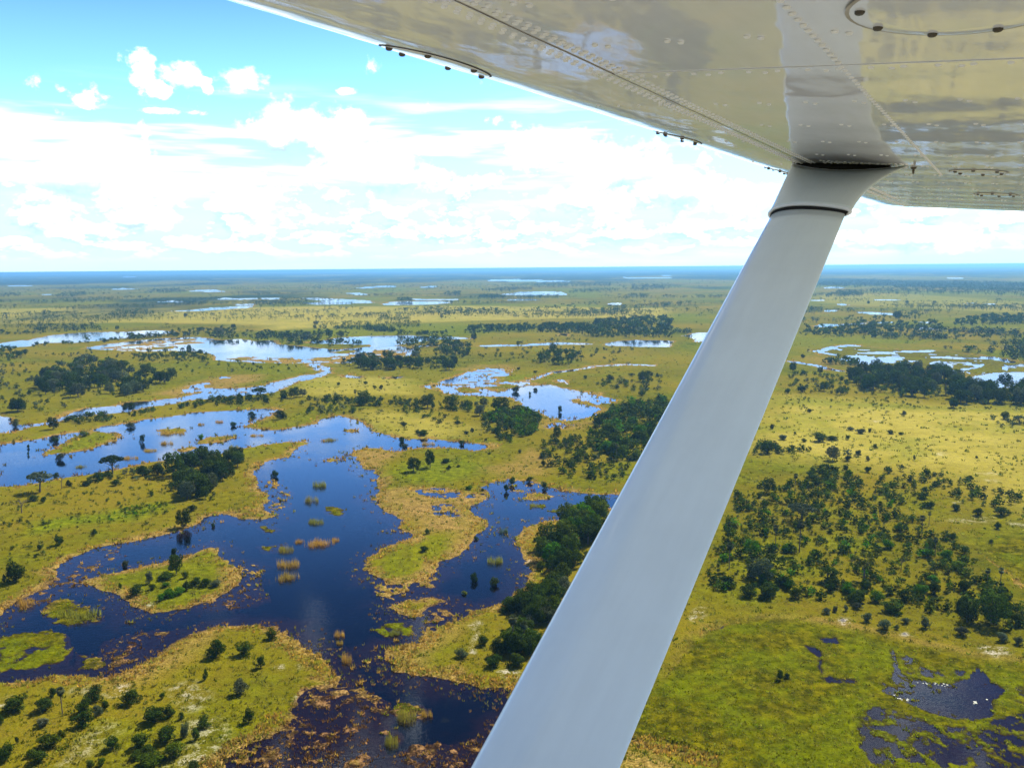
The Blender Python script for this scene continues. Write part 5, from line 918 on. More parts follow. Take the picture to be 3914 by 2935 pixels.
def perlin(x, y):
    xi = np.floor(x).astype(np.int64)
    yi = np.floor(y).astype(np.int64)
    xf, yf = x - xi, y - yi
    u = xf * xf * xf * (xf * (xf * 6 - 15) + 10)
    v = yf * yf * yf * (yf * (yf * 6 - 15) + 10)

    def g(ix, iy, fx, fy):
        h = _perm[(_perm[ix & 511] + iy) & 511]
        return _gx[h] * fx + _gy[h] * fy
    a = g(xi, yi, xf, yf)
    c = g(xi + 1, yi, xf - 1, yf)
    d = g(xi, yi + 1, xf, yf - 1)
    e = g(xi + 1, yi + 1, xf - 1, yf - 1)
    return (a + u * (c - a)) * (1 - v) + (d + u * (e - d)) * v      # about -0.7..0.7


def fbm(x, y, wl, octs=3, gain=0.5, seed=0.0):
    r = 0
    amp, tot = 1.0, 0.0
    for i in range(octs):
        r = r + amp * perlin(x / wl + 17.3 * i + seed, y / wl - 9.1 * i + seed * 1.7)
        tot += amp
        amp *= gain
        wl *= 0.47
    return r / tot


def poly_sd(P, x, y):
    """signed distance to polygon, negative inside (arrays)"""
    P = np.asarray(P, np.float64)
    Q = np.roll(P, -1, 0)
    best = np.full(x.shape, 1e18)
    ins = np.zeros(x.shape, bool)
    for (ax, ay), (bx, by) in zip(P, Q):
        ex, ey = bx - ax, by - ay
        L = ex * ex + ey * ey + 1e-9
        wx, wy = x - ax, y - ay
        t = np.clip((wx * ex + wy * ey) / L, 0, 1)
        qx, qy = wx - ex * t, wy - ey * t
        best = np.minimum(best, qx * qx + qy * qy)
        if ay != by:
            c = ((ay <= y) & (by > y)) | ((by <= y) & (ay > y))
            ins ^= c & (x < ax + (y - ay) / (by - ay) * ex)
    d = np.sqrt(best)
    return np.where(ins, -d, d)


def local_sd(P, x, y, margin, out):
    """sd only where a point lies within margin of the polygon's box"""
    P = np.asarray(P)
    lo, hi = P.min(0) - margin, P.max(0) + margin
    k = np.nonzero((x > lo[0]) & (x < hi[0]) & (y > lo[1]) & (y < hi[1]))[0]
    if len(k):
        return k, poly_sd(P, x[k], y[k])
    return k, np.zeros(0)


def field(x, y):
    """signed distance to the shore in metres: negative in water"""
    r = np.hypot(x, y)
    sc = np.clip(r / 300.0, 0.7, 8.0)
    wx = x + sc * (2.6 * fbm(x, y, 22, 2, .55, 1.0) + 2.6 * fbm(x, y, 6, 3, .7, 2.0))
    wy = y + sc * (2.6 * fbm(x, y, 22, 2, .55, 5.0) + 2.6 * fbm(x, y, 6, 3, .7, 6.0))
    w2 = 16 * np.clip((r - 500) / 1200, 0, 1)
    w3 = 85 * np.clip((r - 1800) / 3000, 0, 1)
    wx = wx + w2 * fbm(x, y, 95, 3, .6, 3.0) + w3 * fbm(x, y, 420, 3, .6, 4.0)
    wy = wy + 1.6 * w2 * fbm(x, y, 95, 3, .6, 7.0) + 3 * w3 * fbm(x, y, 420, 3, .6, 8.0)
    s = np.full(x.shape, 60.0)
    far = r > 1500
    # procedural far waters beyond the measured ones
    if far.any():
        n = fbm(x[far], y[far], 900, 3, .55, 11.0)
        s[far] = np.minimum(60.0, (0.40 - n) * 400.0)
    for op, m, P in WATER:
        if op == 'M':
            k, d = local_sd(P, wx, wy, 10, s)
            if len(k):
                t, wl = m
                n = 0.5 + 0.75 * fbm(x[k], y[k], wl, 4, .74 if wl < 9 else .6, 21.0)
                n = np.clip(n, 0, 1)
                mm = (n - t) * wl * 1.1               # positive: vegetation
                e = max(1.5, wl * .45)
                edge = np.clip(1 + d / e, 0, 1)              # 1 at the rim, 0 well inside
                sk = s[k]
                mm = np.where(sk < 0, mm - edge * wl * .30, mm + edge * wl * .45)
                mm = np.clip(mm, -1.2, 0.9)
                s[k] = np.where(d < 0, mm, sk)
        else:
            k, d = local_sd(P, wx, wy, 60, s)
            if len(k):
                s[k] = np.minimum(s[k], d) if op == 'W' else np.maximum(s[k], -d)
    # tufts standing out of the shallows, sparse in open water
    k = np.nonzero((np.abs(s) < 14) & (r < 900))[0]
    if len(k):
        soft = np.clip(fbm(x[k], y[k], 70, 2, .5, 35.0) * 3 + .5, 0.15, 1.3)
        fade = 1 - np.abs(s[k]) / 14
        s[k] = s[k] + fade * soft * (4.2 * fbm(x[k], y[k], 11, 3, .7, 36.0) + 2.6 * fbm(x[k], y[k], 3.4, 2, .6, 37.0))
    near = (s < 0.2) & (r < 700)
    if near.any():
        n = fbm(x[near], y[near], 2.6, 2, .6, 31.0) + 0.55 * fbm(x[near], y[near], 26, 2, .5, 33.0)
        lim = 0.27 + np.clip(-s[near] / 45.0, 0, .22)
        s[near] = np.where(n > lim, 0.25, s[near])
    return s


def height(x, y, s):
    bank = np.where(s > 0, 0.10 + 0.55 * (1 - np.exp(-np.maximum(s, 0) / 7.0)), -0.06 - 1.1 * (1 - np.exp(-np.maximum(-s, 0) / 9.0)))
    land = np.clip(s / 3.0, 0, 1)
    return bank + land * (0.25 * fbm(x, y, 9, 3, .6, 41.0) + 0.5 * fbm(x, y, 60, 2, .5, 43.0) * np.clip(s / 20, 0, 1))


# ------------------------------------------------------------------ materials
def ground_material():
    m, b = new_mat('flood_plain')
    pos = b.node('ShaderNodeNewGeometry').outputs['Position']
    shore, green, sand, dry, mud, marsh = (b.attr(n) for n in ('shore', 'green', 'sand', 'dry', 'mud', 'marsh'))
    nbig = b.noise(pos, 0.006, 4, .6)
    nmid = b.noise(pos, 0.045, 4, .62)
    nsm = b.noise(pos, 0.33, 4, .65)
    ntiny = b.noise(pos, 1.9, 3, .7)
    olive = b.mix(b.rng(nmid, .35, .65), (0.128, 0.114, 0.004, 1), (0.046, 0.060, 0.002, 1))
    straw = b.mix(b.rng(nsm, .3, .7), (0.245, 0.178, 0.014, 1), (0.130, 0.106, 0.004, 1))
    c = b.mix(b.math('MULTIPLY', b.rng(b.math('ADD', b.math('MULTIPLY', nbig, .6), b.math('MULTIPLY', nmid, .4)), .40, .58), .8), olive, straw)
    c = b.mix(b.math('MULTIPLY', b.attr('bleach'), b.rng(nmid, .25, .6, .55, 1.0)), c, b.mix(b.rng(nsm, .3, .7), (0.375, 0.310, 0.055, 1), (0.270, 0.225, 0.030, 1)))
    lush = b.mix(b.rng(nsm, .35, .65), (0.058, 0.108, 0.002, 1), (0.135, 0.152, 0.003, 1))
    c = b.mix(b.math('MULTIPLY', green, b.rng(nsm, .3, .6, .65, 1.0)), c, lush)
    # dry reed litter
    litter = b.mix(b.rng(ntiny, .3, .7), (0.120, 0.064, 0.014, 1), (0.340, 0.225, 0.065, 1))
    rim = b.rng(b.math('ADD', shore, b.math('MULTIPLY', b.math('SUBTRACT', nsm, .5), 10.0)), b.rng(nmid, .35, .65, 2.0, 9.0), b.rng(nmid, .35, .65, -1.5, 2.0), 0.0, .85)
    dm = b.math('MAXIMUM', rim, b.math('MULTIPLY', dry, b.rng(nmid, .3, .6, .45, 1.0)))
    dm = b.math('MULTIPLY', dm, b.math('SUBTRACT', 1.0, b.math('MULTIPLY', marsh, .93)))
    c = b.mix(dm, c, litter)
    # floating marsh
    mc = b.mix(b.rng(nsm, .3, .68), (0.032, 0.036, 0.0005, 1), (0.118, 0.102, 0.001, 1))
    mc = b.mix(b.rng(b.math('ADD', nmid, b.math('MULTIPLY', b.math('SUBTRACT', nbig, .5), .6)), .42, .62), mc, b.mix(nsm, (0.055, 0.078, 0.0008, 1), (0.122, 0.130, 0.001, 1)))
    mc = b.mix(b.rng(b.math('ADD', shore, b.math('MULTIPLY', b.math('SUBTRACT', nsm, .5), 1.2)), .75, .05, 0, .8), mc, (0.030, 0.024, 0.006, 1))
    c = b.mix(b.math('MULTIPLY', marsh, .94), c, mc)
    # woods too far to tell the trees apart
    wood = b.attr('wood')
    c = b.mix(wood, c, (0.018, 0.032, 0.010, 1))
    # bare sand
    c = b.mix(b.math('MULTIPLY', b.math('MULTIPLY', sand, .8), b.rng(b.math('ADD', nsm, b.math('MULTIPLY', b.math('SUBTRACT', ntiny, .5), .6)), .46, .62)), c, b.mix(ntiny, (0.34, 0.30, 0.23, 1), (0.52, 0.48, 0.40, 1)))
    # brown mud with rust coloured tussocks
    mudc = b.mix(b.rng(b.math('ADD', nsm, b.math('MULTIPLY', ntiny, .5)), .70, .92), (0.030, 0.016, 0.009, 1), (0.200, 0.110, 0.042, 1))
    c = b.mix(b.math('MULTIPLY', mud, b.rng(shore, 3.0, .6)), c, mudc)
    # unseen pale ground below the aircraft, added to bounce light onto the wing
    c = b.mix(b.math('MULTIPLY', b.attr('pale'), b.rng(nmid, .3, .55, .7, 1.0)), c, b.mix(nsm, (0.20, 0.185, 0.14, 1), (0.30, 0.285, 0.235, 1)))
    # grain
    g = b.math('ADD', b.rng(ntiny, .2, .8, .40, 1.40, False), b.math('MULTIPLY', b.math('SUBTRACT', nsm, .5), 1.7))
    gc = b.node('ShaderNodeCombineColor')
    for i in range(3):
        b.put(gc.inputs[i], g)
    c = b.mix(1.0, c, gc.outputs[0], 'MULTIPLY')
    # lake bed: peat, browner in the shallows
    bed = b.mix(b.rng(b.math('ADD', shore, b.math('ADD', b.math('MULTIPLY', b.math('SUBTRACT', nmid, .5), 26.0), b.math('MULTIPLY', b.math('SUBTRACT', nsm, .5), 16.0))), -1.0, -12.0), b.mix(nsm, (0.040, 0.017, 0.009, 1), (0.010, 0.006, 0.007, 1)), (0.0025, 0.0025, 0.005, 1))
    weed = b.rng(b.noise(pos, .16, 4, .65), 0.62, .74, 0, .40)
    bed = b.mix(weed, bed, (0.040, 0.046, 0.010, 1))
    c = b.mix(b.rng(shore, .12, -.12), c, bed)
    bsdf = b.node('ShaderNodeBsdfPrincipled')
    b.put(bsdf.inputs['Base Color'], c)
    bsdf.inputs['Roughness'].default_value = .95
    bsdf.inputs['Specular IOR Level'].default_value = 0.0
    bump = b.node('ShaderNodeBump')
    bump.inputs['Strength'].default_value = .9
    bump.inputs['Distance'].default_value = .45
    b.put(bump.inputs['Height'], b.math('ADD', b.math('MULTIPLY', ntiny, .55), nsm))
    b.put(bsdf.inputs['Normal'], bump.outputs[0])
    out = b.node('ShaderNodeOutputMaterial')
    m.node_tree.links.new(bsdf.outputs[0], out.inputs[0])
    return m


def water_material():
    m, b = new_mat('lagoon_water')
    pos = b.node('ShaderNodeNewGeometry').outputs['Position']
    rip = b.noise(b.vmath('MULTIPLY', pos, (1, 1.8, 1)), .55, 3, .6)
    patch = b.rng(b.noise(pos, .012, 3, .6), .38, .62)
    bump = b.node('ShaderNodeBump')
    b.put(bump.inputs['Strength'], b.math('ADD', .05, b.math('MULTIPLY', patch, .30)))
    bump.inputs['Distance'].default_value = .12
    b.put(bump.inputs['Height'], rip)
    gl = b.node('ShaderNodeBsdfGlossy')
    gl.inputs['Roughness'].default_value = .05
    gl.inputs['Color'].default_value = (.76, .87, 1.0, 1)
    b.put(gl.inputs['Normal'], bump.outputs[0])
    tr = b.node('ShaderNodeBsdfTransparent')
    tr.inputs['Color'].default_value = (.62, .55, .55, 1)
    fr = b.node('ShaderNodeFresnel')
    fr.inputs['IOR'].default_value = 1.34
    b.put(fr.inputs['Normal'], bump.outputs[0])
    mx = b.node('ShaderNodeMixShader')
    b.put(mx.inputs[0], fr.outputs[0])
    m.node_tree.links.new(tr.outputs[0], mx.inputs[1])
    m.node_tree.links.new(gl.outputs[0], mx.inputs[2])
    out = b.node('ShaderNodeOutputMaterial')
    m.node_tree.links.new(mx.outputs[0], out.inputs[0])
    return m


def leaf_material(name='foliage', through=.28):
    m, b = new_mat(name)
    oi = b.node('ShaderNodeObjectInfo')
    pos = b.node('ShaderNodeNewGeometry').outputs['Position']
    tint = b.node('ShaderNodeAttribute', attribute_name='tintcol')
    has = b.rng(b.attr('has_tint'), .4, .6)
    base = b.mix(has, oi.outputs['Color'], tint.outputs['Color'])
    n = b.noise(pos, .9, 2, .6)
    la = b.attr('leafv')
    v = b.math('ADD', b.rng(n, .3, .7, .70, 1.20), b.math('MULTIPLY', b.math('SUBTRACT', la, .5), 1.1))
    gc = b.node('ShaderNodeCombineColor')
    for i in range(3):
        b.put(gc.inputs[i], v)
    c = b.mix(1.0, base, gc.outputs[0], 'MULTIPLY')
    d = b.node('ShaderNodeBsdfDiffuse')
    b.put(d.inputs[0], c)
    t = b.node('ShaderNodeBsdfTranslucent')
    b.put(t.inputs[0], b.mix(1.0, c, (1.25, 1.35, .55, 1), 'MULTIPLY'))
    mx = b.node('ShaderNodeMixShader')
    mx.inputs[0].default_value = through
    m.node_tree.links.new(d.outputs[0], mx.inputs[1])
    m.node_tree.links.new(t.outputs[0], mx.inputs[2])
    out = b.node('ShaderNodeOutputMaterial')
    m.node_tree.links.new(mx.outputs[0], out.inputs[0])
    return m


def bark_material():
    m, b = new_mat('bark')
    pos = b.node('ShaderNodeNewGeometry').outputs['Position']
    n = b.noise(b.vmath('MULTIPLY', pos, (4, 4, 1)), 1.5, 3, .6)
    d = b.node('ShaderNodeBsdfDiffuse')
    b.put(d.inputs[0], b.mix(n, (0.055, 0.042, 0.032, 1), (0.16, 0.135, 0.11, 1)))
    out = b.node('ShaderNodeOutputMaterial')
    m.node_tree.links.new(d.outputs[0], out.inputs[0])
    return m


def simple(name, col, rough=.5, spec=.5, metal=0, noise=None):
    m, b = new_mat(name)
    p = b.node('ShaderNodeBsdfPrincipled')
    p.inputs['Base Color'].default_value = tuple(col) + (1,)
    if noise:
        tc = b.node('ShaderNodeTexCoord').outputs['Object']
        n = b.noise(tc, noise, 4, .6)
        b.put(p.inputs['Base Color'], b.mix(b.rng(n, .3, .7), tuple(x * .8 for x in col) + (1,), tuple(min(1, x * 1.12) for x in col) + (1,)))
    p.inputs['Roughness'].default_value = rough
    p.inputs['Specular IOR Level'].default_value = spec
    p.inputs['Metallic'].default_value = metal
    out = b.node('ShaderNodeOutputMaterial')
    m.node_tree.links.new(p.outputs[0], out.inputs[0])
    return m


M_GROUND, M_WATER, M_LEAF, M_BARK = ground_material(), water_material(), leaf_material(), bark_material()
M_BLADE = leaf_material('grass_blades', .58)
TINT = {'gs': (0.115, 0.112, 0.006), 'dk': (0.036, 0.060, 0.007), 'md': (0.058, 0.084, 0.007), 'br': (0.048, 0.125, 0.005), 'gr': (0.072, 0.088, 0.048), 'yl': (0.130, 0.140, 0.018),
        'lime': (0.13, 0.15, 0.006), 'rust': (0.15, 0.070, 0.022), 'tan': (0.33, 0.195, 0.055), 'olive': (0.185, 0.165, 0.035)}

# ------------------------------------------------------------------ ground: one sheet to the horizon, finer near by
tau = np.concatenate([np.arange(.90, .125, -.00150), np.arange(.125, .0024, -.00085), [.0019, .0015, .0012]])
rr = np.concatenate([[20, 60, 95], CAM_H / tau])
a_d = np.linspace(rad(-33.5), rad(33.5), 720)
a_o = np.concatenate([np.arange(rad(34), rad(70), rad(.5)), np.arange(rad(70), 2 * math.pi - rad(70), rad(2.5)), np.arange(2 * math.pi - rad(70), 2 * math.pi - rad(33.8), rad(.5))])
aa = np.concatenate([a_d, a_o])
NR, NC = len(rr), len(aa)
GX = (rr[:, None] * np.sin(aa)[None, :]).ravel()
GY = (rr[:, None] * np.cos(aa)[None, :]).ravel()
GS = field(GX, GY)
GZ = height(GX, GY, GS)
GZ[np.hypot(GX, GY) > 20000] = 0.4
verts = np.stack([GX, GY, GZ], 1)
verts = np.vstack([verts, [[0, 0, .4]]])
i = np.arange(NR - 1)[:, None] * NC
j = np.arange(NC)[None, :]
j2 = (np.arange(NC)[None, :] + 1) % NC
quads = np.stack([(i + j), (i + NC + j), (i + NC + j2), (i + j2)], -1).reshape(-1, 4)[:, ::-1]
cq = np.stack([np.full(NC, NR * NC), np.arange(NC), (np.arange(NC) + 1) % NC, np.full(NC, NR * NC)], 1)
me = mesh_np('ground', verts, quads.copy(), [M_GROUND], smooth=True)
gs1 = np.append(GS, 60.0)
fattr(me, 'shore', np.clip(gs1, -30, 60))
zone = {k: np.zeros(len(verts)) for k in ('green', 'sand', 'dry', 'mud', 'marsh', 'pale', 'bleach')}
wxn = 3.0 * fbm(verts[:, 0], verts[:, 1], 14, 2, .6, 51.0)
wyn = 3.0 * fbm(verts[:, 0], verts[:, 1], 14, 2, .6, 55.0)
for ch, sf, am, P in ZONES:
    w = .35 if sf <= 2 else 1.0
    k, d = local_sd(P, verts[:, 0] + wxn * w, verts[:, 1] + wyn * w, sf * 2, None)
    if len(k):
        zone[ch][k] = np.maximum(zone[ch][k], am * np.clip(.5 - d / (2 * sf), 0, 1))
gr0 = np.hypot(verts[:, 0], verts[:, 1])
zone['green'] = np.maximum(zone['green'], .75 * np.clip((fbm(verts[:, 0], verts[:, 1] * .7, 420, 3, .6, 91.0) + .10) * 3.5, 0, 1) * np.clip((gr0 - 450) / 900, 0, 1) * (1 - .75 * zone['bleach']))
zone['green'] = np.maximum(zone['green'], .45 * np.clip(fbm(verts[:, 0], verts[:, 1], 55, 3, .6, 93.0) * 4, 0, 1))
zone['pale'] = np.clip((np.where(np.abs(np.arctan2(verts[:, 0], verts[:, 1])) < rad(40), 150.0, 420.0) - gr0) / 14, 0, 1)  # added out of view as a neutral reflector for the wing underside
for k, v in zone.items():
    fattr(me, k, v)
gr_ = np.hypot(verts[:, 0], verts[:, 1])
wn = 1.5 * fbm(verts[:, 0], verts[:, 1] * .45, 1300, 5, .62, 81.0)
wood = np.clip((wn - .16 + .46 * np.clip((gr_ - 2200) / 9000, 0, 1)) * 5, 0, 1) * np.clip((gr_ - 1300) / 900, 0, 1) * (gs1 > 0)
fattr(me, 'wood', wood * .9)
ground = tag(link('ground', me), kind='structure', label='yellow green flood plain grassland with reed banks and mud')
# pole cap of the sheet (directly under the aircraft)
bm = bmesh.new()
bm.from_mesh(me)
bm.verts.ensure_lookup_table()
for q in range(NC):
    try:
        bm.faces.new((bm.verts[NR * NC], bm.verts[(q + 1) % NC], bm.verts[q]))
    except ValueError:
        pass
bm.to_mesh(me)
bm.free()

# water: one level sheet in every hollow of the ground
wr = [0, 60, 100, 200, 400, 800, 1600, 3200, 6400, 12800, 19000]
wv = [(0, 0, 0)]
for r_ in wr[1:]:
    wv += [(r_ * math.sin(q * math.pi / 24), r_ * math.cos(q * math.pi / 24), 0) for q in range(48)]
wf = [(0, 1 + (q + 1) % 48, 1 + q) for q in range(48)]
for k in range(len(wr) - 2):
    o1, o2 = 1 + k * 48, 1 + (k + 1) * 48
    wf += [(o1 + q, o1 + (q + 1) % 48, o2 + (q + 1) % 48, o2 + q) for q in range(48)]
water = tag(link('water', mesh_np('water', wv, wf, [M_WATER])), kind='structure', label='dark blue lagoon and channel water reflecting the sky')


# ------------------------------------------------------------------ plants
def ground_z(x, y):
    x, y = np.atleast_1d(np.asarray(x, float)), np.atleast_1d(np.asarray(y, float))
    return height(x, y, field(x, y))


def leaf_cloud(R, lobes, n, size, up=.25):
    """quads spread over ellipsoid lobes: (cx,cy,cz,rx,ry,rz)"""
    lob = np.array(lobes)
    area = (lob[:, 3] * lob[:, 4] + lob[:, 4] * lob[:, 5] + lob[:, 3] * lob[:, 5])
    k = R.choice(len(lob), n, p=area / area.sum())
    d = R.normal(size=(n, 3))
    d /= np.linalg.norm(d, axis=1)[:, None]
    rad_ = R.uniform(.70, 1.06, n) ** .8
    c = lob[k, :3] + d * lob[k, 3:] * rad_[:, None]
    nrm = d + R.normal(size=(n, 3)) * .55 + np.array([0, 0, up])
    nrm /= np.linalg.norm(nrm, axis=1)[:, None]
    t = np.cross(nrm, R.normal(size=(n, 3)))
    t /= np.linalg.norm(t, axis=1)[:, None]
    bt = np.cross(nrm, t)
    s = size * R.uniform(.6, 1.35, n)[:, None]
    q = np.stack([c - t * s * 1.0, c + bt * s * .55, c + t * s * 1.0, c - bt * s * .55], 1).reshape(-1, 3)
    f = np.arange(n * 4).reshape(-1, 4)
    lv = np.repeat(R.uniform(0, 1, n), 4)
    return q, f, lv


def tube(pts, radii, sides=6):
    pts = [Vector(p) for p in pts]
    V, Fc = [], []
    for k, p in enumerate(pts):
        d = (pts[min(k + 1, len(pts) - 1)] - pts[max(k - 1, 0)]).normalized()
        a = d.orthogonal().normalized()
        c = d.cross(a)
        for q in range(sides):
            an = 2 * math.pi * q / sides
            V.append(p + (a * math.cos(an) + c * math.sin(an)) * radii[k])
    for k in range(len(pts) - 1):
        for q in range(sides):
            q2 = (q + 1) % sides
            Fc.append((k * sides + q, k * sides + q2, (k + 1) * sides + q2, (k + 1) * sides + q))
    return V, Fc


def merge(parts):
    V, Fc = [], []
    for v, f in parts:
        o = len(V)
        V += [tuple(p) for p in v]
        Fc += [tuple(q + o for q in g) for g in f]
    return V, Fc


def make_tree(seed, kind):
    """unit tree: height 1, crown width about 1; returns trunk mesh, crown mesh"""
    R = np.random.default_rng(seed)
    lobes, parts = [], []
    fork = {'round': .20, 'umbrella': .42, 'open': .34}[kind]
    nl = {'round': 15, 'umbrella': 13, 'open': 12}[kind]
    lean = R.uniform(-.05, .05, 2)
    parts.append(tube([(0, 0, -.03), (lean[0] * .4, lean[1] * .4, fork * .5), (lean[0], lean[1], fork)], [.042, .032, .028], 8))
    for q in range(nl):
        an = q * 2.399 + R.uniform(-.3, .3)
        if kind == 'round':
            e = (q + .5) / nl
            z = .24 + .62 * e
            rr_ = .34 * math.sqrt(max(.05, 1 - ((z - .50) / .46) ** 2)) * R.uniform(.75, 1.1)
            s = R.uniform(.13, .20)
            lobes.append((rr_ * math.cos(an), rr_ * math.sin(an), z, s, s, s * .8))
        elif kind == 'umbrella':
            rr_ = .40 * math.sqrt((q + .3) / nl)
            z = .80 - .16 * (rr_ / .4) ** 2 + R.uniform(-.06, .05)
            s = R.uniform(.11, .18)
            lobes.append((rr_ * math.cos(an), rr_ * math.sin(an), z, s, s, s * .62))
        else:
            rr_ = .40 * math.sqrt((q + .5) / nl)
            z = R.uniform(.5, .88)
            s = R.uniform(.09, .15)
            lobes.append((rr_ * math.cos(an), rr_ * math.sin(an), z, s, s, s * .7))
        if q % 2 == 0:
            c = lobes[-1]
            parts.append(tube([(lean[0], lean[1], fork * .92), (c[0] * .55, c[1] * .55, fork + (c[2] - fork) * .6), (c[0], c[1], c[2])], [.020, .012, .005], 5))
    V, Fc = merge(parts)
    tm = mesh_np('trunk', V, Fc, [M_BARK], smooth=True)
    n = {'round': 2200, 'umbrella': 1400, 'open': 900}[kind]
    q, f, lv = leaf_cloud(R, lobes, n, .036)
    cm = mesh_np('crown', q, f, [M_LEAF])
    fattr(cm, 'leafv', lv)
    return tm, cm


def make_bush(seed, tall=False):
    R = np.random.default_rng(seed)
    lobes = []
    nl = R.integers(9, 14)
    for q in range(nl):
        an = q * 2.399 + R.uniform(-.4, .4)
        z = R.uniform(.16, .74)
        rr_ = .36 * math.sqrt((q + .4) / nl) * (1 - .55 * max(0, z - .35))
        s = R.uniform(.13, .21)
        lobes.append((rr_ * math.cos(an), rr_ * math.sin(an), z, s, s, s * .95))
    lobes.append((0, 0, .42, .28, .28, .36))
    q, f, lv = leaf_cloud(R, lobes, 1700, .040, .15)
    q[:, 2] = np.maximum(q[:, 2], -.02)
    parts = []
    for k in range(6):
        c = lobes[k]
        parts.append(tube([(R.uniform(-.04, .04), R.uniform(-.04, .04), -.03), (c[0] * .5, c[1] * .5, c[2] * .6), c[:3]], [.016, .011, .004], 4))
    V, Fc = merge(parts)
    nv = len(q)
    faces = [tuple(int(t) for t in g) for g in f] + [tuple(t + nv for t in g) for g in Fc]
    me_ = mesh_np('bush', np.vstack([q, np.array(V)]), faces, [M_LEAF, M_BARK], [0] * len(f) + [1] * len(Fc))
    fattr(me_, 'leafv', np.concatenate([lv, np.full(len(V), .5)]))
    return me_


def make_palm(seed):
    R = np.random.default_rng(seed)
    bx, by = R.uniform(-.03, .03, 2)
    tm = mesh_np('trunk', *tube([(0, 0, -.02), (bx * .4, by * .4, .3), (bx, by, .62), (bx, by, .86)], [.020, .015, .017, .013], 8), [M_BARK], smooth=True)
    V, Fc, lv = [], [], []
    top = Vector((bx, by, .84))
    for k in range(34):
        an = k * 2.399
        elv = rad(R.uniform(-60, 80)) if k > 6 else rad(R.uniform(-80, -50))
        d = Vector((math.cos(an) * math.cos(elv), math.sin(an) * math.cos(elv), math.sin(elv)))
        side = d.cross(Vector((0, 0, 1))).normalized()
        upv = side.cross(d).normalized()
        o = top + d * .055
        L = R.uniform(.085, .12)
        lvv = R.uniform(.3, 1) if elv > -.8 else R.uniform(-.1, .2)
        for g in range(9):
            ga = rad(-75 + g * 18.75)
            t = (d * math.cos(ga) + side * math.sin(ga)).normalized()
            w = side * math.cos(ga) - d * math.sin(ga)
            p0 = len(V)
            V += [o, o + t * L * .6 + w * .011 + upv * .004, o + t * L - Vector((0, 0, .02)), o + t * L * .6 - w * .011 + upv * .004]
            Fc.append((p0, p0 + 1, p0 + 2, p0 + 3))
            lv += [lvv] * 4
        p0 = len(V)
        V += [top + side * .003, top - side * .003, o - side * .003, o + side * .003]
        Fc.append((p0, p0 + 1, p0 + 2, p0 + 3))
        lv += [lvv] * 4
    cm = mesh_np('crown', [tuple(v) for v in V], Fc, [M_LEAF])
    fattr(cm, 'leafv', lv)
    return tm, cm


def make_dead(seed):
    R = np.random.default_rng(seed)
    parts = [tube([(0, 0, -.03), (.02, .01, .25), (.03, 0, .5)], [.035, .026, .02], 7)]

    def branch(p, d, L, r, lev):
        e = p + d * L
        mid = p + d * L * .5 + Vector(R.uniform(-.03, .03, 3))
        parts.append(tube([p, mid, e], [r, r * .7, r * .35], 4))
        if lev:
            for _ in range(3):
                nd = (d + Vector(R.uniform(-.8, .8, 3))).normalized()
                branch(p + (e - p) * R.uniform(.45, .95), nd, L * R.uniform(.45, .7), r * .5, lev - 1)
    for k in range(7):
        an = k * 2.399
        branch(Vector((.02, 0, .26 + .035 * k)), Vector((math.cos(an), math.sin(an), R.uniform(.4, 1.1))).normalized(), R.uniform(.26, .36), .013, 2)
    V, Fc = merge(parts)
    return mesh_np('branches', V, Fc, [M_BARK])


TREES = {'round': [make_tree(100 + k, 'round') for k in range(5)], 'umbrella': [make_tree(120 + k, 'umbrella') for k in range(3)], 'open': [make_tree(140 + k, 'open') for k in range(3)]}
BUSHES = [make_bush(200 + k) for k in range(8)]
PALMS = [make_palm(300 + k) for k in range(3)]
DEADS = [make_dead(330 + k) for k in range(2)]


def tinted(t, v=.38):
    c = TINT[t]
    f = random.uniform(1 - v, 1 + v)
    return (c[0] * f * random.uniform(.9, 1.12), c[1] * f, c[2] * f * random.uniform(.85, 1.15), 1)


SIZES = {'bush': 0, 'tree': 0}


def place(kind, tint, x, y, z, h, w, label, group=None):
    rz = random.uniform(0, 6.28)
    if kind == 'bush':
        o = link('bush', random.choice(BUSHES), loc=(x, y, z))
        o.scale = (w, w * random.uniform(.85, 1.1), h)
        o.rotation_euler = (0, 0, rz)
        o.color = tinted(tint)
        tag(o, label, 'bush', group)
        return o
    name, cat = {'tree': ('tree', 'tree'), 'palm': ('palm_tree', 'palm tree'), 'dead': ('bare_tree', 'bare tree')}[kind]
    root = link(name, None, loc=(x, y, z))
    root.rotation_euler = (0, 0, rz)
    root.scale = (w, w, h)
    tag(root, label, cat, group)
    if kind == 'dead':
        link('branches', random.choice(DEADS), root)
        return root
    if kind == 'palm':
        root.scale = (h * 1.0, h * 1.0, h)
        tm, cm = random.choice(PALMS)
    else:
        ul = label.lower()
        sty = 'umbrella' if ('umbrella' in ul or 'spreading' in ul or 'flat topped' in ul) else 'open' if ('open' in ul or 'sparse' in ul or 'thin' in ul) else 'round'
        if group:
            sty = 'umbrella' if random.random() < .08 else 'round'
        tm, cm = random.choice(TREES[sty])
    link('trunk', tm, root)
    c = link('crown', cm, root)
    c.color = tinted(tint)
    return root


# the single plants of the photograph
PX = np.array([p[2] for p in PLANTS], float)
PY = np.array([p[3] for p in PLANTS], float)
PZ = ground_z(PX, PY)
for (kind, tint, x, y, h, w, label), z in zip(PLANTS, PZ):
    place(kind, tint, x, y, max(z, -.3), h, w, label)

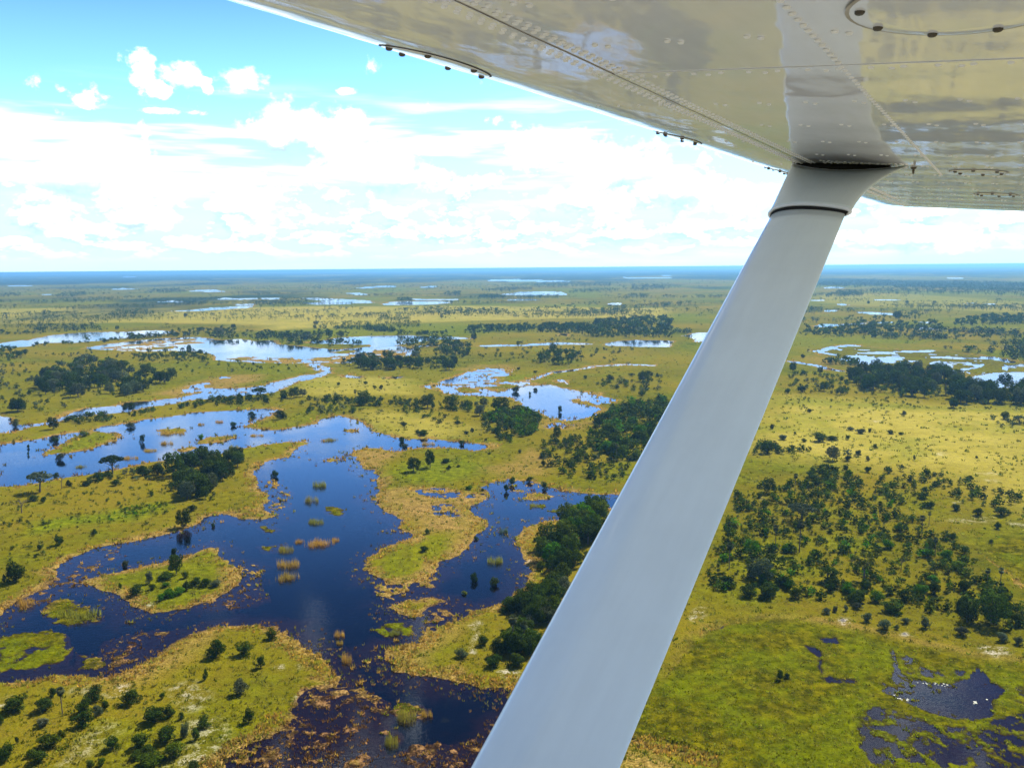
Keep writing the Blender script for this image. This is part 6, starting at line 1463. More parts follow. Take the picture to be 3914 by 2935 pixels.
# regions: copses, thickets, scattered bushes
cand = {'tree': [], 'bush': []}
UNDER = [(int(n * 1.3), 'bush', ha * .25, hb * .42, {'dk': .8, 'md': .2}, 'low bush under the trees of the ' + group, group, P) for n, kind, ha, hb, tw, label, group, P in REGIONS if kind == 'tree']
for n, kind, ha, hb, tw, label, group, P in REGIONS + UNDER:
    Pn = np.array(P)
    lo, hi = Pn.min(0), Pn.max(0)
    X = rng.uniform(lo[0], hi[0], n * 24)
    Y = rng.uniform(lo[1], hi[1], n * 24)
    k = poly_sd(P, X, Y) < 0
    X, Y = X[k][:n * 3], Y[k][:n * 3]
    sf = field(X, Y)
    k = sf > .3
    X, Y = X[k][:n], Y[k][:n]
    Z = ground_z(X, Y) if len(X) else []
    ts, ws = list(tw), list(tw.values())
    for x, y, z in zip(X, Y, Z):
        h = rng.uniform(ha, hb)
        w = h * (rng.uniform(.75, 1.05) if kind == 'tree' else rng.uniform(.85, 1.35))
        t = random.choices(ts, ws)[0]
        cand[kind].append((h / math.hypot(x, y), t, float(x), float(y), float(z), float(h), float(w), label, group))


def picture_xy(x, y):
    d = Vector((x, y, -CAM_H))
    return d.dot(_r2) / d.dot(_f), d.dot(_u2) / d.dot(_f)


def name_them(kind, rows):
    """place the single plants of the groups, each with a label that says where in its group it stands"""
    groups = {}
    for r in rows:
        groups.setdefault(r[8], []).append(r)
    ORD = ['leftmost', 'second from left', 'third from left', 'fourth from left', 'fifth from left', 'sixth from left', 'seventh from left', 'eighth from left', 'ninth from left', 'tenth from left', 'eleventh from left', 'twelfth from left', 'thirteenth from left', 'fourteenth from left']
    for gname, G in groups.items():
        px = np.array([picture_xy(r[2], r[3]) for r in G])
        hs = np.array([r[5] for r in G])
        t1, t2 = np.quantile(px[:, 0], [.33, .67])
        d1, d2 = np.quantile(px[:, 1], [.33, .67])
        hm = np.median(hs)
        cells = {}
        for r, (u, v) in zip(G, px):
            side = ['left', 'middle', 'right'][int(u > t1) + int(u > t2)]
            dep = ['front', 'centre', 'back'][int(v > d1) + int(v > d2)]
            look = {'dk': 'dark', 'md': 'green', 'gr': 'greyish', 'br': 'bright', 'yl': 'yellowish'}[r[1]]
            cells.setdefault(('tall' if r[5] > hm else 'low', look, dep, side), []).append((u, r))
        for (hgt, look, dep, side), M in cells.items():
            M.sort(key=lambda q: q[0])
            for q, (u, r) in enumerate(M):
                o = '' if len(M) == 1 else ' ' + ORD[min(q, 13)]
                lab = '%s %s %s%s at %s %s of the %s' % (hgt, look, kind, o, dep, side, gname)
                place(kind, r[1], r[2], r[3], r[4], r[5], r[6], lab, gname)


left = {}
n_single = {'tree': sum(p[0] == 'tree' for p in PLANTS), 'bush': sum(p[0] == 'bush' for p in PLANTS)}
for kind, L in cand.items():
    L.sort(key=lambda r: -r[0])
    k = max(0, 298 - n_single[kind])
    name_them(kind, L[:k])
    left[kind] = L[k:]


# ---- everything smaller or farther: joined real geometry
def far_plants(items, n_leaf, seed, name, label, trunk=True):
    """items: (tint, x, y, z, h, w)"""
    R = np.random.default_rng(seed)
    protos = []
    for k in range(6):
        if trunk:
            lob = [(.30 * math.cos(q * 2.4) * math.sqrt(q / 6), .30 * math.sin(q * 2.4) * math.sqrt(q / 6), R.uniform(.5, .82), .20, .20, .15) for q in range(7)]
            Q, Fq, lv = leaf_cloud(R, lob, n_leaf, .10)
            tv, tf = tube([(0, 0, -.03), (0, 0, .5)], [.035, .02], 3)
            Q = np.vstack([Q, np.array([tuple(v) for v in tv])])
            o = len(Fq) * 4
            Fq = np.vstack([Fq, np.array(tf) + o])
            lv = np.append(lv, np.full(6, .2))
        else:
            lob = [(.28 * math.cos(q * 2.4) * math.sqrt(q / 5), .28 * math.sin(q * 2.4) * math.sqrt(q / 5), R.uniform(.25, .7), .24, .24, .24) for q in range(5)] + [(0, 0, .3, .32, .32, .3)]
            Q, Fq, lv = leaf_cloud(R, lob, n_leaf, .13)
            Q[:, 2] = np.maximum(Q[:, 2], 0)
        protos.append((Q, Fq, lv))
    Vs, Fs, Ls, Ts = [], [], [], []
    off = 0
    for t, x, y, z, h, w in items:
        Q, Fq, lv = protos[R.integers(6)]
        a = R.uniform(0, 6.28)
        c, s = math.cos(a), math.sin(a)
        V = np.empty_like(Q)
        V[:, 0] = (Q[:, 0] * c - Q[:, 1] * s) * w + x
        V[:, 1] = (Q[:, 0] * s + Q[:, 1] * c) * w + y
        V[:, 2] = Q[:, 2] * h + z
        Vs.append(V)
        Fs.append(Fq + off)
        Ls.append(lv)
        cc = np.array(tinted(t))
        Ts.append(np.broadcast_to(cc, (len(Q), 4)))
        off += len(Q)
    me_ = mesh_np(name, np.vstack(Vs), np.vstack(Fs), [M_LEAF])
    fattr(me_, 'leafv', np.concatenate(Ls))
    fattr(me_, 'has_tint', np.ones(off))
    ca = me_.attributes.new('tintcol', 'FLOAT_COLOR', 'POINT')
    ca.data.foreach_set('color', np.vstack(Ts).astype(np.float32).ravel())
    return tag(link(name, me_), label, None, None, 'stuff')


far_plants([r[1:7] for r in left['tree']], 90, 11, 'woodland', 'dark copses and woods on the middle of the plain')
far_plants([r[1:7] for r in left['bush']], 60, 12, 'scrub', 'low dark scrub and small bushes of the thickets', False)

# tree belts towards the horizon
far = []
for n, ha, hb, P in FAR_BELTS:
    Pn = np.array(P)
    lo, hi = Pn.min(0), Pn.max(0)
    X = rng.uniform(lo[0], hi[0], n * 12)
    Y = rng.uniform(lo[1], hi[1], n * 12)
    k = poly_sd(P, X, Y) < 0
    for x, y in zip(X[k][:n], Y[k][:n]):
        h = rng.uniform(ha, hb)
        far.append(('dk', x, y, .4, h, h * rng.uniform(.9, 1.4)))
# open savanna: clumps and single trees by a density field
N = 150000
T = rng.uniform(.008, .115, N)
A_ = rng.uniform(rad(-33), rad(33), N)
X, Y = CAM_H / T * np.sin(A_), CAM_H / T * np.cos(A_)
den = fbm(X * .6, Y * .8, 260, 3, .6, 61.0) + .25 * fbm(X, Y, 60, 2, .5, 63.0)
far_r = np.hypot(X, Y)
keep = rng.uniform(0, 1, N) < np.clip((den - .04) * 2.4, .012, .8) * np.clip((far_r - 900) / 1300, .12, 1)
X, Y, den = X[keep], Y[keep], den[keep]
sf = field(X, Y)
k = sf > 3
X, Y, den = X[k], Y[k], den[k]
for x, y, d in zip(X, Y, den):
    h = rng.uniform(5, 12) if d > .14 else rng.uniform(1.5, 6)
    far.append(('dk' if rng.uniform() < .7 else 'gr', x, y, .5, h, h * rng.uniform(.9, 1.6)))
near_b = [f for f in far if math.hypot(f[1], f[2]) < 1500]
mid_b = [f for f in far if 1500 <= math.hypot(f[1], f[2])]
far_plants(near_b, 36, 13, 'savanna_bushes', 'scattered bushes across the open savanna', False)
far_plants(mid_b, 18, 14, 'far_woodland', 'tree belts far across the plain towards the horizon')


# ---- grass tussocks and reed litter
def tussocks(items, name, label, blades=7, lean=.45):
    R = np.random.default_rng(5)
    n = len(items)
    it = np.array([(x, y, z, h, w) for _, x, y, z, h, w in items])
    V = np.zeros((n, blades, 3, 3))
    a = R.uniform(0, 6.28, (n, blades))
    rr_ = R.uniform(0, .5, (n, blades)) * it[:, 4:5]
    bx = it[:, 0:1] + rr_ * np.cos(a)
    by = it[:, 1:2] + rr_ * np.sin(a)
    a2 = R.uniform(0, 6.28, (n, blades))
    wd = it[:, 4:5] * R.uniform(.10, .22, (n, blades))
    hh = it[:, 3:4] * R.uniform(.55, 1.1, (n, blades))
    V[:, :, 0, 0] = bx - wd * np.cos(a2)
    V[:, :, 0, 1] = by - wd * np.sin(a2)
    V[:, :, 1, 0] = bx + wd * np.cos(a2)
    V[:, :, 1, 1] = by + wd * np.sin(a2)
    V[:, :, 2, 0] = bx + lean * hh * np.cos(a)
    V[:, :, 2, 1] = by + lean * hh * np.sin(a)
    V[:, :, 0, 2] = V[:, :, 1, 2] = it[:, 2:3] - .1
    V[:, :, 2, 2] = it[:, 2:3] + hh
    F_ = np.arange(n * blades * 3).reshape(-1, 3)
    me_ = mesh_np(name, V.reshape(-1, 3), F_, [M_BLADE])
    fattr(me_, 'leafv', np.repeat(R.uniform(.1, .9, n * blades), 3))
    fattr(me_, 'has_tint', np.ones(n * blades * 3))
    cols = np.array([tinted(t, .25) for t, *_ in items], np.float32)
    ca = me_.attributes.new('tintcol', 'FLOAT_COLOR', 'POINT')
    ca.data.foreach_set('color', np.repeat(cols, blades * 3, 0).ravel())
    return tag(link(name, me_), label, None, None, 'stuff')


N = 110000
T = rng.uniform(.08, .72, N)
A_ = rng.uniform(rad(-32.5), rad(32.5), N)
X, Y = CAM_H / T * np.sin(A_), CAM_H / T * np.cos(A_)
sf = field(X, Y)
Z = height(X, Y, sf)
shore_t, grass_t = [], []
dn = fbm(X, Y, 30, 2, .6, 71.0)
zf = {'marsh': np.zeros(N, bool), 'mud': np.zeros(N, bool)}
for ch, soft_, am, P in ZONES:
    if ch in zf:
        k, d_ = local_sd(P, X, Y, 1, None)
        zf[ch][k] |= d_ < 0
for x, y, z, s, d, u, mz, dz in zip(X, Y, Z, sf, dn, rng.uniform(0, 1, N), zf['marsh'], zf['mud']):
    sc = min(2.2, max(1.0, math.hypot(x, y) / 260))
    if mz:
        if s > 0 and u < .28:
            grass_t.append((('gs', 'gs', 'lime', 'olive')[int(u * 991) % 4], x, y, z, rng.uniform(.2, .5) * sc, rng.uniform(.7, 1.6) * sc))
    elif dz:
        if s > -3 and u < .13 + .3 * max(0, d):
            shore_t.append((('rust', 'rust', 'rust', 'tan')[int(u * 991) % 4], x, y, max(z, -.15), rng.uniform(.3, .8) * sc, rng.uniform(.4, 1.3) * sc))
    elif 0 < s < 5 + 8 * max(0, d) and u < .55:
        shore_t.append(('tan' if u < .36 else 'olive', x, y, z, rng.uniform(.4, 1.0) * sc, rng.uniform(.7, 1.6) * sc))
    elif -9 < s <= 0 and u < .06 + .34 * max(0, 1 + s / 9) * min(1, max(0, d * 2.5 + .6)):
        shore_t.append((('tan', 'olive', 'gs', 'rust')[int(u * 997) % 4], x, y, max(z, -.15), rng.uniform(.3, .9) * sc, rng.uniform(.3, 1.1) * sc))
    elif s >= 6 and u < .16 + .5 * max(0, d):
        grass_t.append((('olive' if u < .1 else 'gs') if rng.uniform() < .9 else 'md', x, y, z, rng.uniform(.3, .8) * sc, rng.uniform(.6, 1.5) * sc))
tussocks(shore_t, 'dry_reed_litter', 'pale dry reeds and sedge along every shore')
tussocks(grass_t, 'grass', 'tussocks of grass over the plain')


# ---- reed clumps in the water, each a thing
def make_reeds(seed):
    R = np.random.default_rng(seed)
    n = 320
    cl = R.uniform(-.36, .36, (9, 2))
    ci = R.integers(0, 9, n)
    V = np.zeros((n, 3, 3))
    a = R.uniform(0, 6.28, n)
    r_ = .5 * np.sqrt(R.uniform(0, 1, n))
    bx, by = cl[ci, 0] + .36 * r_ * np.cos(a), cl[ci, 1] + .36 * r_ * np.sin(a)
    a2 = R.uniform(0, 6.28, n)
    w = .009
    V[:, 0] = np.stack([bx - w * np.cos(a2), by - w * np.sin(a2), np.full(n, -.2)], 1)
    V[:, 1] = np.stack([bx + w * np.cos(a2), by + w * np.sin(a2), np.full(n, -.2)], 1)
    ed = 1 - .5 * (r_ / .5) ** 3
    V[:, 2] = np.stack([bx + R.normal(0, .05, n), by + R.normal(0, .05, n), R.uniform(.55, 1.05, n) * ed], 1)
    me_ = mesh_np('reed_clump', V.reshape(-1, 3), np.arange(n * 3).reshape(-1, 3), [M_BLADE])
    fattr(me_, 'leafv', np.repeat(R.uniform(.1, 1, n), 3))
    return me_


RM = [make_reeds(400 + k) for k in range(4)]
for t, x, y, h, w, label in REEDS:
    o = link('reed_clump', random.choice(RM), loc=(x, y, -.05))
    o.scale = (w, max(2.0, w * random.uniform(.5, .8)), h * 1.5)
    o.color = tinted(t, .1)
    tag(o, label, 'reeds')
# white water lilies on the pool of the green pan
V, F_ = [], []
R = np.random.default_rng(77)
for P, n in LILIES:
    Pn = np.array(P)
    lo, hi = Pn.min(0), Pn.max(0)
    X, Y = R.uniform(lo[0], hi[0], n * 6), R.uniform(lo[1], hi[1], n * 6)
    k = (poly_sd(P, X, Y) < 0) & (fbm(X, Y, 3.0, 2, .5, 97.0) > -.05)
    for x, y in zip(X[k][:n], Y[k][:n]):
        o = len(V)
        r_ = R.uniform(.10, .26)
        V += [(x + r_ * math.cos(q * math.pi / 3 + x), y + r_ * math.sin(q * math.pi / 3 + x), .03 + .05 * (q % 2)) for q in range(6)] + [(x, y, .02)]
        F_ += [(o + q, o + (q + 1) % 6, o + 6) for q in range(6)]
tag(link('water_lilies', mesh_np('water_lilies', V, F_, [simple('lily_white', (.50, .50, .38), .5, .3)])), 'white lily blooms floating on the pool of the green pan', None, None, 'stuff')

# termite mounds in rings of bare sand
R = np.random.default_rng(78)
M_MOUND = simple('mound_clay', (.30, .26, .20), .95, .1, 0, 1.5)
for x, y, r_, label in MOUNDS:
    V, F_ = [], []
    for k, (rr_, h_) in enumerate(((1, -.1), (.8, .12), (.5, .3), (.25, .5), (.08, .56))):
        V += [(r_ * rr_ * math.cos(q * math.pi / 6) * R.uniform(.85, 1.15), r_ * rr_ * math.sin(q * math.pi / 6) * R.uniform(.85, 1.15), h_ * r_ * R.uniform(.9, 1.1)) for q in range(12)]
    F_ = [(k * 12 + q, k * 12 + (q + 1) % 12, (k + 1) * 12 + (q + 1) % 12, (k + 1) * 12 + q) for k in range(4) for q in range(12)] + [tuple(48 + q for q in range(12))]
    tag(link('termite_mound', mesh_np('termite_mound', V, F_, [M_MOUND]), None, (x, y, float(ground_z(x, y)[0]) - .05)), label, 'mound')


# ------------------------------------------------------------------ the aircraft: high wing, strut and fairing
# local axes of the aircraft: X aft, Y outboard along the span, Z up; the eye sits at its origin
AIR = link('airplane', None, loc=(0, 0, CAM_H))
AIR.rotation_euler = (0, 0, -rad(30.8))
tag(AIR, 'white high wing aircraft, its riveted wing and strut overhead', 'airplane')
TIP = 6.12


def le(s):
    base = np.interp(s, [-.6, .7, 1.0, 1.5, 2.0, 3.0, 5.55], [-1.13, -1.125, -1.09, -1.05, -1.015, -.975, -.865])
    e = np.clip((np.asarray(s) - 5.55) / (TIP - 5.55), 0, 1)
    return base + .42 * (1 - np.sqrt(np.maximum(0, 1 - e ** 2.4)))


def te(s):
    e = np.clip((np.asarray(s) - 5.7) / (TIP - 5.7), 0, 1)
    return np.interp(s, [-.6, 3.0, TIP], [.66, .66, .46]) - .25 * (1 - np.sqrt(np.maximum(0, 1 - e ** 2.4)))


def spar(s):
    return np.interp(s, [-.6, 3.0, 6.0], [-.668, -.668, -.60])


def zlow(c, s):
    c, s = np.asarray(c, float), np.asarray(s, float)
    L = le(s)
    z = .35 - .085 * (c + .65)
    t = np.clip((c - L) / .23, 0, 1)
    z = z + .052 * (1 - np.sqrt(np.maximum(0, 1 - (1 - t) ** 2.3)))
    z = z + .05 * np.clip((c - .2) / .46, 0, 1) ** 2
    e = np.clip((s - 5.6) / (TIP - 5.6), 0, 1)
    z = z + .07 * e ** 3
    # slack skin between the ribs
    z = z + .0009 * np.sin((s - 1.5) / .33 * math.pi) ** 2 * np.clip((c - L - .25) * 4, 0, 1)
    return z


def zup(c, s):
    c, s = np.asarray(c, float), np.asarray(s, float)
    L, T = le(s), te(s)
    x = np.clip((c - L) / np.maximum(T - L, .05), 0, 1)
    zl, zt = zlow(L, s), zlow(T, s)
    e = np.clip((s - 5.6) / (TIP - 5.6), 0, 1)
    return zl + (zt + .012 - zl) * x + .52 * (1 - .6 * e) * np.sqrt(x) * (1 - x) ** 1.15 * .40


def paint(name, col, rough, wav=True):
    m, b = new_mat(name)
    tc = b.node('ShaderNodeTexCoord').outputs['Object']
    p = b.node('ShaderNodeBsdfPrincipled')
    d = b.noise(tc, 3.0, 5, .65)
    d2 = b.noise(b.vmath('MULTIPLY', tc, (30, 2, 5)), 1.0, 4, .6)
    k = b.rng(b.math('ADD', b.math('MULTIPLY', d, .6), b.math('MULTIPLY', d2, .4)), .35, .65)
    b.put(p.inputs['Base Color'], b.mix(k, tuple(x * .93 for x in col) + (1,), tuple(col) + (1,)))
    b.put(p.inputs['Roughness'], b.math('ADD', rough, b.math('MULTIPLY', d, .03)))
    p.inputs['IOR'].default_value = 1.55
    if wav:
        n = b.noise(b.vmath('MULTIPLY', tc, (5.5, 2.4, 1)), 1.0, 3, .5)
        n2 = b.noise(tc, 26.0, 2, .5)
        bp = b.node('ShaderNodeBump')
        bp.inputs['Strength'].default_value = 1.0
        bp.inputs['Distance'].default_value = .0030
        b.put(bp.inputs['Height'], b.math('ADD', n, b.math('MULTIPLY', n2, .010)))
        b.put(p.inputs['Normal'], bp.outputs[0])
    out = b.node('ShaderNodeOutputMaterial')
    m.node_tree.links.new(p.outputs[0], out.inputs[0])
    return m


M_SKIN = paint('wing_paint', (.87, .89, .96), .035)
M_STRUT = paint('strut_paint', (.88, .95, .91), .13, False)
M_RIVET = paint('rivet_paint', (.93, .93, .94), .45, False)
M_RUBBER = simple('black_rubber', (.012, .012, .012), .6, .3)
M_SCREW = simple('worn_screw', (.10, .085, .07), .45, .5, .6, 60)
M_GROOVE = simple('seam_sealant', (.46, .43, .38), .7, .2, 0, 30)


def sheet(name, cf0, cf1, s0, s1, nc, ns, parent, mat, lift=0.0, thick=.0012, cpow=1.0):
    """thin curved skin sheet on the lower side between two chord curves, with a visible edge"""
    ss = np.linspace(s0, s1, ns)
    u = np.linspace(0, 1, nc) ** cpow
    C = cf0(ss)[None, :] * (1 - u[:, None]) + cf1(ss)[None, :] * u[:, None]
    Sg = np.repeat(ss[None, :], nc, 0)
    Z = zlow(C, Sg) - lift
    lo = np.stack([C, Sg, Z], -1).reshape(-1, 3)
    up_ = lo + np.array([0, 0, thick])
    n = nc * ns
    idx = np.arange(n).reshape(nc, ns)
    q = np.stack([idx[:-1, :-1], idx[1:, :-1], idx[1:, 1:], idx[:-1, 1:]], -1).reshape(-1, 4)
    F_ = [tuple(int(v) for v in g[::-1]) for g in q] + [tuple(int(v) + n for v in g) for g in q]
    ring = list(idx[0, :]) + list(idx[1:, -1]) + list(idx[-1, ::-1][1:]) + list(idx[::-1, 0][1:-1])
    for k in range(len(ring)):
        a_, c_ = int(ring[k]), int(ring[(k + 1) % len(ring)])
        F_.append((a_, c_, c_ + n, a_ + n))
    me_ = mesh_np(name, np.vstack([lo, up_]), F_, [mat], smooth=True)
    bm_ = bmesh.new()
    bm_.from_mesh(me_)
    bmesh.ops.recalc_face_normals(bm_, faces=bm_.faces)
    for e_ in bm_.edges:
        if len(e_.link_faces) == 2 and e_.calc_face_angle(0) > .7:
            e_.smooth = False
    bm_.to_mesh(me_)
    bm_.free()
    return link(name, me_, parent)


# wing body: upper skin down to the leading edge, closed below just behind the lower sheets
ss = np.concatenate([np.linspace(-.6, 5.5, 36), np.linspace(5.56, TIP, 14)])
xs = (1 - np.cos(np.linspace(0, math.pi, 26))) / 2
V = []
for s_ in ss:
    L_, T_ = float(le(s_)), float(te(s_))
    cu = L_ + (T_ - L_) * xs
    V += [(c_, s_, z_) for c_, z_ in zip(cu, zup(cu, np.full(26, s_)))]
    cl = cu[::-1][1:-1]
    V += [(c_, s_, z_ + .006) for c_, z_ in zip(cl, zlow(cl, np.full(24, s_)))]
n1 = 50
F_ = [(k * n1 + q, k * n1 + (q + 1) % n1, (k + 1) * n1 + (q + 1) % n1, (k + 1) * n1 + q) for k in range(len(ss) - 1) for q in range(n1)]
F_ += [tuple(range(n1))[::-1], tuple((len(ss) - 1) * n1 + q for q in range(n1))]
wme = mesh_np('wing', V, F_, [M_SKIN], smooth=True)
bm = bmesh.new()
bm.from_mesh(wme)
bmesh.ops.recalc_face_normals(bm, faces=bm.faces)
bm.to_mesh(wme)
bm.free()
WING = link('wing', wme, AIR)

G = .0016
sheet('nose_panel', lambda s: le(s) + .0008, lambda s: spar(s) - G, -.55, TIP - .004, 34, 150, WING, M_SKIN, .0022, cpow=1.9)
sheet('inboard_panel', lambda s: spar(s) + G, lambda s: te(s) - .01, -.55, 1.4996, 40, 60, WING, M_SKIN, .0002)
sheet('outboard_panel', lambda s: spar(s) + G, lambda s: te(s) - .01, 1.494, 5.0, 40, 100, WING, M_SKIN, .0016)
sheet('tip_panel', lambda s: spar(s) + G, lambda s: te(s) - .012, 4.994, TIP - .02, 30, 40, WING, M_SKIN, .0032)
sheet('spar_seam', lambda s: spar(s) - .004, lambda s: spar(s) + .004, -.5, 6.0, 3, 120, WING, M_GROOVE, .0001, .0010)

# rivets: small domes in rows
rv = []


def row(c0, s0, c1, s1, step, r=.0056):
    n = max(1, int(math.hypot(c1 - c0, s1 - s0) / step))
    for k in range(n + 1):
        rv.append((c0 + (c1 - c0) * k / n, s0 + (s1 - s0) * k / n, r))


for off in (-.030, -.017):
    for k in range(int(5.9 / .030)):
        s_ = .1 + k * .030 + (0.015 if off == -.017 else 0)
        rv.append((float(spar(s_)) + off, s_, .0055))
for off in (.016, .030):
    for k in range(int(5.9 / .027)):
        s_ = .1 + k * .027 + (0.013 if off == .016 else 0)
        rv.append((float(spar(s_)) + off, s_, .0055))
row(-.272, .1, -.272, 3.47, .031)
for s_ in (1.515,):
    row(-.62, s_, .6, s_ + .002, .047)
    row(-.60, s_ + .012, .6, s_ + .014, .094)
for k in range(14):
    s_ = 1.84 + k * .328
    for c_ in np.arange(-.585, .60, .093):
        if abs(c_ + .272) > .03:
            rv.append((c_ + .012 * (k % 2), s_, .0055))
            rv.append((c_ + .014 + .012 * (k % 2), s_ + .022, .0055))
    if k % 2 == 0:
        for c_ in np.arange(-.86, -.70, .05):
            rv.append((c_, s_, .0040))
for s_ in (.55, 1.02, 1.27):
    for c_ in np.arange(-.60, .4, .12):
        rv.append((c_, s_, .0055))
        rv.append((c_ + .016, s_ + .014, .0055))
for k in range(9):          # reinforcing rows round the strut fitting
    row(-.60 + k * .024, 3.02 + .010 * k, -.58 + k * .024, 3.08 + .006 * k, .018)
row(-.60, 3.085, -.33, 3.10, .016)
row(-.60, 3.10, -.36, 3.115, .020)
V, F_ = [], []
for c_, s_, r_ in rv:
    z0 = float(zlow(c_, s_)) - .0030
    if c_ > -.668 + .01:
        z0 += .0012
    o = len(V)
    for rr_, dz in ((1.0, .0012), (.78, -.0012)):
        V += [(c_ + r_ * rr_ * math.cos(q * math.pi / 4), s_ + r_ * rr_ * math.sin(q * math.pi / 4), z0 + dz) for q in range(8)]
    V.append((c_, s_, z0 - .0022))
    F_ += [(o + q, o + 8 + q, o + 8 + (q + 1) % 8, o + (q + 1) % 8) for q in range(8)]
    F_ += [(o + 8 + q, o + 16, o + 8 + (q + 1) % 8) for q in range(8)]
tag(link('rivets', mesh_np('rivets', V, F_, [M_RIVET], smooth=True), WING), kind='stuff')


def disc_on_wing(cc, sc, rc, rs, lift=.0042, thick=.0008):
    """round access cover following the skin"""
    V, F_ = [(cc, sc, float(zlow(cc, sc)) - lift)], []
    N_ = 40
    rings = (.35, .7, .94, 1.0)
    for rr_ in rings:
        for q in range(N_):
            a_ = 2 * math.pi * q / N_
            c_, s_ = cc + rc * rr_ * math.cos(a_), sc + rs * rr_ * math.sin(a_)
            V.append((c_, s_, float(zlow(c_, s_)) - lift + (thick if rr_ == 1.0 else 0)))
    F_ += [(0, 1 + q, 1 + (q + 1) % N_) for q in range(N_)]
    for k in range(len(rings) - 1):
        o1, o2 = 1 + k * N_, 1 + (k + 1) * N_
        F_ += [(o1 + q, o2 + q, o2 + (q + 1) % N_, o1 + (q + 1) % N_) for q in range(N_)]
    return V, F_


def screw(c_, s_, r_, lift):
    z0 = float(zlow(c_, s_)) - lift
    V, F_ = [], []
    for rr_, dz in ((1, .003), (1, -.001), (.7, -.0028), (.25, -.0030), (.2, -.0018)):
        V += [(c_ + r_ * rr_ * math.cos(q * math.pi / 5), s_ + r_ * rr_ * math.sin(q * math.pi / 5), z0 + dz) for q in range(10)]
    for k in range(4):
        F_ += [(k * 10 + q, (k + 1) * 10 + q, (k + 1) * 10 + (q + 1) % 10, k * 10 + (q + 1) % 10) for q in range(10)]
    F_.append(tuple(40 + q for q in range(10)))
    return V, F_


for cc, sc, rc, rs, na in ((-.965, 1.36, .062, .150, 6), (-.915, 2.52, .056, .13, 7), (-.890, 3.62, .050, .12, 6), (-.095, 1.19, .112, .125, 8), (-.150, 3.33, .085, .085, 6), (-.125, 4.42, .085, .085, 6)):
    V, F_ = disc_on_wing(cc, sc, rc, rs)
    link('access_cover', mesh_np('access_cover', V, F_, [M_SKIN], smooth=True), WING)
    V, F_ = disc_on_wing(cc, sc, rc + .005, rs + .005, .0034, .0004)
    link('cover_gasket', mesh_np('cover_gasket', V, F_, [M_RUBBER if cc < -.5 else M_GROOVE], smooth=True), WING)
    for q in range(na):
        a_ = 2 * math.pi * (q + .35) / na
        V, F_ = screw(cc + (rc - .012) * math.cos(a_), sc + (rs - .012) * math.sin(a_), .0062, .0055)
        link('screw', mesh_np('screw', V, F_, [M_SCREW], smooth=True), WING)


# strut: streamlined section swept from the fuselage up to the wing
def section(c0, c1, th, n=44):
    pts = []
    for q in range(n):
        a_ = 2 * math.pi * q / n
        x = .5 - .5 * math.cos(a_)
        y = math.sin(a_) * (1.02 - .52 * x)
        pts.append((c0 + (c1 - c0) * x, y * th * .5))
    return pts


AX = Vector((0, 1, .5340)).normalized()
NN = Vector((1, 0, 0)).cross(AX).normalized()


def axis_pt(s_):
    return Vector((0, s_, .169 + .534 * (s_ - 2.757)))


def ring3(s_, c0, c1, th, n=44, shift=0.0):
    p = axis_pt(s_)
    return [Vector((c_, p.y, p.z)) + NN * (y + shift) for c_, y in section(c0, c1, th, n)]


def loft(name, rings, mat, parent, cap=True):
    n = len(rings[0])
    V = [tuple(p) for r_ in rings for p in r_]
    F_ = [(k * n + q, k * n + (q + 1) % n, (k + 1) * n + (q + 1) % n, (k + 1) * n + q) for k in range(len(rings) - 1) for q in range(n)]
    if cap:
        F_ += [tuple(range(n))[::-1], tuple((len(rings) - 1) * n + q for q in range(n))]
    me_ = mesh_np(name, V, F_, [mat], smooth=True)
    bm_ = bmesh.new()
    bm_.from_mesh(me_)
    bmesh.ops.recalc_face_normals(bm_, faces=bm_.faces)
    bm_.to_mesh(me_)
    bm_.free()
    return link(name, me_, parent)


CL, CT, TH = -.683, -.464, .058
loft('strut', [ring3(s_, CL, CT, TH) for s_ in np.linspace(.30, 2.765, 24)], M_STRUT, AIR)
# fairing between strut and wing, its tail flaring aft
fr, NF = [], 14
S0 = 2.735
foot = ring3(S0, CL - .008, CT + .012, TH + .018)
TOPS = 3.135


def top_pt(c_, y, drop):
    s_ = TOPS - y + .05 * (c_ + .70)
    return Vector((c_, s_, float(zlow(c_, s_)) - drop))


sec0 = section(0, 1, TH + .018)
sec1 = section(0, 1, .092)
for k in range(NF + 1):
    u = k / NF
    ring = []
    for (x, y0), (_, y1), p in zip(sec0, sec1, foot):
        c_ = (CL - .008 + (-.716 - CL + .008) * u) * (1 - x) + (CT + .012 + (-.352 - CT - .012) * u ** 2.3) * x
        t_ = top_pt(c_, y1 * (1 - .75 * x ** 3), .004 + .021 * math.sin(math.pi * min(1, max(0, x)) ** .8))
        ring.append(Vector((c_, p.y + (t_.y - p.y) * u, p.z + (t_.z - p.z) * u)))
    fr.append(ring)
top = fr[-1]
FAIR = loft('strut_fairing', fr, M_STRUT, AIR, cap=False)
sol = FAIR.modifiers.new('wall', 'SOLIDIFY')
sol.thickness = .002
sol.offset = 1


def ring_tube(name, ring, r_, mat, parent):
    n = len(ring)
    cen = sum((Vector(p) for p in ring), Vector()) / n
    V, F_ = [], []
    for q in range(n):
        p = Vector(ring[q])
        d = (Vector(ring[(q + 1) % n]) - Vector(ring[q - 1])).normalized()
        a_ = AX - d * AX.dot(d)
        a_.normalize()
        c_ = d.cross(a_)
        V += [tuple(p + (a_ * math.cos(w * math.pi / 4) + c_ * math.sin(w * math.pi / 4)) * r_) for w in range(8)]
    for q in range(n):
        q2 = (q + 1) % n
        F_ += [(q * 8 + w, q * 8 + (w + 1) % 8, q2 * 8 + (w + 1) % 8, q2 * 8 + w) for w in range(8)]
    return link(name, mesh_np(name, V, F_, [mat], smooth=True), parent)


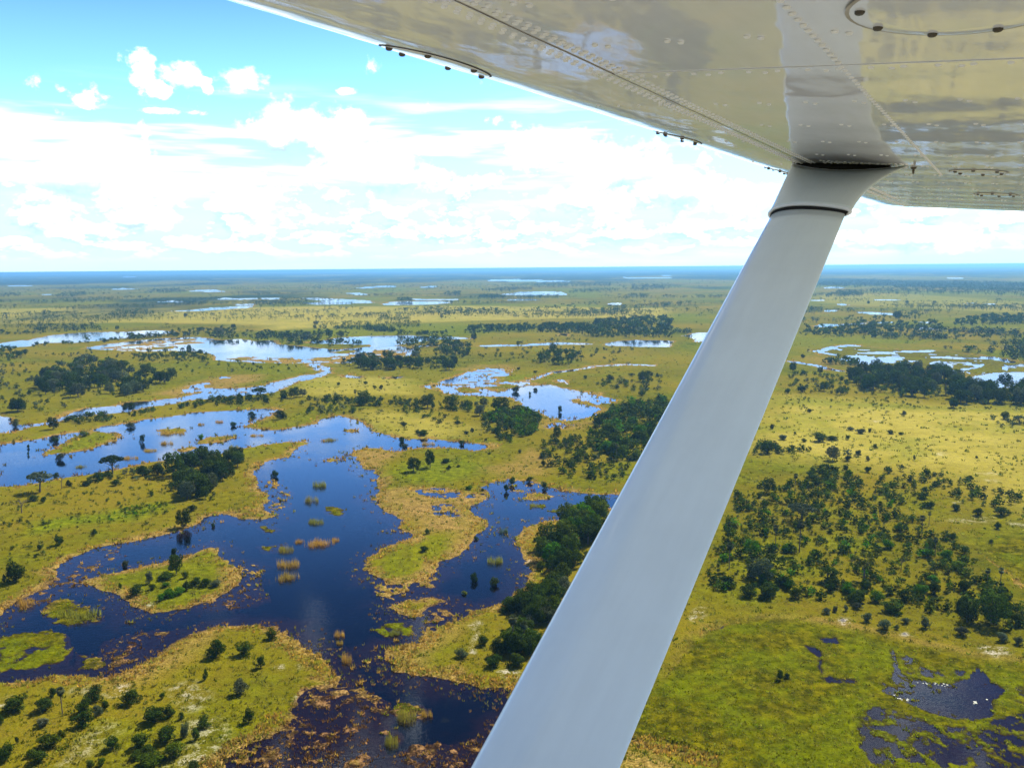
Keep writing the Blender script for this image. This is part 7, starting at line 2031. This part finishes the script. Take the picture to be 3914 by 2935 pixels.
ring_tube('rolled_edge', fr[0], .0050, M_RIVET, FAIR)
ring_tube('rolled_edge', [p - Vector((0, 0, .001)) for p in top], .0036, M_RIVET, FAIR)
loft('lower_seal', [ring3(S0 - .017, CL - .002, CT + .004, TH + .006), ring3(S0 + .02, CL - .002, CT + .004, TH + .006)], M_RUBBER, FAIR)
seal_lo, seal_hi = [], []
for x, y in section(0, 1, .076):
    c_ = -.706 + (-.400 + .706) * x
    y *= 1 - .75 * x ** 3
    seal_lo.append(top_pt(c_, y, .034))
    seal_hi.append(top_pt(c_, y, -.004))
loft('upper_seal', [seal_lo, seal_hi], M_RUBBER, FAIR)
V, F_ = [], []
for k in range(7):
    u = k / 6
    k2 = 1 + 2 * k
    pos = fr[k2][26] + (fr[k2][25] - fr[k2][26]) * .3
    o = len(V)
    for rr_, dz in ((1, 0), (.6, .0022)):
        V += [tuple(pos + (Vector((1, 0, 0)) * math.cos(q * math.pi / 4) + AX * math.sin(q * math.pi / 4)) * .0045 * rr_ - NN * dz) for q in range(8)]
    F_ += [(o + q, o + 8 + q, o + 8 + (q + 1) % 8, o + (q + 1) % 8) for q in range(8)] + [tuple(o + 8 + q for q in range(8))]
tag(link('fairing_rivets', mesh_np('fairing_rivets', V, F_, [M_RIVET], smooth=True), FAIR), kind='stuff')

# tie down ring behind the fairing tail
V, F_ = [], []
c0_, s0_ = -.336, 3.20
z0_ = float(zlow(c0_, s0_)) - .003
for k in range(12):
    a_ = 2 * math.pi * k / 12
    cen = Vector((c0_, s0_ + .008 * math.sin(a_), z0_ - .010 + .008 * math.cos(a_)))
    d_ = Vector((0, math.sin(a_), math.cos(a_)))
    V += [tuple(cen + (d_ * math.cos(w * math.pi / 3) + Vector((1, 0, 0)) * math.sin(w * math.pi / 3)) * .0034) for w in range(6)]
for k in range(12):
    k2 = (k + 1) % 12
    F_ += [(k * 6 + w, k * 6 + (w + 1) % 6, k2 * 6 + (w + 1) % 6, k2 * 6 + w) for w in range(6)]
o = len(V)
for zz, rr_ in ((.004, .009), (-.003, .009), (-.005, .006)):
    V += [(c0_ + rr_ * math.cos(w * math.pi / 5), s0_ + rr_ * math.sin(w * math.pi / 5), z0_ + zz) for w in range(10)]
for k in range(2):
    F_ += [(o + k * 10 + w, o + k * 10 + (w + 1) % 10, o + (k + 1) * 10 + (w + 1) % 10, o + (k + 1) * 10 + w) for w in range(10)]
F_.append(tuple(o + 20 + w for w in range(10)))
link('tie_down_ring', mesh_np('tie_down_ring', V, F_, [M_SCREW], smooth=True), AIR)

# ------------------------------------------------------------------ the air: thin haze over the plain
bm = bmesh.new()
bmesh.ops.create_cube(bm, size=1.0)
me = bpy.data.meshes.new('haze')
bm.to_mesh(me)
bm.free()
haze = link('haze', me, loc=(0, 0, (102.2 - 2.6) / 2))
haze.scale = (190000, 190000, 102.2 + 2.6)
m, b = new_mat('haze')
pv = b.node('ShaderNodeVolumePrincipled')
pv.inputs['Color'].default_value = (.24, .58, .92, 1)
pv.inputs['Density'].default_value = .5 / 6000.0
pv.inputs['Anisotropy'].default_value = 0.33
out = b.node('ShaderNodeOutputMaterial')
m.node_tree.links.new(pv.outputs[0], out.inputs['Volume'])
me.materials.append(m)
tag(haze, 'pale blue haze lying over the plain', None, None, 'stuff')
